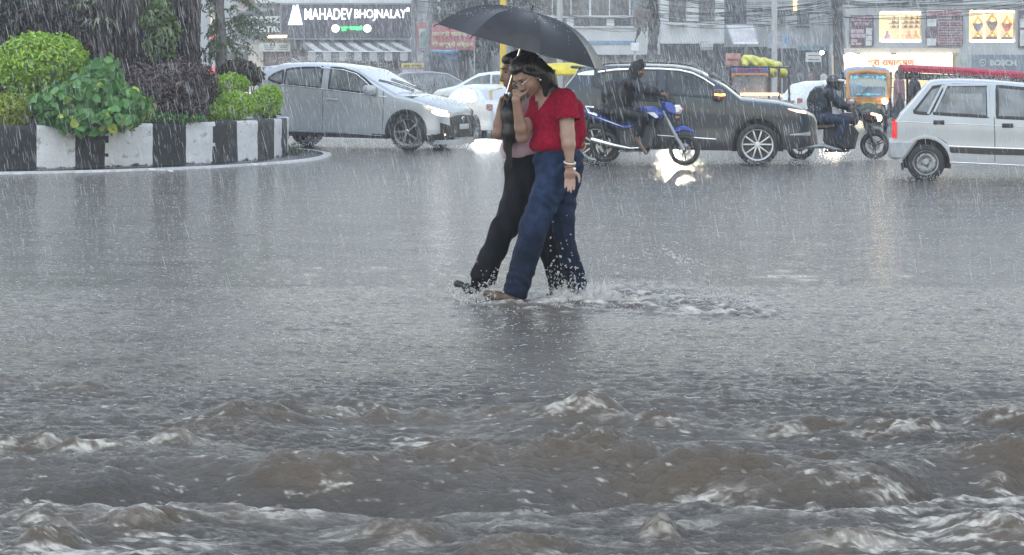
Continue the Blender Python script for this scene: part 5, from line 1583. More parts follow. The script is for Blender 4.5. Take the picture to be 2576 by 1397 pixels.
strands('hair_strand', [[A8(500 + 14 * i, 880 + 10 * (i % 3), -.22), A8(482 + 13 * i, 1080, -.21), A8(500 + 10 * i, 1230, -.20), A8(518 + 7 * i, 1290 + r_.uniform(-30, 70), -.2)] for i in range(6)], M_HAIR, w2, .006)
WHT_SOLE = mat('white_sole', (0.5, 0.5, 0.48), .5)
shoe([(A9(235, 1240, -.05), .036), (A9(170, 1228, -.06), .038), (A9(88, 1182, -.07), .026)], BLK_SHOE, WHT_SOLE, w2)
shoe([(A9(925, 1268, .04), .036), (A9(880, 1285, .0), .038), (A9(810, 1290, -.03), .026)], BLK_SHOE, WHT_SOLE, w2)
bangle(V8(1303, 1105, .14), .036, .010, MATS['copper_bangle'], w2, (1.2, .2, 0))

# ---- umbrella
uc = P(1045.3 + .3327 * 802, .3327 * 355, 13.3)
e1 = Vector((.562, .1227, -.149)); e2 = Vector((-.112, .581, .056)); nn_ = Vector((.265, -.042, .964)).normalized(); UR = .594; UHt = .246
e1.normalize(); e2 = (e2 - e1 * e2.dot(e1)); e2.normalize(); nn_ = e1.cross(e2).normalized()
um = thing('umbrella', 'open black umbrella held tilted over the two wading women', 'umbrella', uc)
def upt(t, th, inset=0.0):
    ph = (th / (PI / 4)) % 1.0
    ch = math.cos(PI / 8) / math.cos((ph - .5) * PI / 4)
    sag = math.sin(ph * PI)
    rr = UR * t * (ch * (0.45 + .55 * t) + (1 - (0.45 + .55 * t))) * (1 - .035 * sag * t ** 6)
    zz = UHt * (1 - t ** 3.0) - .024 * sag * math.sin(min(1, t) * PI) - inset
    return e1 * rr * math.cos(th) + e2 * rr * math.sin(th) + nn_ * zz
nt_, na = 18, 96
vs = [tuple(upt(0.0, 0))]; fs = []
for i in range(1, nt_ + 1):
    for j in range(na): vs.append(tuple(upt(i / nt_, 2 * PI * j / na)))
for j in range(na): fs.append((0, 1 + j, 1 + (j + 1) % na))
for i in range(nt_ - 1):
    for j in range(na):
        a_, b_ = 1 + i * na, 1 + (i + 1) * na
        fs.append((a_ + j, b_ + j, b_ + (j + 1) % na, a_ + (j + 1) % na))
UMB = mat('umbrella_cloth', (0.012, 0.013, 0.015), 0.42, var=.35, scale=14, bump=.25, bscale=90, spec=.35)
mesh_obj('canopy', vs, fs, UMB, um).data.set_sharp_from_angle(angle=R(7))
for k in range(8):
    th = k * PI / 4
    m = MB(); m.tube([upt(i / 10, th, .006) for i in range(11)], .0035, 6)
    tip = upt(1.0, th); m.tube([tip, tip + (upt(1.0, th) - upt(.93, th)).normalized() * .03], .004, 6)
    m.build('rib', M_DARK, um)
    m = MB(); m.tube([nn_ * -.02, upt(.48, th, .01)], .003, 6); m.build('stretcher', M_STEEL, um)
grip_l = grip - uc
m = MB(); m.tube([nn_ * (UHt + .0), grip_l + nn_ * .05], .0055, 8); m.build('shaft', M_CHROME, um)
m = MB(); m.tube([nn_ * (UHt - .01), nn_ * (UHt + .035)], [.010, .006], 10); m.ell(nn_ * (UHt + .035), (.010, .010, .010), None, 10); m.build('ferrule', M_BLACK, um)
m = MB(); m.tube([grip_l + nn_ * .07, grip_l - nn_ * .05], [.014, .017], 12); m.build('handle', M_BLACK, um)
# ------------------------------------------------------------------ motorcycles and their riders
def bike_wheel(parent, x, z, r, n_sp, tyre_r, rimm, two=False):
    e = bpy.data.objects.new('wheel', None); e.location = (x, 0, z); e.empty_display_size = .1; link(e, parent)
    MB().torus((0, 0, 0), r - tyre_r, tyre_r, 'Y', 44, 12).build('tyre', M_RUBBER, e)
    m = MB(); ri = r - tyre_r * 1.75
    m.lathe([(ri, -.028), (ri + .016, -.026), (ri + .016, .026), (ri, .028), (ri - .012, .012), (ri - .012, -.012), (ri, -.028)], (0, 0, 0), 'Y', 44)
    m.lathe([(.0, -.05), (.035, -.05), (.045, -.03), (.045, .03), (.035, .05), (0, .05)], (0, 0, 0), 'Y', 18)
    for i in range(n_sp):
        a_ = 2 * PI * i / n_sp + .5
        for da in ((-.16, .16) if two else (0,)):
            p0 = Vector((.04 * math.cos(a_ + da * 2), .04 * math.sin(a_ + da * 2))); p1 = Vector(((ri + .002) * math.cos(a_ + da), (ri + .002) * math.sin(a_ + da)))
            d = p1 - p0
            m.box(((p0.x + p1.x) / 2, 0, (p0.y + p1.y) / 2), (d.length, .022, .026 if not two else .018), (0, -math.atan2(d.y, d.x), 0), 0, .006)
    m.build('rim', rimm, e)
    m = MB(); m.lathe([(.06, .062), (.105, .062), (.105, .066), (.06, .066), (.06, .062)], (0, 0, 0), 'Y', 24); m.build('brake_disc', M_STEEL, e)
    return e
def L(tr_, pts): return [tr_(*p) for p in pts]
def v3(p, y): return (p[0], y, p[1])

B1 = Trace(1850, 200, 3.88, 1447, 1338, R(8))
b = lambda X, Y: B1(X, Y)
mb = thing('motorcycle', 'blue motorcycle with white headlamp ridden in front of the grey suv', 'motorcycle', (B1.X0, B1.D0, 0), -R(8))
M_BLUE = mat('blue_fairing', (0.012, 0.055, 0.30), .25, .1, var=.2, coat=.7)
M_DALLOY = mat('black_alloy', (0.03, 0.03, 0.032), .35, .5)
p = b(1447, 1118); bike_wheel(mb, p[0], p[1], .252, 3, .042, M_DALLOY, True)
p = b(452, 1075); bike_wheel(mb, p[0], p[1], .25, 3, .05, M_DALLOY, True)
m = MB(); m.plate(L(b, [(1305, 895), (1325, 835), (1390, 815), (1450, 810), (1530, 840), (1585, 892), (1545, 902), (1450, 872), (1350, 905)]), -.055, .055, .02); m.build('front_fender', M_BLUE, mb)
for s in (-1, 1):
    m = MB(); m.tube([v3(b(1447, 1118), s * .075), v3(b(1290, 840), s * .075)], .026, 10); m.tube([v3(b(1290, 840), s * .075), v3(b(1185, 620), s * .075)], .019, 10); m.build('fork', M_STEEL, mb)
m = MB(); m.plate(L(b, [(1150, 500), (1200, 500), (1290, 520), (1345, 580), (1350, 660), (1305, 700), (1215, 660)]), -.14, .14, .06); m.build('headlamp_cowl', M_BLUE, mb)
m = MB(); m.plate(L(b, [(1290, 575), (1340, 545), (1395, 548), (1428, 605), (1400, 662), (1335, 672)]), -.085, .085, .035); o = m.build('headlamp', mat('headlamp_shell', (0.6, 0.61, 0.62), .15, .3), mb)
m = MB(); m.ell(v3(b(1424, 600), 0), (.02, .02, .02)); m.build('indicator', M_REDLAMP, mb)
for s in (-1, 1):
    m = MB(); m.ell(v3(b(1360, 705), s * .14), (.03, .02, .02)); m.build('indicator', mat('amber_lens', (.5, .16, .03), .2), mb)
m = MB(); m.plate(L(b, [(1140, 420), (1230, 400), (1320, 470), (1330, 545), (1220, 520), (1150, 500)]), -.08, .08, .03); m.build('instrument_visor', M_BLACK, mb)
m = MB(); m.plate(L(b, [(860, 600), (930, 565), (1080, 562), (1170, 610), (1190, 680), (1150, 745), (1010, 715), (890, 670)]), -.17, .17, .08); o = m.build('fuel_tank', M_BLUE, mb)
m = MB()
for s in (-1, 1): m.plate(L(b, [(985, 640), (1080, 640), (1135, 700), (1100, 715)]), s * .165 - .012, s * .165 + .012, .004)
m.build('tank_graphic', M_WHITE, mb)
m = MB(); m.plate(L(b, [(330, 590), (420, 560), (640, 640), (880, 620), (900, 680), (700, 740), (520, 700), (380, 640)]), -.12, .12, .035); m.build('seat', M_BLACK, mb)
m = MB(); m.plate(L(b, [(160, 620), (200, 605), (280, 650), (560, 740), (650, 795), (865, 765), (872, 800), (800, 845), (715, 862), (560, 810), (250, 705)]), -.115, .115, .03); m.build('tail_fairing', M_BLUE, mb)
m = MB()
for s in (-1, 1): m.plate(L(b, [(330, 690), (560, 768), (700, 825), (560, 785)]), s * .115 - .006, s * .115 + .006, .002)
m.build('fairing_stripe', M_WHITE, mb)
m = MB()
for s in (-1, 1): m.tube([v3(b(300, 580), s * .1), v3(b(215, 570), s * .11), v3(b(245, 640), s * .12), v3(b(360, 680), s * .125)], .018, 8)
m.build('grab_rail', M_CHROME, mb)
m = MB(); m.plate(L(b, [(120, 600), (170, 610), (260, 700), (190, 740), (150, 700)]), -.05, .05, .02); m.plate(L(b, [(180, 720), (260, 730), (235, 900), (190, 960)]), -.06, .06, .02); m.build('rear_mudguard', M_BLACK, mb)
m = MB(); m.tube([v3(b(285, 975), -.17), v3(b(330, 990), -.17), v3(b(560, 1050), -.165), v3(b(780, 1092), -.15)], [.03, .043, .036, .022], 12)
m.tube([v3(b(780, 1092), -.15), v3(b(960, 1080), -.12), v3(b(1060, 980), -.08)], .02, 10); m.build('exhaust', M_CHROME, mb)
m = MB(); m.plate(L(b, [(600, 850), (820, 790), (1010, 770), (1110, 880), (1090, 1060), (990, 1135), (680, 1128), (610, 1010)]), -.14, .14, .05)
for i in range(6): m.box(v3(b(960 + 6 * i, 820 + 22 * i), 0), (.17, .26, .012), (0, .45, 0))
m.cyl(v3(b(860, 1040), -.15), v3(b(860, 1040), .15), .085, n=20); m.build('engine', M_DARK, mb)
m = MB(); m.tube([v3(b(1190, 640), 0), v3(b(1060, 800), 0), v3(b(1000, 1120), 0), v3(b(700, 1130), 0)], .022, 8); m.tube([v3(b(1190, 640), 0), v3(b(700, 740), 0), v3(b(300, 700), 0)], .022, 8)
for s in (-1, 1): m.tube([v3(b(452, 1075), s * .09), v3(b(760, 1060), s * .09)], .022, 8); m.tube([v3(b(460, 1040), s * .10), v3(b(400, 740), s * .10)], .025, 8)
m.build('frame', M_DARK, mb)
m = MB(); m.tube([v3(b(1120, 440), -.36), v3(b(1180, 470), -.2), v3(b(1220, 500), 0), v3(b(1180, 470), .2), v3(b(1120, 440), .36)], .014, 8); m.build('handlebar', M_DARK, mb)
for s in (-1, 1):
    m = MB(); q = Vector(v3(b(1130, 445), s * .28)); m.tube([q, q + Vector((-.02, s * .06, .10))], .006, 6); m.box(q + Vector((-.02, s * .08, .13)), (.02, .11, .07), None, 0, .012); m.build('rear_mirror', M_BLACK, mb)
m = MB(); m.tube([v3(b(640, 1128), -.2), v3(b(640, 1128), -.1), v3(b(900, 1130), -.1), v3(b(900, 1165), -.24)], .012, 6); m.build('foot_peg', M_STEEL, mb)

RAIN_BLK = mat('black_raincoat', (0.008, 0.009, 0.012), .45, spec=.3, var=.3, scale=7, bump=.3, bscale=30)
def rider(name, label, mb_, b, th, J, hood, group, jacket, trous, skin_m, helmet=None, pack=True, shoe_m=None):
    """J: joints in picture coordinates of the bike's trace with sideways offsets"""
    M_ = Matrix.Translation(mb_.location) @ Euler((0, 0, -th)).to_matrix().to_4x4()
    def g(k, s=0):
        X, Y, y = J[k]
        return tuple(M_ @ Vector((*[b(X, Y)[0]], y + s, b(X, Y)[1])))
    def gs(k, s):
        X, Y, y = J[k]
        q = b(X, Y); return tuple(M_ @ Vector((q[0], y * s, q[1])))
    t = thing(name, label, 'person', (g('hip')[0], g('hip')[1], 0), 0, group)
    fdir = M_.to_3x3() @ Vector(J['face'])
    Hh = Head(g('head'), fdir, (0, 0, 1), J.get('hs', 1.0))
    body = Hh.prims() + [('c', Hh.p(0, -.03, -.06), g('neck'), .05, .055, .03), ('c', g('neck'), g('chest'), .07, .12, .05), ('c', g('chest'), g('hip'), .13, .13, .05)]
    jk = [('c', g('neck'), g('chest'), .095, .17, .05), ('c', g('chest'), g('hip'), .185, .195, .06), ('c', g('hip'), tuple(Vector(g('hip')) + M_.to_3x3() @ Vector((-.16, 0, .0))), .17, .10, .06)]
    tz = [('e', g('hip'), (.18, .17, .14), None, .06)]
    for s in (-1, 1):
        body += [('c', gs('sho', s), gs('elb', s), .05, .043, .03), ('c', gs('elb', s), gs('wri', s), .042, .03, .02)]
        jk += [('c', g('neck'), gs('sho', s), .09, .075, .05), ('c', gs('sho', s), gs('elb', s), .092, .082, .04), ('f', gs('elb', s), gs('wri', s), .080, .060, .03)]
        body += hand_prims(gs('wri', s), M_.to_3x3() @ Vector((1, 0, -.25)), M_.to_3x3() @ Vector((0, -s, 0.2)), (0, 0, 1), (.5, .8, .9, .8), 1.0, thumb_curl=.9)
        hp_ = tuple(Vector(g('hip')) + M_.to_3x3() @ Vector((0, s * .09, -.02)))
        body += [('c', hp_, gs('kne', s), .085, .06, .03), ('c', gs('kne', s), gs('ank', s), .055, .036, .03), ('c', gs('ank', s), gs('toe', s), .036, .026, .02)]
        tz += [('c', hp_, gs('kne', s), .115, .088, .04), ('f', gs('kne', s), gs('hem', s), .085, .072, .03)]
    sdf_obj('body', body, .0085, skin_m, t, .02, relax=1)
    Hh.face(t, mat('lip_brown', (0.13, 0.05, 0.045), .35))
    dd = lambda x, y, z: .010 * fbm(x * 8, y * 8, z * 6, 3)
    sdf_obj('jacket', jk, .0095, jacket, t, .05, dd, relax=1)
    sdf_obj('trousers', tz, .0095, trous, t, .04, dd, relax=1)
    if hood:
        sdf_obj('hood', [Hh.E((0, -.035, .025), (.10, .115, .112)), Hh.E((0, -.05, -.05), (.085, .085, .09), .05), Hh.C((0, .04, .10), (0, .0, .12), .05, .06, .03), ('c', Hh.p(0, -.06, -.08), g('neck'), .085, .10, .05)], .008, jacket, t, .03, dd, relax=1)
    if helmet:
        o = sdf_obj('helmet', [Hh.E((0, -.018, .035), (.115, .135, .118)), Hh.E((0, .0, -.05), (.098, .10, .07), .04)], .008, helmet, t, .02, lambda x, y, z: 0 * x, relax=1)
        m = MB(); 
        c0 = [Vector(Hh.p(-.10, .07, .07)), Vector(Hh.p(-.06, .14, .075)), Vector(Hh.p(0, .165, .075)), Vector(Hh.p(.06, .14, .075)), Vector(Hh.p(.10, .07, .07))]
        m.tube([q - t.location for q in c0], .016, 8); m.build('peak', M_WHITE, t)
    if pack:
        q = [('e', g('pack'), (.15, .13, .22), (0, .3, -th), .05)]
        sdf_obj('backpack', q, .012, mat('pack_cloth', (.012, .012, .014), .7, bump=.4), t, .04, dd)
    if shoe_m:
        for s in (-1, 1):
            pr = [('c', gs('ank', s), gs('toe', s), .050, .036, .02)]
            sdf_obj('shoe', pr, .009, shoe_m, t, .02)
    return t
J1 = dict(head=(868, 105, 0), face=(.93, -.25, -.28), neck=(800, 225, 0), chest=(690, 400, 0), hip=(560, 620, 0), sho=(780, 275, .19), elb=(985, 370, .27), wri=(1165, 405, .31), kne=(930, 690, .20), ank=(862, 985, .17), hem=(875, 940, .17), toe=(975, 1150, .19), pack=(520, 400, 0), hs=1.02)
rider('person', 'rider in a black hooded raincoat on the blue motorcycle', mb, b, R(8), J1, True, 'riders crossing the flood', RAIN_BLK, RAIN_BLK, SK3)
# coat tail over the seat
B2 = Trace(2550, 200, 3.88, 1130, 1236, R(6))
b2 = lambda X, Y: B2(X, Y)
mc = thing('motorcycle', 'dark motorcycle with its yellow headlamp lit beside the old silver hatchback', 'motorcycle', (B2.X0, B2.D0, 0), -R(6))
M_MAROON = mat('dark_tank', (0.028, 0.012, 0.014), .25, .2, coat=.6)
p = b2(1130, 1055); bike_wheel(mc, p[0], p[1], .247, 3, .045, M_DALLOY, True)
p = b2(195, 1062); bike_wheel(mc, p[0], p[1], .247, 3, .05, M_DALLOY, True)
for s in (-1, 1):
    m = MB(); m.tube([v3(b2(1130, 1055), s * .075), v3(b2(1010, 800), s * .075), v3(b2(960, 640), s * .075)], .024, 10); m.build('fork', M_DARK, mc)
m = MB(); m.plate(L(b2, [(990, 830), (1060, 805), (1190, 850), (1290, 960), (1240, 950), (1150, 890), (1050, 870)]), -.05, .05, .02); m.build('front_fender', M_BLACK, mc)
m = MB(); m.plate(L(b2, [(930, 640), (1060, 620), (1150, 660), (1180, 740), (1120, 780), (980, 760)]), -.11, .11, .05); m.build('headlamp_cowl', M_MAROON, mc)
m = MB(); m.ell(v3(b2(1185, 712), -.02), (.05, .07, .06)); m.build('headlamp', emis('yellow_headlamp_glow', (1.0, .82, .45), 7.0), mc)
m = MB(); m.tube([v3(b2(1075, 655), -.17), v3(b2(1150, 672), -.19)], [.02, .026], 8); m.build('indicator', E_AMBER2, mc)
m = MB(); m.plate(L(b2, [(560, 680), (700, 645), (860, 650), (950, 720), (900, 800), (700, 780)]), -.13, .13, .06); m.build('fuel_tank', M_MAROON, mc)
m = MB(); m.plate(L(b2, [(180, 700), (420, 690), (620, 700), (640, 760), (420, 790), (200, 750)]), -.12, .12, .03); m.build('seat', M_BLACK, mc)
m = MB(); m.plate(L(b2, [(150, 720), (420, 780), (640, 770), (660, 840), (420, 860), (180, 790)]), -.11, .11, .03); m.build('tail_fairing', M_MAROON, mc)
m = MB(); m.plate(L(b2, [(480, 850), (860, 800), (930, 900), (880, 1100), (560, 1130), (480, 1000)]), -.12, .12, .04); m.cyl(v3(b2(700, 1030), -.15), v3(b2(700, 1030), .15), .09)
for i in range(6): m.box(v3(b2(800 + 8 * i, 820 + 22 * i), 0), (.17, .26, .012), (0, .4, 0))
m.build('engine', M_DARK, mc)
m = MB(); m.tube([v3(b2(480, 1060), -.16), v3(b2(620, 1100), -.16), v3(b2(720, 1110), -.14)], [.04, .035, .02], 10); m.tube([v3(b2(200, 1075), -.16), v3(b2(480, 1060), -.16)], .045, 10); m.build('exhaust', M_STEEL, mc)
m = MB(); m.tube([v3(b2(960, 640), 0), v3(b2(860, 820), 0), v3(b2(800, 1130), 0), v3(b2(500, 1130), 0)], .022, 8)
for s in (-1, 1): m.tube([v3(b2(195, 1062), s * .09), v3(b2(520, 1050), s * .09)], .022, 8); m.tube([v3(b2(200, 1040), s * .1), v3(b2(300, 780), s * .1)], .025, 8)
m.build('frame', M_DARK, mc)
m = MB(); m.tube([v3(b2(850, 570), -.36), v3(b2(920, 600), -.18), v3(b2(950, 620), 0), v3(b2(920, 600), .18), v3(b2(850, 570), .36)], .014, 8); m.build('handlebar', M_DARK, mc)
m = MB(); m.plate(L(b2, [(590, 575), (640, 575), (720, 640), (690, 665), (590, 680)]), -.20, -.16, .012); m.build('cloth_bag', mat('white_cloth', (.5, .5, .52), .7), mc)
J2 = dict(head=(625, 275, 0), face=(.95, -.22, -.18), neck=(570, 365, 0), chest=(500, 480, 0), hip=(430, 680, 0), sho=(560, 410, .20), elb=(690, 540, .27), wri=(800, 580, .31), kne=(760, 740, .19), ank=(640, 1010, .17), hem=(650, 980, .17), toe=(740, 1090, .18), pack=(395, 480, 0), hs=1.0)
rider('person', 'rider with helmet and backpack on the dark motorcycle', mc, b2, R(6), J2, False, 'riders crossing the flood', mat('navy_raincoat', (0.009, 0.014, 0.020), .45, spec=.3, var=.3, scale=7, bump=.3, bscale=30), mat('dark_jeans', (0.016, 0.026, 0.06), .7, var=.3), SK3, mat('black_helmet', (.02, .021, .025), .25, coat=.5), True, BLK_SHOE)

# driver inside the old hatchback
dl = Vector((1.10, -.30, .62)); Mx = Matrix.Translation(maruti.location) @ Euler(maruti.rotation_euler).to_matrix().to_4x4()
def mloc(x, y, z): return tuple(Mx @ Vector((x, y, z)))
Jd = thing('person', 'person seated inside the old silver hatchback seen through its window', 'person', (mloc(1.15, -.3, 0)[0], mloc(1.15, -.3, 0)[1], 0))
Hd = Head(mloc(1.32, -.30, 1.13), Mx.to_3x3() @ Vector((1, -.15, -.1)), (0, 0, 1), 1.0)
bd = Hd.prims() + [('c', Hd.p(0, -.03, -.06), mloc(1.26, -.3, .96), .05, .055, .03), ('c', mloc(1.26, -.3, .90), mloc(1.22, -.3, .55), .13, .15, .05), ('c', mloc(1.26, -.47, .86), mloc(1.42, -.50, .66), .05, .045, .03), ('c', mloc(1.42, -.5, .66), mloc(1.66, -.42, .80), .042, .03, .02),
                   ('c', mloc(1.26, -.12, .86), mloc(1.42, -.10, .66), .05, .045, .03), ('c', mloc(1.42, -.1, .66), mloc(1.66, -.2, .80), .042, .03, .02), ('c', mloc(1.2, -.38, .5), mloc(1.6, -.4, .55), .08, .06, .03), ('c', mloc(1.2, -.2, .5), mloc(1.6, -.2, .55), .08, .06, .03)]
bd += hand_prims(mloc(1.66, -.42, .8), (1, .1, .2), (0, .3, 1), (0, -1, 0), (.9, 1, 1, 1), .95) + hand_prims(mloc(1.66, -.2, .8), (1, .1, .2), (0, .3, 1), (0, 1, 0), (.9, 1, 1, 1), .95)
sdf_obj('body', bd, .012, SK2, Jd, .02)
Hd.face(Jd, MATS['lip_brown'])
sdf_obj('shirt', [('c', mloc(1.26, -.3, .88), mloc(1.22, -.3, .55), .16, .17, .05), ('c', mloc(1.26, -.47, .86), mloc(1.40, -.50, .70), .07, .06, .03), ('c', mloc(1.26, -.12, .86), mloc(1.40, -.1, .70), .07, .06, .03)], .014, mat('maroon_shirt', (.10, .03, .05), .7), Jd, .05)
sdf_obj('hair', [Hd.E((0, -.03, .045), (.092, .108, .09))], .012, M_HAIR, Jd, .02, hair_disp)

# ------------------------------------------------------------------ three-wheelers and far traffic
M_ORANGE = mat('orange_panel', (0.52, 0.22, 0.03), .4, var=.15, coat=.3)
M_YELLOW = mat('yellow_canvas', (0.62, 0.52, 0.03), .55, var=.15, scale=5, bump=.3, bscale=12)
M_GREENISH = mat('lime_canvas', (0.36, 0.40, 0.05), .6, var=.2)
M_BLUEGREY = mat('blue_grey_hood', (0.20, 0.26, 0.36), .5, var=.12)
GL_BLUE = glass('rickshaw_glass', (0.40, 0.5, 0.56), .06, .45, (.30, .40, .46))
def auto_rickshaw(label, loc, rz, hood_m, front_m, lit=True, stickers=True):
    """local x forward"""
    t = thing('auto_rickshaw', label, 'auto rickshaw', loc, rz, 'auto rickshaws in the flooded street')
    w_ = .54; zr = 1.62
    def hoodsec(x, top_, ww):
        return [(x, -ww, .95), (x, -ww, top_ - .22), (x, -ww * .94, top_ - .10), (x, -ww * .78, top_ - .03), (x, -ww * .4, top_), (x, ww * .4, top_), (x, ww * .78, top_ - .03), (x, ww * .94, top_ - .10), (x, ww, top_ - .22), (x, ww, .95)]
    def loft(secs):
        vs = [p for s_ in secs for p in s_]; n = len(secs[0])
        return vs, [(i * n + j, i * n + j + 1, (i + 1) * n + j + 1, (i + 1) * n + j) for i in range(len(secs) - 1) for j in range(n - 1)]
    def roofsec(x, top_, ww): return [(x, -ww, top_ - .26)] + hoodsec(x, top_, ww)[1:-1] + [(x, ww, top_ - .26)]
    vs, fs = loft([roofsec(.98, zr - .09, w_), roofsec(.75, zr - .02, w_ + .01), roofsec(.2, zr + .02, w_ + .05), roofsec(-.4, zr + .02, w_ + .08), roofsec(-.9, zr - .05, w_ + .07), [(-1.1, y, z - .14) for (x, y, z) in roofsec(-1.1, zr - .1, w_ + .05)]])
    o = mesh_obj('hood', vs, fs, hood_m, t)
    sm = o.modifiers.new('s', 'SOLIDIFY'); sm.thickness = .03
    vs, fs = loft([hoodsec(-.45, zr - .0, w_ + .09), hoodsec(-.9, zr - .06, w_ + .08), hoodsec(-1.1, zr - .25, w_ + .06)])
    o = mesh_obj('rear_canvas', vs, fs, M_GREENISH, t); o.modifiers.new('s', 'SOLIDIFY').thickness = .02
    m = MB()
    for s in (-1, 1):
        m.tube([(1.12, s * .50, .86), (1.02, s * .50, 1.38), (.96, s * .46, 1.50)], .045, 10)
    m.tube([(.97, -.47, 1.47), (.97, 0, 1.53), (.97, .47, 1.47)], .055, 10); m.tube([(1.12, -.5, .86), (1.12, .5, .86)], .03, 10)
    m.build('window_frame', front_m, t)
    vs = [(1.13 - .135 * j / 6 + .03 * (1 - abs(i - 4) / 4), -.47 + .94 * i / 8, .88 + .58 * j / 6) for j in range(7) for i in range(9)]
    mesh_obj('windscreen', np.array(vs), grid_faces(7, 9), GL_BLUE, t)
    if stickers:
        for (y0, y1, z0, z1) in ((-.44, -.2, 1.32, 1.42), (.2, .44, 1.32, 1.42), (-.3, .3, .92, .98), (-.14, .14, 1.36, 1.40)):
            m = MB()
            for q in range(5):
                yq = y0 + (y1 - y0) * (q + .5) / 5; zq = z0 + (z1 - z0) * .5
                m.box((1.165 - .135 * (zq - .88) / .58 + .02, yq, zq), (.008, (y1 - y0) / 5.6, (z1 - z0) * (.6 + .4 * math.sin(q * 2.1 + y0 * 9))), (0, -.22, 0), 0, .003)
            m.build('windscreen_sticker', mat('sky_sticker', (.16, .50, .62), .4, emit=(.2, .7, .9), estr=.12), t)
    m = MB(); m.plate([(-.50, .70), (.50, .70), (.52, .88), (-.52, .88)], 0, .06, .02, M=Matrix.Translation((1.14, 0, 0)) @ Matrix.Rotation(PI / 2, 4, 'Z')); m.build('front_panel', front_m, t)
    sdf_obj_local('nose', [('e', (1.02, 0, .52), (.28, .42, .26), None), ('c', (1.25, 0, .34), (1.1, 0, .55), .14, .22)], .03, mat('dark_green_nose', (.03, .045, .035), .35), t)
    for s in (-1, 1):
        m = MB(); m.lathe([(0, .10), (.055, .085), (.075, .04), (.07, 0), (0, 0)], (1.17, s * .40, .78), 'X', 20); m.build('headlamp', emis('rickshaw_lamp_glow', (1, .75, .5), 7.0) if (lit and s > 0) else M_LAMP_GLASS, t)
        m = MB(); m.box((1.21, s * .27, .78), (.03, .1, .05), None, 0, .01); m.build('indicator', mat('amber_lens', (.5, .16, .03), .2), t)
        m = MB(); m.tube([(1.05, s * .5, 1.1), (1.1, s * .66, 1.14)], .01, 6); m.box((1.1, s * .70, 1.12), (.03, .12, .17), None, 0, .02); m.build('side_mirror', M_BLACK, t)
        m = MB(); m.plate([(-1.1, .35), (.35, .35), (.45, .55), (.30, .72), (-.2, .78), (-1.12, .80)], s * (w_ + .06) - .03, s * (w_ + .06) + .03, .02); m.build('side_panel', M_BLACK, t)
        m = MB(); m.tube([(.35, s * (w_ + .04), .7), (.30, s * (w_ + .06), 1.5)], .022, 8); m.tube([(-.45, s * (w_ + .07), .75), (-.45, s * (w_ + .07), 1.5)], .022, 8); m.build('post', M_DARK, t)
        bike_wheel_at(t, -.75, s * .5, .235)
    bike_wheel_at(t, 1.2, 0, .235)
    m = MB(); m.box((-.6, 0, .55), (.5, 1.0, .16), None, 0, .04); m.box((-.88, 0, .85), (.14, 1.0, .55), (0, -.15, 0), 0, .04); m.box((.3, 0, .58), (.34, .5, .12), None, 0, .03); m.box((0, 0, .38), (2.0, 1.02, .08)); m.build('seat', M_BLACK, t)
    m = MB(); m.tube([(1.2, -.2, .90), (1.14, .02, 1.14)], .008, 6); m.build('wiper', M_BLACK, t)
    m = MB(); m.box((1.20, 0, .72), (.012, .34, .09), None, 0, .003); m.build('number_plate', mat('plate_yellow', (.5, .42, .05), .4), t)
    return t
def sdf_obj_local(name, prims, res, m_, parent, k=.03, disp=None):
    V, Q = sdf_mesh(prims, res, k, disp)
    return mesh_obj(name, V, Q, m_, parent)
def bike_wheel_at(t, x, y, r):
    e = bpy.data.objects.new('wheel', None); e.location = (x, y, r - .01); link(e, t)
    MB().torus((0, 0, 0), r - .05, .05, 'Y', 30, 10).build('tyre', M_RUBBER, e)
    MB().lathe([(0, -.04), (.1, -.045), (r - .09, -.03), (r - .09, .03), (.1, .045), (0, .04)], (0, 0, 0), 'Y', 24).build('rim', M_STEEL, e)
Lq = P(2180, 0, 50.5)
auto_rickshaw('orange-fronted auto rickshaw with blue-grey hood facing the camera', (Lq.x, 50.5, 0), -R(98), M_BLUEGREY, M_ORANGE)
Lq = P(1420, 0, 41.5)
auto_rickshaw('auto rickshaw with bright yellow hood half hidden behind the grey suv', (Lq.x + .1, 41.5, .06), R(178), M_YELLOW, M_YELLOW, False, False)

# goods rickshaw with a bundled load
Lq = P(1905, 0, 47.0)
gr = thing('goods_rickshaw', 'open goods rickshaw with purple front board and roof rack', 'rickshaw', (Lq.x, 47, 0), 0)
def g4(x, y, dd=0.0):
    q = P(1742 + .1829 * x, .1829 * y, 47 + dd); return Vector((q.x - Lq.x, dd, q.z))
for X in (525, 1050, 1190, 1330):
    for dd in (0, 1.5):
        a_ = g4(X, 920, dd); MB().tube([(a_.x, dd, .35), a_], .03, 8).build('post', mat('rusty_post', (.05, .035, .03), .6), gr)
m = MB()
for dd in (0, .5, 1.0, 1.5): m.tube([g4(520, 915, 0) + Vector((0, dd, 0)), g4(1345, 935, 0) + Vector((0, dd, 0))], .02, 6)
for X in (520, 790, 1050, 1190, 1345): m.tube([g4(X, 922, 0), g4(X, 922, 0) + Vector((0, 1.5, 0))], .02, 6)
m.build('roof_rack', M_DARK, gr)
m = MB(); q0, q1 = g4(535, 935), g4(1040, 1005)
m.box(((q0.x + q1.x) / 2, -.03, (q0.z + q1.z) / 2), (q1.x - q0.x, .04, q0.z - q1.z), None, 0, .01); m.build('front_board', mat('purple_board', (.10, .11, .30), .5, var=.3, scale=12), gr)
m = MB(); q0, q1 = g4(535, 1005), g4(1040, 1050)
m.plate([(q0.x, q1.z - .03), (q0.x + .08, q1.z + .03), (q1.x - .08, q1.z + .03), (q1.x, q1.z - .03), (q1.x, q0.z), (q0.x, q0.z)], -.05, .0, .008); m.build('orange_board', M_ORANGE, gr)
letter('शुभ यात्रा', .62, .07, (g4(600, 985).x, -.055, g4(600, 985).z), mat('red_letter', (.5, .03, .06), .5), gr)
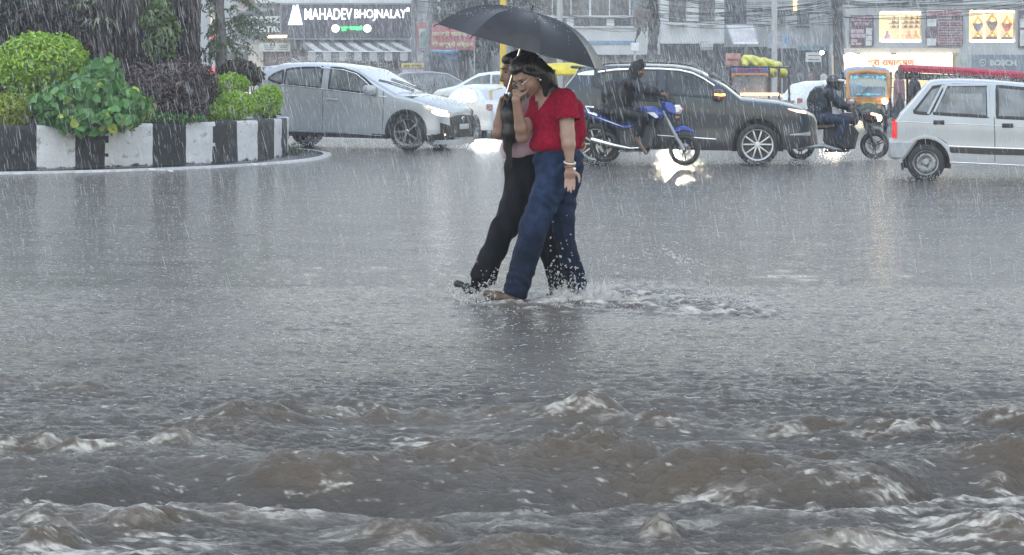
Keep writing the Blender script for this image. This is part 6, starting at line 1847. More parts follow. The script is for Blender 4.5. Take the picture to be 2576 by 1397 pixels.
m = MB(); m.box((g4(940, 0).x, .75, .55), (1.55, 1.6, .5), None, 0, .04); m.build('cargo_bed', mat('bed_blue', (.06, .08, .10), .5), gr)
GLR = glass('rickshaw_screen', (.6, .62, .62), .06, .4, (.4, .4, .4))
m = MB(); q0, q1 = g4(560, 1060), g4(1020, 1330); m.box(((q0.x + q1.x) / 2, .02, (q0.z + q1.z) / 2), (q1.x - q0.x, .012, q0.z - q1.z)); m.build('windscreen', GLR, gr)
q = g4(920, 1330); m = MB(); m.tube([(q.x - .45, -.06, .98), (q.x + .45, -.06, .98)], .03, 8); m.build('lamp_bar', emis('warm_bar_glow', (1, .45, .15), 3.0), gr)
for s in (-.55, .75): bike_wheel_at(gr, s, .8, .25)
ld = thing('tarpaulin_bundle', 'yellow tarpaulin bundle tied on top of the goods rickshaw rack', 'bundle', (gr.location.x, 47.5, g4(0, 915).z))
def gw(x, y, dd): 
    q = g4(x, y, 0); return (q.x + gr.location.x, 47 + dd, q.z)
sdf_obj('tarpaulin', [('c', gw(760, 830, .5), gw(1000, 860, .55), .13, .12), ('c', gw(1000, 860, .55), gw(1230, 885, .5), .12, .065), ('c', gw(760, 830, .3), gw(740, 880, .25), .11, .07), ('c', gw(735, 775, .4), gw(770, 820, .5), .035, .08)], .016, mat('pale_yellow_tarp', (.56, .56, .12), .45, var=.15, scale=6, bump=.5, bscale=9), ld, .05, lambda x, y, z: .022 * fbm(x * 6, y * 6, z * 9, 3) + .010 * np.sin(x * 28 + z * 30))
ld2 = thing('yellow_sack', 'yellow sacks hung under the rack of the goods rickshaw', 'sack', gw(1190, 1060, .4))
sdf_obj('sack', [('e', gw(1120, 1005, .4), (.14, .3, .12), None), ('e', gw(1260, 1005, .4), (.13, .3, .12), None)], .016, mat('yellow_sack_cloth', (.50, .48, .07), .6, var=.2, bump=.5, bscale=10), ld2, .03, lambda x, y, z: .015 * fbm(x * 8, y * 8, z * 9, 3))
q = Vector(gw(590, 840, .5)); cr = thing('cardboard_carton', 'pinkish carton beside the yellow bundle on the rickshaw rack', 'carton', (q.x, q.y, g4(0, 915).z))
m = MB(); m.box((0, 0, .16), (.32, .36, .30), None, 0, .012); m.build('box', mat('pink_carton', (.42, .24, .21), .7, var=.3, scale=10), cr)
m = MB(); m.box((0, -.184, .16), (.32, .006, .05)); m.build('tape', mat('tape_brown', (.18, .10, .07), .4), cr)

# red-roofed passenger rickshaw on the right
Lq = P(2420, 0, 43.0)
er = thing('electric_rickshaw', 'passenger rickshaw with a long red roof behind the old silver hatchback', 'rickshaw', (Lq.x, 43, 0), -R(6))
RED_ROOF = mat('red_roof_sheet', (0.36, 0.02, 0.05), .75, var=.15)
def er_x(u): return (u - 2420) * 43 / F
m = MB()
zt_ = lambda u: P(u, np.interp(u, [2270, 2400, 2576, 2640], [166, 172, 184, 200]), 43).z
vs, fs = [], []
us = [2268, 2275, 2330, 2400, 2480, 2560, 2620, 2650]
for u in us:
    z = zt_(u); x = er_x(u)
    for (y, dz) in ((-.62, -.13), (-.64, -.04), (-.55, .0), (0, .03), (.55, 0), (.64, -.04), (.62, -.13)): vs.append((x, y, z + dz))
n = 7
fs = [(i * n + j, (i + 1) * n + j, (i + 1) * n + (j + 1) % n, i * n + (j + 1) % n) for i in range(len(us) - 1) for j in range(n)] + [tuple(range(n)), tuple((len(us) - 1) * n + j for j in range(n))[::-1]]
mesh_obj('roof', vs, fs, RED_ROOF, er, False)
m = MB(); m.box((er_x(2440), 0, zt_(2420) - .22), (er_x(2620) - er_x(2275), 1.1, .14), (0, .045, 0), 0, .02); m.build('roof_lining', M_BLACK, er)
for u in (2290, 2380, 2480, 2600):
    for y in (-.52, .52):
        m = MB(); m.tube([(er_x(u), y, .4), (er_x(u), y, zt_(u) - .1)], .025, 8); m.build('post', M_DARK, er)
m = MB(); m.box((er_x(2450), 0, .5), (2.5, 1.1, .45), None, 0, .05); m.box((er_x(2330), 0, .85), (.12, 1.0, .6), None, 0, .04); m.box((er_x(2520), 0, .85), (.12, 1.0, .6), None, 0, .04); m.build('body', mat('teal_body', (.05, .07, .08), .4), er)
for x in (er_x(2310), er_x(2570)): bike_wheel_at(er, x, -.45, .25); bike_wheel_at(er, x, .45, .25)
m = MB(); 
for i in range(22):
    u = 2262 + r_.uniform(0, 55); m.tube([(er_x(u), -.6 + r_.uniform(0, .3), zt_(u) - .08), (er_x(u) - .03, -.62, zt_(u) - .18 - r_.uniform(0, .12))], .012, 5)
m.build('roof_fringe', M_BLACK, er)

def simple_person(name, label, u, D, h, coat, legs, group, turn=0.0, umb=None, foot=None):
    base = P(u, 0, D); t = thing(name, label, 'person', (base.x, D, 0), 0, group)
    k = h / 1.7
    def q(x, y, z): return (base.x + k * (x * math.cos(turn) - y * math.sin(turn)), D + k * (x * math.sin(turn) + y * math.cos(turn)), k * z)
    fd = (math.cos(turn), math.sin(turn), -.1)
    Hh = Head(q(.03, 0, 1.58), fd, (0, 0, 1), k)
    bd = Hh.prims() + [('c', q(0, 0, 1.5), q(0, 0, 1.40), .05, .055, .03), ('c', q(0, 0, 1.32), q(0, 0, 1.0), .12, .12, .05)]
    jk = [('c', q(0, 0, 1.36), q(0, 0, .92), .13, .15, .05)]; lg = [('e', q(0, 0, .92), (.14, .15, .12), None, .05)]
    for s in (-1, 1):
        bd += [('c', q(0, s * .17, 1.38), q(-.03 + .04 * s, s * .24, 1.1), .05, .04, .03), ('c', q(-.03 + .04 * s, s * .24, 1.1), q(.10, s * .22, .86), .04, .028, .02), ('e', q(.12, s * .22, .80), (.03, .025, .06), None, .02), ('c', q(0, s * .09, .9), q(.10 * s, s * .09, .48), .085, .06, .03), ('c', q(.10 * s, s * .09, .48), q(.12 * s - .06, s * .09, .06), .055, .035, .02), ('c', q(.12 * s - .06, s * .09, .04), q(.12 * s + .10, s * .09, .03), .035, .025, .02)]
        jk += [('c', q(0, s * .17, 1.38), q(-.03 + .04 * s, s * .24, 1.1), .075, .065, .04)]
        lg += [('c', q(0, s * .09, .9), q(.10 * s, s * .09, .48), .11, .09, .03), ('f', q(.10 * s, s * .09, .48), q(.12 * s - .06, s * .09, .10), .085, .075, .03)]
    sdf_obj('body', bd, .016, SK2, t, .02); sdf_obj('shirt', jk, .018, coat, t, .05); sdf_obj('trousers', lg, .018, legs, t, .04)
    sdf_obj('hair', [Hh.E((0, -.03, .045), (.09, .105, .088))], .014, M_HAIR, t, .02)
    return t
M_GC = mat('grey_cloth', (.10, .10, .11), .8); M_BC = mat('brown_cloth', (.13, .09, .08), .8); M_DC = mat('dusk_cloth', (.05, .05, .06), .8); M_RC = mat('rose_cloth', (.22, .12, .14), .8); M_WC = mat('cream_cloth', (.4, .38, .35), .8)
simple_person('person', 'person in dark shirt standing under the red rickshaw roof', 2300, 44.2, 1.52, M_DC, M_DC, None, 2.6)
simple_person('person', 'person in rose shirt beside the orange-fronted rickshaw', 2262, 49.0, 1.55, M_RC, M_DC, None, 3.0)
simple_person('person', 'pedestrian in brown under the bright shop bulb', 2042, 84, 1.66, M_BC, M_DC, 'people sheltering by the shops', 3.0)
simple_person('person', 'pedestrian in cream beside the one in brown', 2072, 85, 1.62, M_WC, M_GC, 'people sheltering by the shops', .3)
simple_person('person', 'pedestrian in grey left of the one in brown', 2012, 86, 1.64, M_GC, M_DC, 'people sheltering by the shops', .6)

def simple_car(name, label, loc, rz, col, kind, scale=1.0, glass_m=None, lit=None):
    if kind == 'sedan':
        top = [(-2.2, .5), (-2.19, .85), (-2.1, 1.0), (-1.75, 1.05), (-1.2, 1.32), (-.7, 1.44), (0, 1.46), (.4, 1.40), (1.2, 1.02), (1.9, .92), (2.15, .75), (2.2, .45)]; WB = 1.3; sh = (.45, 1.12, .86); bk = (-1.68, -1.05, .84)
        wins = [([-1.35, -1.0, -.55, -.05], [1.12, 1.30, 1.36, 1.37], [1.02, .98, .96, .95]), ([.0, .35, .6, .9], [1.37, 1.32, 1.22, 1.06], [.95, .94, .94, .96])]
    else:
        top = [(-1.9, .5), (-1.89, .9), (-1.8, 1.08), (-1.55, 1.42), (-1.2, 1.50), (-.3, 1.53), (.3, 1.46), (1.1, 1.03), (1.7, .9), (1.88, .72), (1.92, .42)]; WB = 1.25; sh = (.36, 1.04, .86); bk = (-1.79, -1.57, .8)
        wins = [([-1.5, -1.3, -1.0], [1.15, 1.33, 1.38], [1.08, 1.02, 1.0]), ([-.95, -.6, -.2], [1.39, 1.41, 1.41], [1.0, .98, .97]), ([-.13, .25, .5, .82], [1.41, 1.36, 1.25, 1.06], [.97, .96, .96, .97])]
    c = Car(top, [(-2.3, .3), (2.3, .24)], 1.74, [(-2.2, 1.0), (2, .95)], .16, rf=.5, rr=.4, basef=.66, baser=.78)
    t = thing(name, label, 'car', loc, rz); t.scale = (scale,) * 3
    pm = paint(col[0], col[1], .2, .35)
    gm = glass_m or GL_FOG
    c.body(t, [pm, M_BLACK], wins, [(WB, .32, .37), (-WB, .32, .37)], sh, bk, [(-3, .32), (3, .32)], nx=110)
    for (xs, zt, zb) in wins: c.side('window', xs, zt, zb, gm, t, .002, 12, 4)
    c.topglass('windscreen', sh[0], sh[1], sh[2] + .02, GL_SHIELD, t); c.topglass('rear_window', bk[0], bk[1], bk[2] + .02, gm, t)
    for wx in (WB, -WB):
        for s in (-1, 1): wheel(t, wx, s * .76, .31, .32, .19, .21, 'steel', s, mat('dull_rim', (.3, .31, .31), .4, .5, var=.3))
    for s in (-1, 1):
        c.side('headlight', [1.78, 1.95, 2.1] if kind == 'sedan' else [1.55, 1.68, 1.80], [.84, .82, .76], [.76, .70, .68], (E_HEAD if lit else M_LAMP_GLASS), t, .01, 8, 4, both=False) if s < 0 else None
    c.side('headlight', [1.78, 1.95, 2.1] if kind == 'sedan' else [1.55, 1.68, 1.80], [.84, .82, .76], [.76, .70, .68], (E_HEAD if lit else M_LAMP_GLASS), t, .0105, 8, 4)
    c.side('tail_light', [-2.18, -2.12, -2.0] if kind == 'sedan' else [-1.88, -1.84, -1.74], [.96, .97, .96], [.80, .80, .84], mat('dim_red_lamp', (.30, .05, .05), .25), t, .01, 8, 4)
    x_ = c.x0
    m = MB(); m.box((x_ + .0, 0, .72), (.02, .5, .12), None, 0, .004); m.build('number_plate', M_PLATE, t)
    m = MB(); m.box((x_ + .03, 0, .50), (.10, 1.45, .22), None, 0, .04); m.build('bumper', pm, t)
    m = MB(); m.box((x_ + .0, 0, .86), (.03, 1.05, .06), None, 0, .01); m.build('boot_trim', M_DARK, t)
    for s in (-1, 1): mirror(t, .8, s * .84, 1.0, pm, s)
    interior(c, t, -1.2, .8, .95, ((-.1, (-.38, .38)), (-.9, (-.38, .38))), .80)
    return t
Lq = P(1222, 0, 46.0)
simple_car('white_sedan', 'white sedan seen from behind beyond the yellow pole', (Lq.x + .05, 46.0 + 1.6, -.12), R(112), ('white_car_paint', (.66, .70, .72)), 'sedan', .92)
Lq = P(2085, 0, 56)
simple_car('white_hatchback', 'white hatchback between the grey suv bonnet and the helmeted rider', (Lq.x + .55, 56.5, -.1), R(12), ('white_car_paint', (.66, .70, .72)), 'hatch', .9)
Lq = P(1225, 0, 66)
simple_car('pale_car', 'pale car furthest back behind the white sedan', (Lq.x, 68, 0), R(178), ('white_car_paint', (.66, .70, .72)), 'hatch', 1.0)
Lq = P(1105, 0, 74)
simple_car('dark_hatchback', 'dark small car parked below the red banner', (Lq.x, 74, 0), R(4), ('dim_car_paint', (.09, .09, .10)), 'hatch', 1.0)

# lamps that light the wet street: headlight beams of vehicles, plus one added spot
def beam(name, loc, target, power, col=(1, .95, .86), size=1.0, blend=.6, rad=.07):
    sp = bpy.data.lights.new(name, 'SPOT'); sp.energy = power; sp.color = col; sp.spot_size = size; sp.spot_blend = blend; sp.shadow_soft_size = rad
    o = link(bpy.data.objects.new(name, sp)); o.location = loc
    o.rotation_euler = (Vector(target) - Vector(loc)).to_track_quat('-Z', 'Y').to_euler(); return o
# ------------------------------------------------------------------ buildings across the street
DB = 110.0
def q3(u, v, D=DB): return P(u, v, D)
def pbox(m, u0, v0, u1, v1, D, depth, bev=0.0, mi=0, front=0.0):
    a_, b_ = P(u0, v0, D), P(u1, v1, D)
    m.box(((a_.x + b_.x) / 2, D - front + depth / 2, (a_.z + b_.z) / 2), (abs(b_.x - a_.x), depth, abs(a_.z - b_.z)), None, mi, bev)
    return m
def part(name, t, rects, mat_, D=DB, depth=.1, front=0.0, bev=0.0, each=False):
    """boxes given by picture rows and columns at a wall distance, joined into one mesh or one part each"""
    o = None
    if each:
        for r in rects:
            m = MB(); pbox(m, *r, D, depth, bev, 0, front); m.v = [tuple(Vector(v) - t.location) for v in m.v]; o = m.build(name, mat_, t, False)
        return o
    m = MB()
    for r in rects: pbox(m, *r, D, depth, bev, 0, front)
    m.v = [tuple(Vector(v) - t.location) for v in m.v]
    return m.build(name, mat_, t, False)
def words(t, s, u0, v0, u1, v1, D, mat_, bold=.02, front=.06, depth=.03):
    a_, b_ = P(u0, v1, D), P(u1, v0, D)
    return letter(s, b_.x - a_.x, b_.z - a_.z, (a_.x - t.location.x, D - front - t.location.y, a_.z - t.location.z), mat_, t, bold, depth)
def ground(u, D): q = P(u, 0, D); return (q.x, D, 0)
def wallm(name, c, v=.18, sc=.5): return mat(name, c, .6, var=v, scale=sc, bump=.3, bscale=5, stretch=(1, 1, .45))
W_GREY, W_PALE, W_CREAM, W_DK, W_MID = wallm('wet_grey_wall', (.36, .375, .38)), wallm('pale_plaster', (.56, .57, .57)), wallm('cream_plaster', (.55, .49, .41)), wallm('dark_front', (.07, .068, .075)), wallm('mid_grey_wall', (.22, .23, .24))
W_BROWN = wallm('brown_front', (.16, .12, .10), .4, 1.2)
GLW = mat('far_window_glass', (.06, .068, .072), .15, var=.35, scale=.7)
E_WHITE = emis('white_letter_glow', (.92, .95, 1.0), 1.7)
E_GREEN = emis('green_letter_glow', (.05, .75, .16), 1.6)
E_TUBE = emis('tube_light_glow', (1, .88, .62), 7.0)
E_WARM = emis('warm_tube_glow', (1, .62, .25), 6.0)
E_PANEL = mat('lit_sign_panel', (.8, .7, .5), .5, var=0, emit=(1.0, .80, .48), estr=.62)

# --- restaurant building, left
rb = thing('restaurant_building', 'shop building carrying the big white lettered dark sign and striped awning', 'building', ground(820, DB))
part('wall', rb, [(470, -110, 1078, 232)], W_GREY, DB + .9, 8.0)
part('shopfront', rb, [(735, 125, 1050, 232)], W_BROWN, DB + .8, .2)
part('cornice', rb, [(640, -4, 1045, 8)], W_PALE, DB, .9, .2)
part('pillar', rb, [(625, 112, 662, 232)], W_CREAM, DB + .3, .6)
part('pillar', rb, [(1008, 14, 1028, 125)], W_PALE, DB + .4, .5)
part('shutter', rb, [(560, 130, 622, 232)], mat('dark_shutter', (.06, .055, .065), .5, var=.3), DB + .7, .2)
part('doorway', rb, [(668, 128, 735, 232)], mat('reddish_doorway', (.26, .15, .13), .7, var=.3), DB + .75, .2)
part('window', rb, [(615, -60, 700, -12), (712, -60, 770, -12)], GLW, DB + .7, .3, each=True)
m_ = [mat('poster_%s' % n_, c_, .6, var=.3, scale=3) for n_, c_ in (('pink', (.45, .34, .33)), ('blue', (.33, .40, .43)), ('white', (.5, .48, .48)))]
for i, (u0, u1) in enumerate(((598, 622), (627, 652), (655, 690), (692, 704), (706, 722))):
    part('poster_strip', rb, [(u0, 20, u1, 28)], m_[i % 3], DB + .5, .1)
part('poster_strip', rb, [(602, -6, 640, 12)], mat('dull_red_poster', (.30, .15, .12), .6), DB + .5, .1); part('flower_poster', rb, [(712, -6, 730, 15)], mat('magenta_poster', (.34, .07, .20), .6), DB + .5, .1)
s1 = thing('shop_sign', 'wide dark sign board with glowing white English lettering', 'sign', ground(870, DB - .5))
part('board', s1, [(708, 12, 1036, 97)], mat('dark_sign_board', (.055, .052, .062), .45, var=.15), DB - .5, .3)
part('frame', s1, [(704, 8, 1040, 12), (704, 97, 1040, 100), (704, 12, 708, 97), (1036, 12, 1040, 97)], W_MID, DB - .55, .4)
words(s1, 'MAHADEV', 767, 22, 886, 50, DB - .5, E_WHITE, .004, .1)
words(s1, 'BHOJNALAY', 892, 24, 1022, 53, DB - .5, E_WHITE, .004, .1)
part('light_box', s1, [(1023, 20, 1030, 29)], E_WHITE, DB - .5, .1, .08)
words(s1, 'शुद्ध शाकाहारी', 858, 65, 912, 79, DB - .5, E_GREEN, .05, .1)
for u in (844, 924):
    c_ = P(u, 72, DB - .6)
    m = MB(); k = 9.6 * DB / F
    m.lathe([(0, -.05), (k, -.05), (k, .05), (0, .05)], Vector(c_) - s1.location, 'Y', 28); m.build('round_lamp', E_WHITE, s1)
# glowing tiered emblem beside the words
c_ = P(743, 63, DB - .6)
m = MB(); kk = DB / F
pl_ = [(-18, 0), (18, 0), (12, 15), (10, 30), (8, 42), (7, 44), (7, 50), (3, 50), (2, 44), (-2, 44), (-3, 49), (-6, 49), (-7, 42), (-9, 30), (-14, 14)]
m.plate([(x * kk, y * kk) for x, y in pl_], -.05, .05, .01); o = m.build('emblem', mat('emblem_glow', (.7, .75, .9), .5, var=.3, scale=5, emit=(.75, .82, 1.0), estr=1.3), s1); o.location = Vector(c_) - s1.location
aw = thing('awning', 'black and white striped awning sloping over the restaurant shopfront', 'awning', ground(900, DB - 1))
ns = 15; vs, fs, mi = [], [], []
for i in range(ns * 2 + 1):
    t_ = i / (ns * 2)
    a_ = P(738 + (1000 - 738) * t_, 97, DB + .2); b_ = P(775 + (1064 - 775) * t_, 130, DB - 1.9); c2 = P(775 + (1064 - 775) * t_, 152 + 3 * math.sin(i * PI / 2), DB - 1.92)
    md = a_.lerp(b_, .5) + Vector((0, 0, -.06))
    vs += [Vector(q) - aw.location for q in (a_, md, b_, c2)]
for i in range(ns * 2):
    for j in range(3): fs.append((i * 4 + j, (i + 1) * 4 + j, (i + 1) * 4 + j + 1, i * 4 + j + 1)); mi.append((i // 2 + (1 if j == 2 else 0)) % 2)
mesh_obj('canopy', vs, fs, [mat('awning_dark', (.085, .085, .092), .7, var=.2), mat('awning_pale', (.42, .42, .41), .7, var=.15)], aw, False, mi)
m = MB(); m.tube([Vector(P(775, 130, DB - 1.93)) - aw.location, Vector(P(1064, 130, DB - 1.93)) - aw.location], .03, 6); m.build('front_bar', M_WHITE, aw)
for u in (790, 930, 1050):
    m = MB(); m.tube([Vector(P(u, 131, DB - 1.9)) - aw.location, Vector((P(u, 0, DB - 1.9).x, DB - 1.9, 0)) - aw.location], .03, 6); m.build('post', M_STEEL, aw)
s2 = thing('cafe_sign', 'dark sign with pale two-row lettering half hidden by feathery leaves', 'sign', ground(670, DB - .2))
part('board', s2, [(600, 32, 720, 84)], mat('green_black_board', (.06, .072, .072), .5), DB - .2, .3)
words(s2, 'OASIZE', 628, 41, 716, 58, DB - .2, mat('pale_letter', (.62, .66, .63), .5), .04, .06); words(s2, 'N RESTRO', 612, 66, 714, 82, DB - .2, MATS['pale_letter'], .04, .06)
s3 = thing('notice_board', 'pale wide notice board under the amber tube light', 'sign', ground(690, DB - .1))
part('board', s3, [(652, 108, 730, 130)], mat('notice_white', (.46, .52, .50), .5, var=.1), DB - .1, .12)
part('print_line', s3, [(664, 113, 692, 115), (664, 118, 690, 120), (666, 123, 688, 125), (702, 113, 724, 115), (704, 117, 722, 121), (702, 124, 724, 126)], mat('print_grey', (.16, .19, .20), .6), DB - .1, .02, .02)
tl = thing('tube_light', 'glowing amber tube light above the pale notice board', 'lamp', P(697, 93, DB - 1.2))
m = MB(); m.tube([Vector(P(672, 93, DB - 1.2)) - tl.location, Vector(P(721, 92, DB - 1.2)) - tl.location], .06, 10); m.build('tube', E_WARM, tl)
part('housing', tl, [(668, 88, 724, 90.5)], M_STEEL, DB - 1.15, .1); part('bracket', tl, [(695, 86, 698, 89)], M_STEEL, DB - 1.1, 1.2)
bs = thing('bus_shelter_sign', 'red and white stall signs glowing behind the feathery tree trunk', 'sign', ground(540, 98))
part('red_panel', bs, [(528, 84, 550, 100), (526, 168, 552, 190)], mat('stall_red', (.5, .06, .07), .5, emit=(1, .2, .2), estr=.3), 98, .2); part('white_panel', bs, [(530, 20, 560, 78), (560, 150, 600, 232)], mat('stall_cream', (.6, .52, .40), .5, emit=(1, .8, .5), estr=.35), 98.4, .2, each=True); part('green_panel', bs, [(548, 60, 558, 76)], mat('stall_green', (.1, .5, .35), .5, emit=(.1, .8, .5), estr=.5), 98, .2)
part('upright', bs, [(534, 10, 538, 232), (596, 140, 600, 232)], M_STEEL, 98.2, .1)
sb = thing('standing_board', 'purple standing poster with a yellow heading in front of the restaurant', 'sign', ground(1040, 88))
part('board', sb, [(1008, 158, 1068, 232)], mat('mauve_board', (.27, .21, .27), .6, var=.3, scale=2), 88, .08); part('heading', sb, [(1010, 160, 1066, 170)], mat('yellow_heading', (.55, .52, .08), .5), 88, .03, .03)
part('picture', sb, [(1012, 176, 1028, 196), (1031, 176, 1046, 196), (1049, 176, 1064, 192)], mat('pale_picture', (.42, .38, .44), .6, var=.4, scale=4), 88, .02, .02); part('leg', sb, [(1012, 232, 1015, 262), (1061, 232, 1064, 262)], M_STEEL, 88, .06, each=True)
words(sb, 'शुभ विवाह', 1014, 161.5, 1062, 168.5, 88, mat('maroon_print', (.2, .06, .08), .6), .02, .04)

lb0 = thing('street_building', 'plain grey building behind the dark hedge at the far left', 'building', ground(150, DB + 6))
part('wall', lb0, [(-900, -140, 466, 236)], W_MID, DB + 6, 8); part('window', lb0, [(u, v, u + 60, v + 50) for u in range(-840, 430, 120) for v in (-90, -10, 80)], GLW, DB + 5.9, .3, each=True)
# red banner on poles
rbn = thing('banner', 'long red banner with cream Hindi lettering and a faded portrait panel', 'banner', ground(1120, 100))
part('cloth', rbn, [(1046, 57, 1196, 126)], mat('banner_red', (.36, .12, .13), .6, var=.12), 100, .05)
part('portrait_panel', rbn, [(1054, 72, 1080, 122)], mat('faded_panel', (.34, .42, .40), .6, var=.25, scale=2), 100, .02, .02)
c_ = P(1067, 92, 99.97); m = MB(); kk = 100 / F
m.plate([(-9 * kk, -8 * kk), (9 * kk, -8 * kk), (11 * kk, 2 * kk), (8 * kk, 10 * kk), (0, 14 * kk), (-8 * kk, 10 * kk), (-11 * kk, 2 * kk)], -.02, .0, .004); m.plate([(-10 * kk, -28 * kk), (10 * kk, -28 * kk), (6 * kk, -10 * kk), (-6 * kk, -10 * kk)], -.018, .0, .004)
o = m.build('portrait', mat('faded_green_grey', (.16, .22, .21), .6, var=.35, scale=3), rbn); o.location = Vector(c_) - rbn.location
ML = mat('cream_letter', (.56, .54, .34), .6)
words(rbn, 'जय श्री बालाजी', 1086, 78, 1176, 95, 100, ML, .03, .05); words(rbn, 'की लक्ष्मी मिष्ठान', 1086, 104, 1190, 122, 100, ML, .03, .05)
part('pole', rbn, [(1046, 126, 1049, 240), (1192, 126, 1195, 240)], M_STEEL, 100.1, .06, each=True)
tp_ = thing('blue_tarpaulin', 'blue tarpaulin sheets sagging beneath the red banner', 'tarpaulin', P(1090, 130, 103))
sdf_obj('sheet', [('c', P(1038, 98, 103), P(1046, 125, 103), .16, .12), ('c', P(1046, 126, 103), P(1150, 132, 103), .10, .13), ('c', P(1110, 136, 103.4), P(1150, 146, 103.4), .16, .16)], .04, mat('blue_plastic', (.16, .30, .50), .4, var=.3, scale=2), tp_, .1, lambda x, y, z: .05 * fbm(x * 2, y * 2, z * 3, 3))

# dark trees between the buildings
def far_tree(name, label, u, vtop, D, wpx, n, leaf, vbase=None, tr=.25, group=None, size=.34):
    t = thing(name, label, 'tree', ground(u, D), 0, group); s = F / D
    zt = P(u, vtop, D).z; k = random.Random(int(u * 7)); m = MB()
    m.tube([(0, 0, 0), (.1, 0, zt * .45), (-.05, 0, zt * .8)], [tr, tr * .8, tr * .5], 8)
    for i in range(7):
        a_ = k.uniform(0, 6.28); m.tube([(0, 0, zt * (.4 + .05 * i)), (math.cos(a_) * wpx / s * .35, math.sin(a_) * .8, zt * (.6 + .05 * i))], [tr * .35, .04], 6)
    m.build('trunk', MATS['bark'], t)
    vs, qs, o_ = [], [], 0
    for i in range(9):
        c = (k.uniform(-.6, .6) * wpx / s, k.uniform(-1, 1), zt * k.uniform(.45, 1.0)); r = (wpx / s * k.uniform(.3, .5), 1.0, zt * .16)
        p, nn = blob_points(c, r, n // 9, .8, .3, i); v_, q_ = leaves(p, nn, size, .5, .5, .7); vs.append(v_); qs.append(q_ + o_); o_ += len(v_)
    mesh_obj('crown', np.concatenate(vs), np.concatenate(qs), LEAF[leaf], t, False)
    return t
far_tree('street_tree', 'dark leafy street tree directly behind the umbrella', 1165, -60, 104, 95, 3000, 'dark')
far_tree('street_tree', 'dark leafy street tree just right of the yellow pole', 1300, -70, 106, 60, 1800, 'dark')
far_tree('street_tree', 'low dark street tree right of the red banner', 1225, 50, 103, 45, 1400, 'dark')
bk = thing('shop_row', 'low dark shop row between the red banner and the yellow pole', 'building', ground(1210, DB + 3))
part('wall', bk, [(1076, -110, 1358, 236)], W_MID, DB + 3, 6); part('shutter', bk, [(1090, 140, 1180, 236), (1195, 140, 1245, 236), (1290, 140, 1350, 236)], mat('grey_shutter', (.11, .112, .12), .5, var=.3, scale=1), DB + 2.9, .2, each=True); part('window', bk, [(1100, 0, 1150, 60), (1180, 0, 1240, 60), (1285, 0, 1340, 60)], GLW, DB + 2.9, .2, each=True)
part('pale_column', bk, [(1052, -60, 1086, 58), (1100, -60, 1110, 60)], W_PALE, DB + 2.5, .5, each=True)

# --- white office building in the middle
wb2 = thing('office_building', 'white building with a long glazed upper floor and blue stripe', 'building', ground(1500, DB + 2))
part('wall', wb2, [(1345, 68, 1690, 138)], W_PALE, DB + 2, 8); part('wall_back', wb2, [(1345, -110, 1690, 236)], W_MID, DB + 3.2, 7)
part('blue_stripe', wb2, [(1345, 103, 1600, 112)], mat('blue_stripe_paint', (.16, .28, .42), .5, var=.15), DB + 1.95, .1)
part('window', wb2, [(1352, -60, 1388, 40), (1392, -60, 1434, 40), (1438, -60, 1484, 40), (1488, -60, 1532, 40), (1536, -60, 1584, 40)], GLW, DB + 2.9, .3, each=True)
part('mullion', wb2, [(1388, -60, 1391, 40), (1435, -60, 1438, 40), (1482, -60, 1487, 40), (1532, -60, 1535, 40), (1583, -60, 1586, 40)], W_PALE, DB + 2.7, .3, each=True)
part('sill', wb2, [(1345, 39, 1604, 45)], mat('white_sill', (.52, .53, .53), .5), DB + 2.0, .7); part('lower_window', wb2, [(1405, 48, 1426, 68), (1443, 48, 1484, 68), (1487, 48, 1526, 68), (1545, 48, 1585, 68)], GLW, DB + 2.6, .4, each=True)
part('band', wb2, [(1345, 66, 1604, 71)], MATS['white_sill'], DB + 1.9, .3); part('pier', wb2, [(1426, 46, 1443, 68), (1526, 46, 1545, 68)], W_PALE, DB + 2.1, .5, each=True)
part('shopfront', wb2, [(1345, 113, 1690, 236)], W_BROWN, DB + 2.5, .3)
rw = thing('plaster_building', 'pale plaster building with tall narrow windows and white sills', 'building', ground(1760, DB + 1))
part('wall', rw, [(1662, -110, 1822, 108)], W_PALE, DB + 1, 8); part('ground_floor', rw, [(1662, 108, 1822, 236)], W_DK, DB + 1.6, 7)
part('window', rw, [(1683, -70, 1726, 53), (1758, -70, 1798, 53)], GLW, DB + .9, .3, each=True)
for (u0, u1) in ((1679, 1730), (1754, 1802)): part('sill', rw, [(u0, 56, u1, 63)], MATS['white_sill'], DB + .6, .6)
part('ledge', rw, [(1662, 105, 1822, 110)], MATS['white_sill'], DB + .7, .6)
ac = thing('air_conditioner', 'white outdoor air conditioner units on the dark plaster building shopfront', 'air conditioner', ground(1775, DB + .5))
part('case', ac, [(1763, 108, 1794, 120)], mat('ac_white', (.5, .51, .5), .5), DB + .5, .5, 0, .03); part('lower_case', ac, [(1762, 104, 1782, 107)], MATS['ac_white'], DB + .5, .5); part('bracket', ac, [(1764, 120, 1794, 126)], M_STEEL, DB + .6, .5)
sx = thing('stall_box', 'white box beneath the transformer trunk', 'box', ground(1596, 96))
part('case', sx, [(1588, 108, 1607, 129)], M_WHITE, 96, .4, 0, .03); part('stand', sx, [(1594, 129, 1600, 240)], M_STEEL, 96.1, .1)
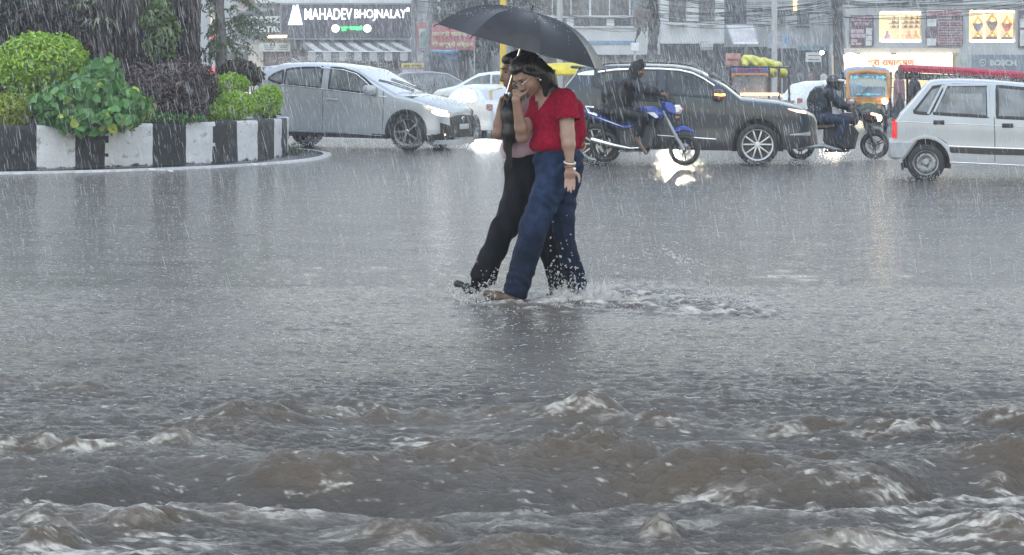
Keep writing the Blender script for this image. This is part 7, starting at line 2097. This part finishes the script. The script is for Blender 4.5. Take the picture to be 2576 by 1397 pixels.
# --- grey recessed building with billboards
gb = thing('recessed_building', 'grey building with a lit yellow window behind the overhead wires', 'building', ground(1960, DB + 4))
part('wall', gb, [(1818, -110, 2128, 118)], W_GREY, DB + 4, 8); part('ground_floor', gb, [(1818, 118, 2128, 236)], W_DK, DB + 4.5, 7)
part('recess', gb, [(1822, -60, 1878, 62)], mat('recess_shade', (.05, .055, .06), .6), DB + 3.9, .3); part('window', gb, [(1950, 30, 1975, 60), (2006, 35, 2036, 70)], GLW, DB + 3.9, .3, each=True)  # dark panel set on the wall; its colour paints a recess's shade
part('lit_window', gb, [(1996, -8, 2005, 28)], emis('yellow_window_glow', (1, .78, .35), 1.5), DB + 3.9, .3); part('sill', gb, [(1915, 58, 1975, 62), (1990, 61, 2040, 64)], MATS['white_sill'], DB + 3.7, .4, each=True)
part('blue_fascia', gb, [(2002, 116, 2100, 127)], mat('teal_fascia', (.14, .24, .30), .5, var=.2), DB + 3.4, .4)
part('lit_shop', gb, [(2028, 132, 2066, 156)], mat('lit_interior', (.4, .42, .42), .6, var=.4, scale=2, emit=(.8, .88, .9), estr=.22), DB + 4.3, .2); part('shop_shelf', gb, [(2034, 139, 2062, 141), (2034, 149, 2062, 151)], W_DK, DB + 4.2, .2)
bb = thing('billboard', 'weathered hoarding leaning forward below the dark recess', 'billboard', ground(1868, DB - 2))
vs = [P(1826, 62, DB - 1), P(1897, 62, DB - 1), P(1908, 110, DB - 3), P(1844, 110, DB - 3)]; vs = [Vector(v) - bb.location for v in vs]; n_ = Vector((0, .06, .02))
mesh_obj('face', vs + [v + n_ for v in vs], [(0, 1, 2, 3), (7, 6, 5, 4), (0, 4, 5, 1), (1, 5, 6, 2), (2, 6, 7, 3), (3, 7, 4, 0)], mat('weathered_print', (.36, .34, .37), .6, var=.45, scale=1.3, col2=(.52, .53, .50)), bb, False)
m = MB(); m.tube([vs[3], vs[2]], .06, 6); m.build('lower_rail', M_WHITE, bb); [MB().tube([vs[i], vs[j]], .05, 6).build('side_rail', M_STEEL, bb) for i, j in ((0, 3), (1, 2))]; m = MB(); m.tube([(vs[3] + vs[2]) / 2, Vector((0, 0, 0))], .07, 6); m.build('post', M_STEEL, bb)
b3 = thing('hospital_board', 'pale blue printed shop board right of the leaning hoarding', 'sign', ground(1970, DB - 2))
part('board', b3, [(1932, 84, 2006, 122)], mat('pale_blue_print', (.32, .37, .41), .6, var=.25, scale=1.5), DB - 2, .12); part('blue_disc', b3, [(1973, 92, 1986, 110)], mat('blue_print', (.15, .28, .46), .6), DB - 2, .02, .02); part('print_block', b3, [(1938, 90, 1945, 104), (1955, 90, 1968, 96), (1956, 99, 1970, 103), (1992, 94, 2001, 108)], mat('mauve_print', (.30, .24, .30), .6), DB - 2, .02, .02, each=True); part('post', b3, [(1966, 122, 1969, 240)], M_STEEL, DB - 1.9, .1)
lb = thing('shop_bulb', 'bright white bulb hanging at the small lit shop', 'lamp', P(2068, 133, DB + .5))
m = MB(); m.ell((0, 0, 0), (.11, .11, .11), None, 14); m.build('bulb', emis('bulb_glow', (.95, .98, 1), 30.0), lb); m = MB(); m.tube([(0, 0, .08), (0, 0, .34)], .03, 6); m.build('holder', M_BLACK, lb)

# --- trophy shop building, right
tb2 = thing('trophy_shop_building', 'grey concrete building with two warmly lit display windows', 'building', ground(2380, DB - 6)); DT = DB - 6
part('wall', tb2, [(2130, -110, 2212, 126), (2318, -110, 2438, 126), (2554, -110, 2720, 126), (2212, -110, 2318, 29), (2438, -110, 2554, 26), (2212, 107, 2318, 126), (2438, 107, 2554, 126)], W_GREY, DT, .5)
part('wall_back', tb2, [(2130, -110, 2720, 236)], W_MID, DT + 1.6, 6); part('ledge', tb2, [(2090, 122, 2408, 134)], W_CREAM, DT, 1.0, .7); part('ledge', tb2, [(2408, 126, 2720, 138)], W_GREY, DT, .6, .2)
part('parapet', tb2, [(2150, -30, 2720, 12)], mat('pale_parapet', (.44, .47, .48), .5, var=.1), DT, .3, .2)
words(tb2, 'TROPHY HOUSE', 2228, -26, 2420, 4, DT, mat('black_letter', (.04, .04, .05), .5), .04, .28)
part('side_pier', tb2, [(2095, 134, 2120, 236), (2398, 128, 2412, 236)], W_CREAM, DT + .1, .5)
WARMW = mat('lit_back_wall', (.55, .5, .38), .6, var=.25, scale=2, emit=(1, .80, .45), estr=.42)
def display(u0, v0, u1, v1, panes, lab):
    part('window_back', tb2, [(u0, v0, u1, v1)], WARMW, DT + 1.2, .1)
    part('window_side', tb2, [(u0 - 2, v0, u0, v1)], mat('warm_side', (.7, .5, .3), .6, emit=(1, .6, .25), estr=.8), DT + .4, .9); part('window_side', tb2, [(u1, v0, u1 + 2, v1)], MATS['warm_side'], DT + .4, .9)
    part('window_floor', tb2, [(u0, v1, u1, v1 + 1.5)], M_WHITE, DT + .1, 1.1)
    n = panes; wq = (u1 - u0) / n
    for i in range(n):
        for v in (v0 + 2, v1 - 2):
            m = MB(); m.tube([Vector(P(u0 + wq * i + 2, v, DT + .25)) - tb2.location, Vector(P(u0 + wq * (i + 1) - 2, v, DT + .25)) - tb2.location], .07, 10); m.build('tube_lamp', E_TUBE, tb2)
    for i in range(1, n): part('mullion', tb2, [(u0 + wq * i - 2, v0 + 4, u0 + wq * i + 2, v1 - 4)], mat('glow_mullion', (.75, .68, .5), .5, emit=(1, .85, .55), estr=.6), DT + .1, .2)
    part('window_glass', tb2, [(u0, v0, u1, v1)], glass('display_glass', (.95, .95, .95), .05, .02), DT + .05, .01)
display(2215, 30, 2316, 106, 2, 0); display(2441, 26, 2550, 106, 3, 0)
part('shelf', tb2, [(2240, 58, 2314, 60), (2240, 70, 2314, 71)], mat('shelf_wood', (.25, .22, .16), .6), DT + .6, .5)
GOLD = mat('trophy_gold', (.75, .52, .12), .25, .8, var=.1)
def trophy(u, vb, h, cup, label):
    b_ = P(u, vb, DT + .65); t = thing('trophy', label, 'trophy', b_, 0, 'trophies in the lit display windows'); s = h
    MB().lathe([(0, 0), (.22 * s, 0), (.2 * s, .14 * s), (0, .14 * s)], (0, 0, 0), 'Z', 20).build('base', mat('trophy_base', (.05, .03, .02), .4), t)
    MB().lathe([(.04 * s, .14 * s), (.17 * s, .16 * s), (.05 * s, .30 * s), (.05 * s, .36 * s), (.0, .36 * s)], (0, 0, 0), 'Z', 20).build('stem', GOLD, t)
    MB().lathe([(.05 * s, .36 * s), (.10 * s, .42 * s), (.20 * s, .62 * s), (.21 * s, .68 * s), (0, .68 * s)], (0, 0, 0), 'Z', 22).build('cup', cup, t)
    MB().lathe([(.21 * s, .68 * s), (.12 * s, .80 * s), (.03 * s, .92 * s), (.035 * s, .97 * s), (0, 1.0 * s)], (0, 0, 0), 'Z', 22).build('lid', GOLD, t)
    m = MB()
    for q in (-1, 1): m.tube([(q * .12 * s, 0, .46 * s), (q * .27 * s, 0, .52 * s), (q * .27 * s, 0, .64 * s), (q * .2 * s, 0, .67 * s)], .018 * s, 6)
    m.build('handle', GOLD, t)
CB, CR, CP = mat('cup_blue', (.06, .08, .3), .3), mat('cup_red', (.4, .06, .06), .3), mat('cup_plum', (.10, .06, .08), .35)
trophy(2460, 103, 1.35, CB, 'gold trophy with blue cup, leftmost in the right display window'); trophy(2496, 103, 1.5, CP, 'gold trophy with dark plum cup, tallest in the right display window'); trophy(2533, 103, 1.35, CR, 'gold trophy with red cup in the right display window')
k_ = random.Random(9)
for i, u in enumerate((2248, 2262, 2278, 2292, 2306)): trophy(u, 69.5, .5, (CP, CB, CP, CR, CP)[i], 'small trophy on the lower shelf of the left display window'); trophy(u + 2, 57.5, .42, (GOLD, CR, GOLD, CB, GOLD)[i], 'small trophy on the upper shelf of the left display window')
for (u, lb_, c_) in ((2232, 'violet figurine low in the left display window', (.30, .22, .55)), (2265, 'yellow-green ornament in the left display window', (.45, .48, .08)), (2286, 'salmon figurine with shoulders in the left display window', (.6, .25, .16)), (2304, 'orange figurine nearest the right edge of the left display window', (.6, .3, .14))):
    b_ = P(u, 104, DT + .6); t = thing('ornament', lb_, 'ornament', b_); m_ = mat('ornament_' + lb_.split()[0].replace('-', '_'), c_, .4)
    MB().lathe([(0, 0), (.16, 0), (.17, .2), (.10, .34), (.04, .4), (0, .4)], (0, 0, 0), 'Z', 16).build('base', m_, t); MB().ell((0, 0, .47), (.08, .08, .1), None, 12).build('head', m_, t)
PK, DKB = mat('pink_strip', (.42, .31, .34), .6, var=.12), mat('maroon_board', (.10, .06, .07), .6, var=.2)
s4 = thing('award_sign', 'maroon sign of pink strips left of the first lit window', 'sign', ground(2168, DT - .2))
part('board', s4, [(2138, 38, 2198, 117)], DKB, DT - .2, .15)
part('strip', s4, [(2141, 42, 2194, 53), (2150, 57, 2185, 64), (2140, 74, 2152, 83), (2153, 74, 2174, 83), (2140, 85, 2178, 95), (2140, 99, 2156, 107), (2140, 108, 2150, 114), (2152, 108, 2167, 114)], PK, DT - .2, .03, .03)
part('picture_tile', s4, [(2178, 71, 2193, 88), (2178, 90, 2193, 102), (2178, 103, 2193, 115)], mat('pale_tile', (.5, .52, .52), .5, var=.25, scale=3), DT - .2, .03, .04)
words(s4, 'TROPHY & AWARD', 2144, 44.5, 2190, 51, DT - .2, mat('red_print', (.42, .06, .09), .6), .02, .05); words(s4, 'MEDAL', 2155, 58.5, 2180, 63, DT - .2, MATS['maroon_print'], .02, .05)
s5 = thing('award_sign', 'maroon sign of pink strips headed TROPHIES & AWARDS between the lit windows', 'sign', ground(2375, DT - .2))
part('board', s5, [(2330, 24, 2422, 116)], DKB, DT - .2, .15); part('heading', s5, [(2331, 25, 2421, 40)], mat('heading_white', (.5, .46, .48), .6), DT - .2, .04, .04)
words(s5, 'TROPHIES & AWARDS', 2334, 28, 2418, 37.5, DT - .2, MATS['red_print'], .03, .07)
part('strip', s5, [(2357, 42, 2393, 49)] + [(u0, v, u1, v + 10) for v in (53, 66, 79, 92, 104) for (u0, u1) in ((2360, 2385), (2387, 2419))], PK, DT - .2, .03, .03)
part('picture_tile', s5, [(2332, 48, 2355, 67), (2331, 97, 2354, 115)], MATS['pale_tile'], DT - .2, .03, .04)
for i, (a1, a2) in enumerate((('MEDALS', 'SHIELDS'), ('CUPS', 'MEMENTO'), ('BADGES', 'PLAQUES'), ('FLAGS', 'KEYCHAIN'), ('GIFTS', 'PRINTING'))):
    words(s5, a1, 2362, 55.5 + 12.8 * i, 2383, 60.5 + 12.8 * i, DT - .2, MATS['maroon_print'], .02, .05); words(s5, a2, 2390, 55.5 + 12.8 * i, 2416, 60.5 + 12.8 * i, DT - .2, MATS['maroon_print'], .02, .05)
s6 = thing('award_sign', 'dark sign with pale pictures cut by the right picture edge', 'sign', ground(2600, DT - .2))
part('board', s6, [(2563, 26, 2650, 120)], DKB, DT - .2, .15); part('picture_tile', s6, [(2566, 48, 2590, 70), (2566, 76, 2600, 116)], MATS['pale_tile'], DT - .2, .03, .04)
s7 = thing('lit_shop_sign', 'warm glowing shop sign with red Hindi lettering above the rickshaws', 'sign', ground(2260, DT - .6))
part('panel', s7, [(2122, 138, 2396, 196)], E_PANEL, DT - .5, .2)
words(s7, 'श्री राधाकृष्ण', 2182, 146, 2300, 170, DT - .5, mat('glow_red_letter', (.42, .07, .04), .6), .03, .05)
m = MB(); c0 = P(2140, 165, DT - .55)
m.torus(Vector(c0) - s7.location, .58, .07, 'Y', 32, 10); m.build('neon_ring', E_TUBE, s7)
for (u0, u1) in ((2165, 2240), (2255, 2394)):
    m = MB(); m.tube([Vector(P(u0, 141, DT - .7)) - s7.location, Vector(P(u1, 140, DT - .7)) - s7.location], .10, 10); m.build('tube_lamp', E_TUBE, s7)
part('lit_shop', s7, [(2124, 198, 2394, 236)], MATS['lit_back_wall'], DT + .5, .2)
s8 = thing('tool_shop_sign', 'blue-grey shop sign with pale capital lettering at the right edge', 'sign', ground(2500, DT - .4))
part('board', s8, [(2444, 138, 2720, 196)], mat('slate_blue_board', (.14, .185, .23), .5, var=.1), DT - .3, .2); part('pale_panel', s8, [(2404, 138, 2444, 196)], mat('pale_panel_paint', (.33, .37, .38), .5, var=.12), DT - .3, .2); part('emblem', s8, [(2416, 150, 2436, 164)], mat('faint_emblem', (.24, .30, .28), .5, var=.3, scale=6), DT - .3, .03, .03)
words(s8, 'BOSCH', 2490, 151, 2556, 166, DT - .3, mat('pale_blue_letter', (.46, .49, .52), .5), .04, .05)
c_ = P(2472, 158, DT - .36); m = MB(); m.torus(Vector(c_) - s8.location, .16, .025, 'Y', 24, 8); m.box(Vector(c_) - s8.location, (.16, .03, .05)); m.build('round_mark', MATS['pale_blue_letter'], s8)

# --- poles, trunk with transformer, cables
def pole(name, label, u, v0, D, r, mat_, cat='pole', lean=0, group=None):
    t = thing(name, label, cat, ground(u, D), 0, group); z1 = P(u, v0, D).z
    m = MB(); m.tube([(0, 0, -.3), (lean * .5, 0, z1 * .5), (lean, 0, z1)], [r, r, r * .85], 14); m.build('shaft', mat_, t)
    m = MB(); m.tube([(0, 0, -.3), (0, 0, .35)], r * 1.5, 12); m.build('base', mat_, t); return t
YP = mat('yellow_pole_paint', (.62, .42, .03), .4, var=.12, scale=5)
t = pole('signal_pole', 'thick yellow pole rising behind the two women and the umbrella', 1266, -170, 48.5, .082, YP)
m = MB(); m.tube([(0, 0, P(0, -150, 48.5).z), (.5, 0, P(0, -165, 48.5).z), (1.6, 0, P(0, -170, 48.5).z)], .05, 8); m.build('arm', YP, t)
GP = mat('galvanised_pole', (.36, .38, .40), .45, .3)
pole('lamp_post', 'pale grey lamp post just above the umbrella, right of its tip', 1408, -170, 62, .095, GP); pole('lamp_post', 'slim grey lamp post behind the goods rickshaw', 1948, -170, 72, .10, GP)
CP_ = mat('concrete_pole', (.17, .175, .18), .7, var=.2)
pole('utility_pole', 'grey utility pole at the right end of the dark restaurant sign', 1042, -170, 92, .14, CP_); pole('utility_pole', 'leaning utility pole above the red banner', 1066, -170, 95, .13, CP_, lean=.55); pole('utility_pole', 'dark thick pole left of the pink-strip signs', 2112, -170, 90, .24, mat('dark_wet_pole', (.055, .05, .05), .6, var=.3), lean=-.15); pole('utility_pole', 'thin dark post right of the yellow pole', 1344, -170, 80, .09, mat('dark_wet_pole', (.05, .05, .05), .6))
tt_ = thing('transformer_pole', 'knotted dark trunk bound with cables and a pole transformer', 'utility pole', ground(1640, 98))
z0 = lambda v: P(0, v, 98).z; X_ = lambda u: P(u, 0, 98).x - tt_.location.x
sdf_obj_local('trunk', [('c', (X_(1640), 0, 0), (X_(1645), 0, z0(40)), .26, .24), ('c', (X_(1645), 0, z0(40)), (X_(1640), 0, z0(-170)), .24, .18), ('c', (X_(1598), .1, z0(108)), (X_(1612), .1, z0(60)), .07, .12), ('c', (X_(1612), .1, z0(60)), (X_(1640), 0, z0(20)), .12, .1)], .06, mat('dark_wet_pole', (.05, .05, .05), .6), tt_, .08, lambda x, y, z: .06 * fbm(x * 3, y * 3, z * 2, 3))
m = MB()
for i in range(26):
    a_ = k_.uniform(0, 6.28); m.tube([(X_(1640) + .3 * math.cos(a_), -.25 + .1 * math.sin(a_), z0(k_.uniform(-40, 110))), (X_(1620 + k_.uniform(-22, 40)), -.35, z0(k_.uniform(0, 100))), (X_(1640) + .3 * math.cos(a_ + 1), -.2, z0(k_.uniform(-60, 60)))], .022, 5)
m.build('cable_tangle', M_BLACK, tt_)
m = MB(); m.cyl((X_(1616), -.3, z0(70)), (X_(1616), -.3, z0(24)), .42, n=20)
for i in range(8): m.box((X_(1616) + .44 * math.cos(i * .785), -.3 + .44 * math.sin(i * .785), z0(47)), (.06, .06, .7), (0, 0, i * .785))
m.build('transformer', mat('rust_transformer', (.13, .10, .09), .6, var=.3, scale=2), tt_)
def cable(u0, v0, u1, v1, D0, D1, sag, r, lab):
    a_, b_ = P(u0, v0, D0), P(u1, v1, D1); t = thing('overhead_cable', lab, 'cable', a_, 0, 'cables strung over the street')
    m = MB(); m.tube([Vector((0, 0, 0)).lerp(b_ - a_, i / 16) + Vector((0, 0, -sag * 4 * (i / 16) * (1 - i / 16))) for i in range(17)], r, 5); m.build('strand', M_BLACK, t)
for i in range(26): cable(1642, k_.uniform(-20, 60), 2112, k_.uniform(-10, 62), 97.6, 89.6, k_.uniform(.05, .55), .013, 'thin cable sagging between the transformer trunk and the dark thick pole')
for i in range(16): cable(2112, k_.uniform(-10, 45), 2660, k_.uniform(-60, 12), 89.6, 80, k_.uniform(.05, .4), .013, 'thin cable running from the dark thick pole to the right edge')
for i in range(7): cable(1042, k_.uniform(-10, 55), 1345, k_.uniform(-60, 30), 91.8, 80, k_.uniform(.1, .5), .012, 'thin cable from the restaurant utility pole toward the thin dark post')
for i in range(8): cable(1344, k_.uniform(-30, 40), 1642, k_.uniform(10, 90), 79.8, 97.6, k_.uniform(.1, .6), .012, 'thin cable dipping from the thin dark post to the transformer trunk')
# ------------------------------------------------------------------ rain, splashes, spray
def drops(n, sampler, rad, length, direction, jitter, seed):
    g = np.random.default_rng(seed)
    c = sampler(g, n)
    d = np.array(direction, float)[None, :] + jitter * g.normal(size=(n, 3)); d /= np.linalg.norm(d, axis=1)[:, None]
    L = length * g.uniform(.4, 1.8, n)[:, None]; r = rad * g.uniform(.5, 1.7, n)[:, None]
    a = np.cross(d, np.array([[0, 1.0, 0.05]])); a /= np.linalg.norm(a, axis=1)[:, None]; b_ = np.cross(d, a)
    vs = [c - d * L / 2]
    for s in (-.25, .25):
        for k in range(3):
            th = 2 * PI * k / 3
            vs.append(c + d * L * s + (a * math.cos(th) + b_ * math.sin(th)) * r)
    vs.append(c + d * L / 2)
    V = np.stack(vs, 1).reshape(-1, 3)
    f = []
    for k in range(3):
        k2 = (k + 1) % 3
        f += [[0, 1 + k2, 1 + k], [1 + k, 1 + k2, 4 + k2], [1 + k, 4 + k2, 4 + k], [7, 4 + k, 4 + k2]]
    Fc = (np.arange(n)[:, None, None] * 8 + np.array(f)[None]).reshape(-1, 3)
    return V, Fc
def drop_mat(name, col, alpha):
    m = bpy.data.materials.new(name); m.use_nodes = True; nt = m.node_tree; nt.nodes.clear()
    out = nt.nodes.new('ShaderNodeOutputMaterial'); tr = nt.nodes.new('ShaderNodeBsdfTransparent'); df = nt.nodes.new('ShaderNodeBsdfDiffuse'); tl = nt.nodes.new('ShaderNodeBsdfTranslucent')
    df.inputs['Color'].default_value = (*col, 1); tl.inputs['Color'].default_value = (*col, 1)
    a1 = nt.nodes.new('ShaderNodeMixShader'); a1.inputs[0].default_value = .5; nt.links.new(df.outputs[0], a1.inputs[1]); nt.links.new(tl.outputs[0], a1.inputs[2])
    a2 = nt.nodes.new('ShaderNodeMixShader'); a2.inputs[0].default_value = alpha; nt.links.new(tr.outputs[0], a2.inputs[1]); nt.links.new(a1.outputs[0], a2.inputs[2])
    nt.links.new(a2.outputs[0], out.inputs['Surface']); return m
M_RAIN = drop_mat('rain_water', (.85, .88, .9), .42)
M_SPLASH = drop_mat('splash_water', (.80, .80, .78), .75)
M_PIT = drop_mat('pit_water', (.78, .80, .82), .48)
def rain_at(d0, d1, zt):
    def f(g, n):
        y = (d0 ** 3 + (d1 ** 3 - d0 ** 3) * g.random(n)) ** (1 / 3.)
        return np.stack([(g.random(n) * 2 - 1) * .34 * y, y, g.random(n) * (zt if np.isscalar(zt) else 1) * (1.0 + 0 * y)], 1)
    return f
V, Fc = drops(RAIN_N[0], rain_at(13, 48, 3.4), .0012, .10, (.20, .02, -1), .045, 1)
V2, F2 = drops(RAIN_N[1], rain_at(48, 100, 6.5), .0032, .18, (.17, .02, -1), .05, 2)
ra = mesh_obj('rain', np.concatenate([V, V2]), np.concatenate([Fc, F2 + len(V)]), M_RAIN, None, False)
tag(ra, 'dense slanting rain falling across the street', 'rain', kind='stuff')
# little crowns where drops strike the water
def ring_pts(d0, d1, p):
    def f(g, n):
        y = d0 * (d1 / d0) ** (g.random(n) ** p)
        x = (g.random(n) * 2 - 1) * .36 * y
        return np.stack([x, y, np.full(n, .008)], 1)
    return f
V, Fc = drops(SPL_N, ring_pts(8.8, 60, .56), .0016, .008, (0, 0, 1), .6, 3)
V2, F2 = drops(SPL_N, ring_pts(8.8, 60, .56), .0014, .020, (1, 0, .05), .12, 4)
keep = lambda V, Fc: (V, Fc)
# none inside the island
def cull(V, Fc, k=8):
    c = V.reshape(-1, k, 3).mean(1); ok = ((c[:, 0] - IC[0]) ** 2 + (c[:, 1] - IC[1]) ** 2) > 6.2 ** 2
    return V, Fc.reshape(len(ok), -1, 3)[ok].reshape(-1, 3)
V, Fc = cull(V, Fc); V2, F2 = cull(V2, F2)
sp = mesh_obj('rain_splash', np.concatenate([V, V2]), np.concatenate([Fc, F2 + len(V)]), M_PIT, None, False)
tag(sp, 'tiny splash crowns peppering the flooded road', 'splash', kind='stuff')
# water kicked up by the walking feet
def kick(name, label, groups, seed):
    g = np.random.default_rng(seed); vs, fs, o_ = [], [], 0
    for (u0, v0, u1, v1, su, sv, n, rr, ln, dr) in groups:
        t = g.random(n)
        u = u0 + (u1 - u0) * t + su * g.normal(size=n); v = v0 + (v1 - v0) * t + sv * np.abs(g.normal(size=n)) * -1
        D = 13.15 + .28 * g.normal(size=n)
        c = np.stack([(u - 1288) * D / F, D, np.maximum(.004, CAMH - (v - HZ) * 13.2 / F)], 1)
        V, Fc = drops(n, lambda g_, n_: c, rr, ln, dr, .5, seed + o_)
        vs.append(V); fs.append(Fc + o_); o_ += len(V)
    # ragged sheets of water lifted by the feet
    for (u, v, hgt, rad, nn) in ((1410, 752, .13, .16, 5), (1455, 758, .16, .20, 7), (1480, 762, .09, .24, 5), (1225, 748, .08, .13, 5), (1190, 745, .07, .12, 4), (1315, 770, .06, .12, 4), (1540, 765, .05, .22, 5), (1640, 768, .04, .24, 5)):
        c0 = np.array(P(u, v, 13.2)); c0[2] = 0
        for q in range(nn):
            a0 = g.uniform(0, 6.28); n_ = 12; tops = hgt * g.uniform(.15, 1, n_) * np.sin(np.linspace(.15, 2.95, n_))
            rr_ = rad * g.uniform(.35, 1.0); V = []
            for k in range(n_):
                an = a0 + k * .11; dx, dy = math.cos(an), .7 * math.sin(an)
                for s, fz in ((0, 0), (.5, .62), (1, 1)):
                    r2 = rr_ * (1 + .35 * s); V.append(c0 + np.array([dx * r2, dy * r2, .002 + tops[k] * fz]))
            Fq = []
            for k in range(n_ - 1):
                for s in (0, 1):
                    if s == 1 and g.random() < .35: continue
                    b0 = k * 3 + s; Fq += [[b0, b0 + 3, b0 + 4], [b0, b0 + 4, b0 + 1]]
            vs.append(np.array(V)); fs.append(np.array(Fq) + o_); o_ += len(V)
    return tag(mesh_obj(name, np.concatenate(vs), np.concatenate(fs), M_SHEET, None, False), label, 'splash', kind='stuff')
M_SHEET = drop_mat('sheet_water', (.74, .73, .70), .48)
kick('foot_splash', 'spray of drops thrown up behind and around the wading feet', [
    (1385, 745, 1470, 755, 22, 30, 420, .0034, .014, (.2, 0, 1)), (1470, 755, 1900, 775, 35, 7, 1100, .0030, .014, (.8, 0, .3)), (1460, 700, 1800, 745, 40, 22, 260, .0024, .010, (.7, 0, .4)),
    (1530, 660, 1690, 626, 16, 5, 34, .0045, .016, (.7, 0, .2)), (1680, 628, 1740, 675, 5, 4, 50, .0042, .022, (.8, 0, -.7)), (1735, 672, 1860, 770, 14, 10, 60, .0035, .016, (.7, 0, -.7)),
    (1395, 700, 1470, 740, 22, 70, 110, .0050, .012, (0, 0, 1)), (1160, 745, 1230, 752, 20, 14, 300, .0045, .013, (-.3, 0, 1)), (1230, 768, 1330, 770, 25, 8, 240, .0045, .013, (-.5, 0, .5)), (1230, 700, 1240, 740, 12, 22, 60, .004, .012, (0, 0, 1))], 11)
# spray hanging round wheels and bouncing off roofs
def spray(name, label, lines, seed):
    g = np.random.default_rng(seed); vs, fs, o_ = [], [], 0
    for (a_, b_, sx, sy, sz, n, rr) in lines:
        t = g.random(n)[:, None]; c = np.array(a_) + (np.array(b_) - np.array(a_)) * t + g.normal(size=(n, 3)) * np.array([sx, sy, 0]) + np.abs(g.normal(size=(n, 1))) * np.array([0, 0, sz])
        V, Fc = drops(n, lambda g_, n_: c, rr, rr * 3.2, (.3, 0, 1), .7, seed + o_); vs.append(V); fs.append(Fc + o_); o_ += len(V)
    return tag(mesh_obj(name, np.concatenate(vs), np.concatenate(fs), M_SPLASH, None, False), label, 'spray', kind='stuff')
def pw(u, v, D): return tuple(P(u, v, D))
spray('road_spray', 'fine spray bouncing off car roofs and tyres', [
    (pw(700, 158, 38), pw(930, 160, 38), .3, .5, .10, 1500, .0042), (pw(930, 162, 38), pw(1040, 236, 38), .15, .5, .12, 900, .0042), (pw(1040, 236, 38), pw(1170, 275, 37.6), .15, .4, .10, 900, .0042),
    (pw(760, 365, 38), pw(1290, 372, 38), .3, .5, .07, 2200, .0045), (pw(1440, 168, 32.8), pw(1720, 168, 32.8), .2, .4, .07, 1300, .0035), (pw(1720, 168, 32.8), pw(1860, 240, 32.8), .1, .4, .08, 700, .0035), (pw(1860, 245, 32.6), pw(2040, 280, 32.4), .1, .4, .07, 700, .0035),
    (pw(1440, 412, 32), pw(2080, 412, 32), .3, .4, .05, 2200, .004), (pw(2260, 452, 27.6), pw(2576, 458, 27.6), .3, .3, .05, 900, .0035), (pw(2330, 200, 28), pw(2576, 208, 28), .2, .3, .05, 900, .003), (pw(2050, 405, 34), pw(2260, 405, 34), .2, .3, .06, 900, .004),
    (pw(1160, 45, 13.3), pw(1330, 30, 13.3), .1, .2, .035, 500, .0016), (pw(1330, 32, 13.3), pw(1500, 150, 13.3), .05, .2, .03, 400, .0016), (pw(1140, 300, 44), pw(1260, 300, 44), .3, .6, .25, 1500, .005)], 21)
# one added spot, then low beams of vehicles in the jam on wet road
beam('wet_road_beam', (P(1222, 0, 45).x, 45.2, .45), (P(1222, 0, 43).x, 43.2, 0), 190, (.95, .98, 1.0), .36, 1.0, .3)  # no vehicle's lamp; added to brighten water that mirrors sky and spray
beam('wet_road_beam', tuple(P(1700, 285, 43)), (P(1690, 0, 30).x, 26, 0), 420, (1, .93, .70), .9, .9)
beam('wet_road_beam', (P(2100, 0, 44).x, 44, .5), (P(2105, 0, 40).x, 41.6, 0), 300, (1, .84, .66), .36, .95, .12)
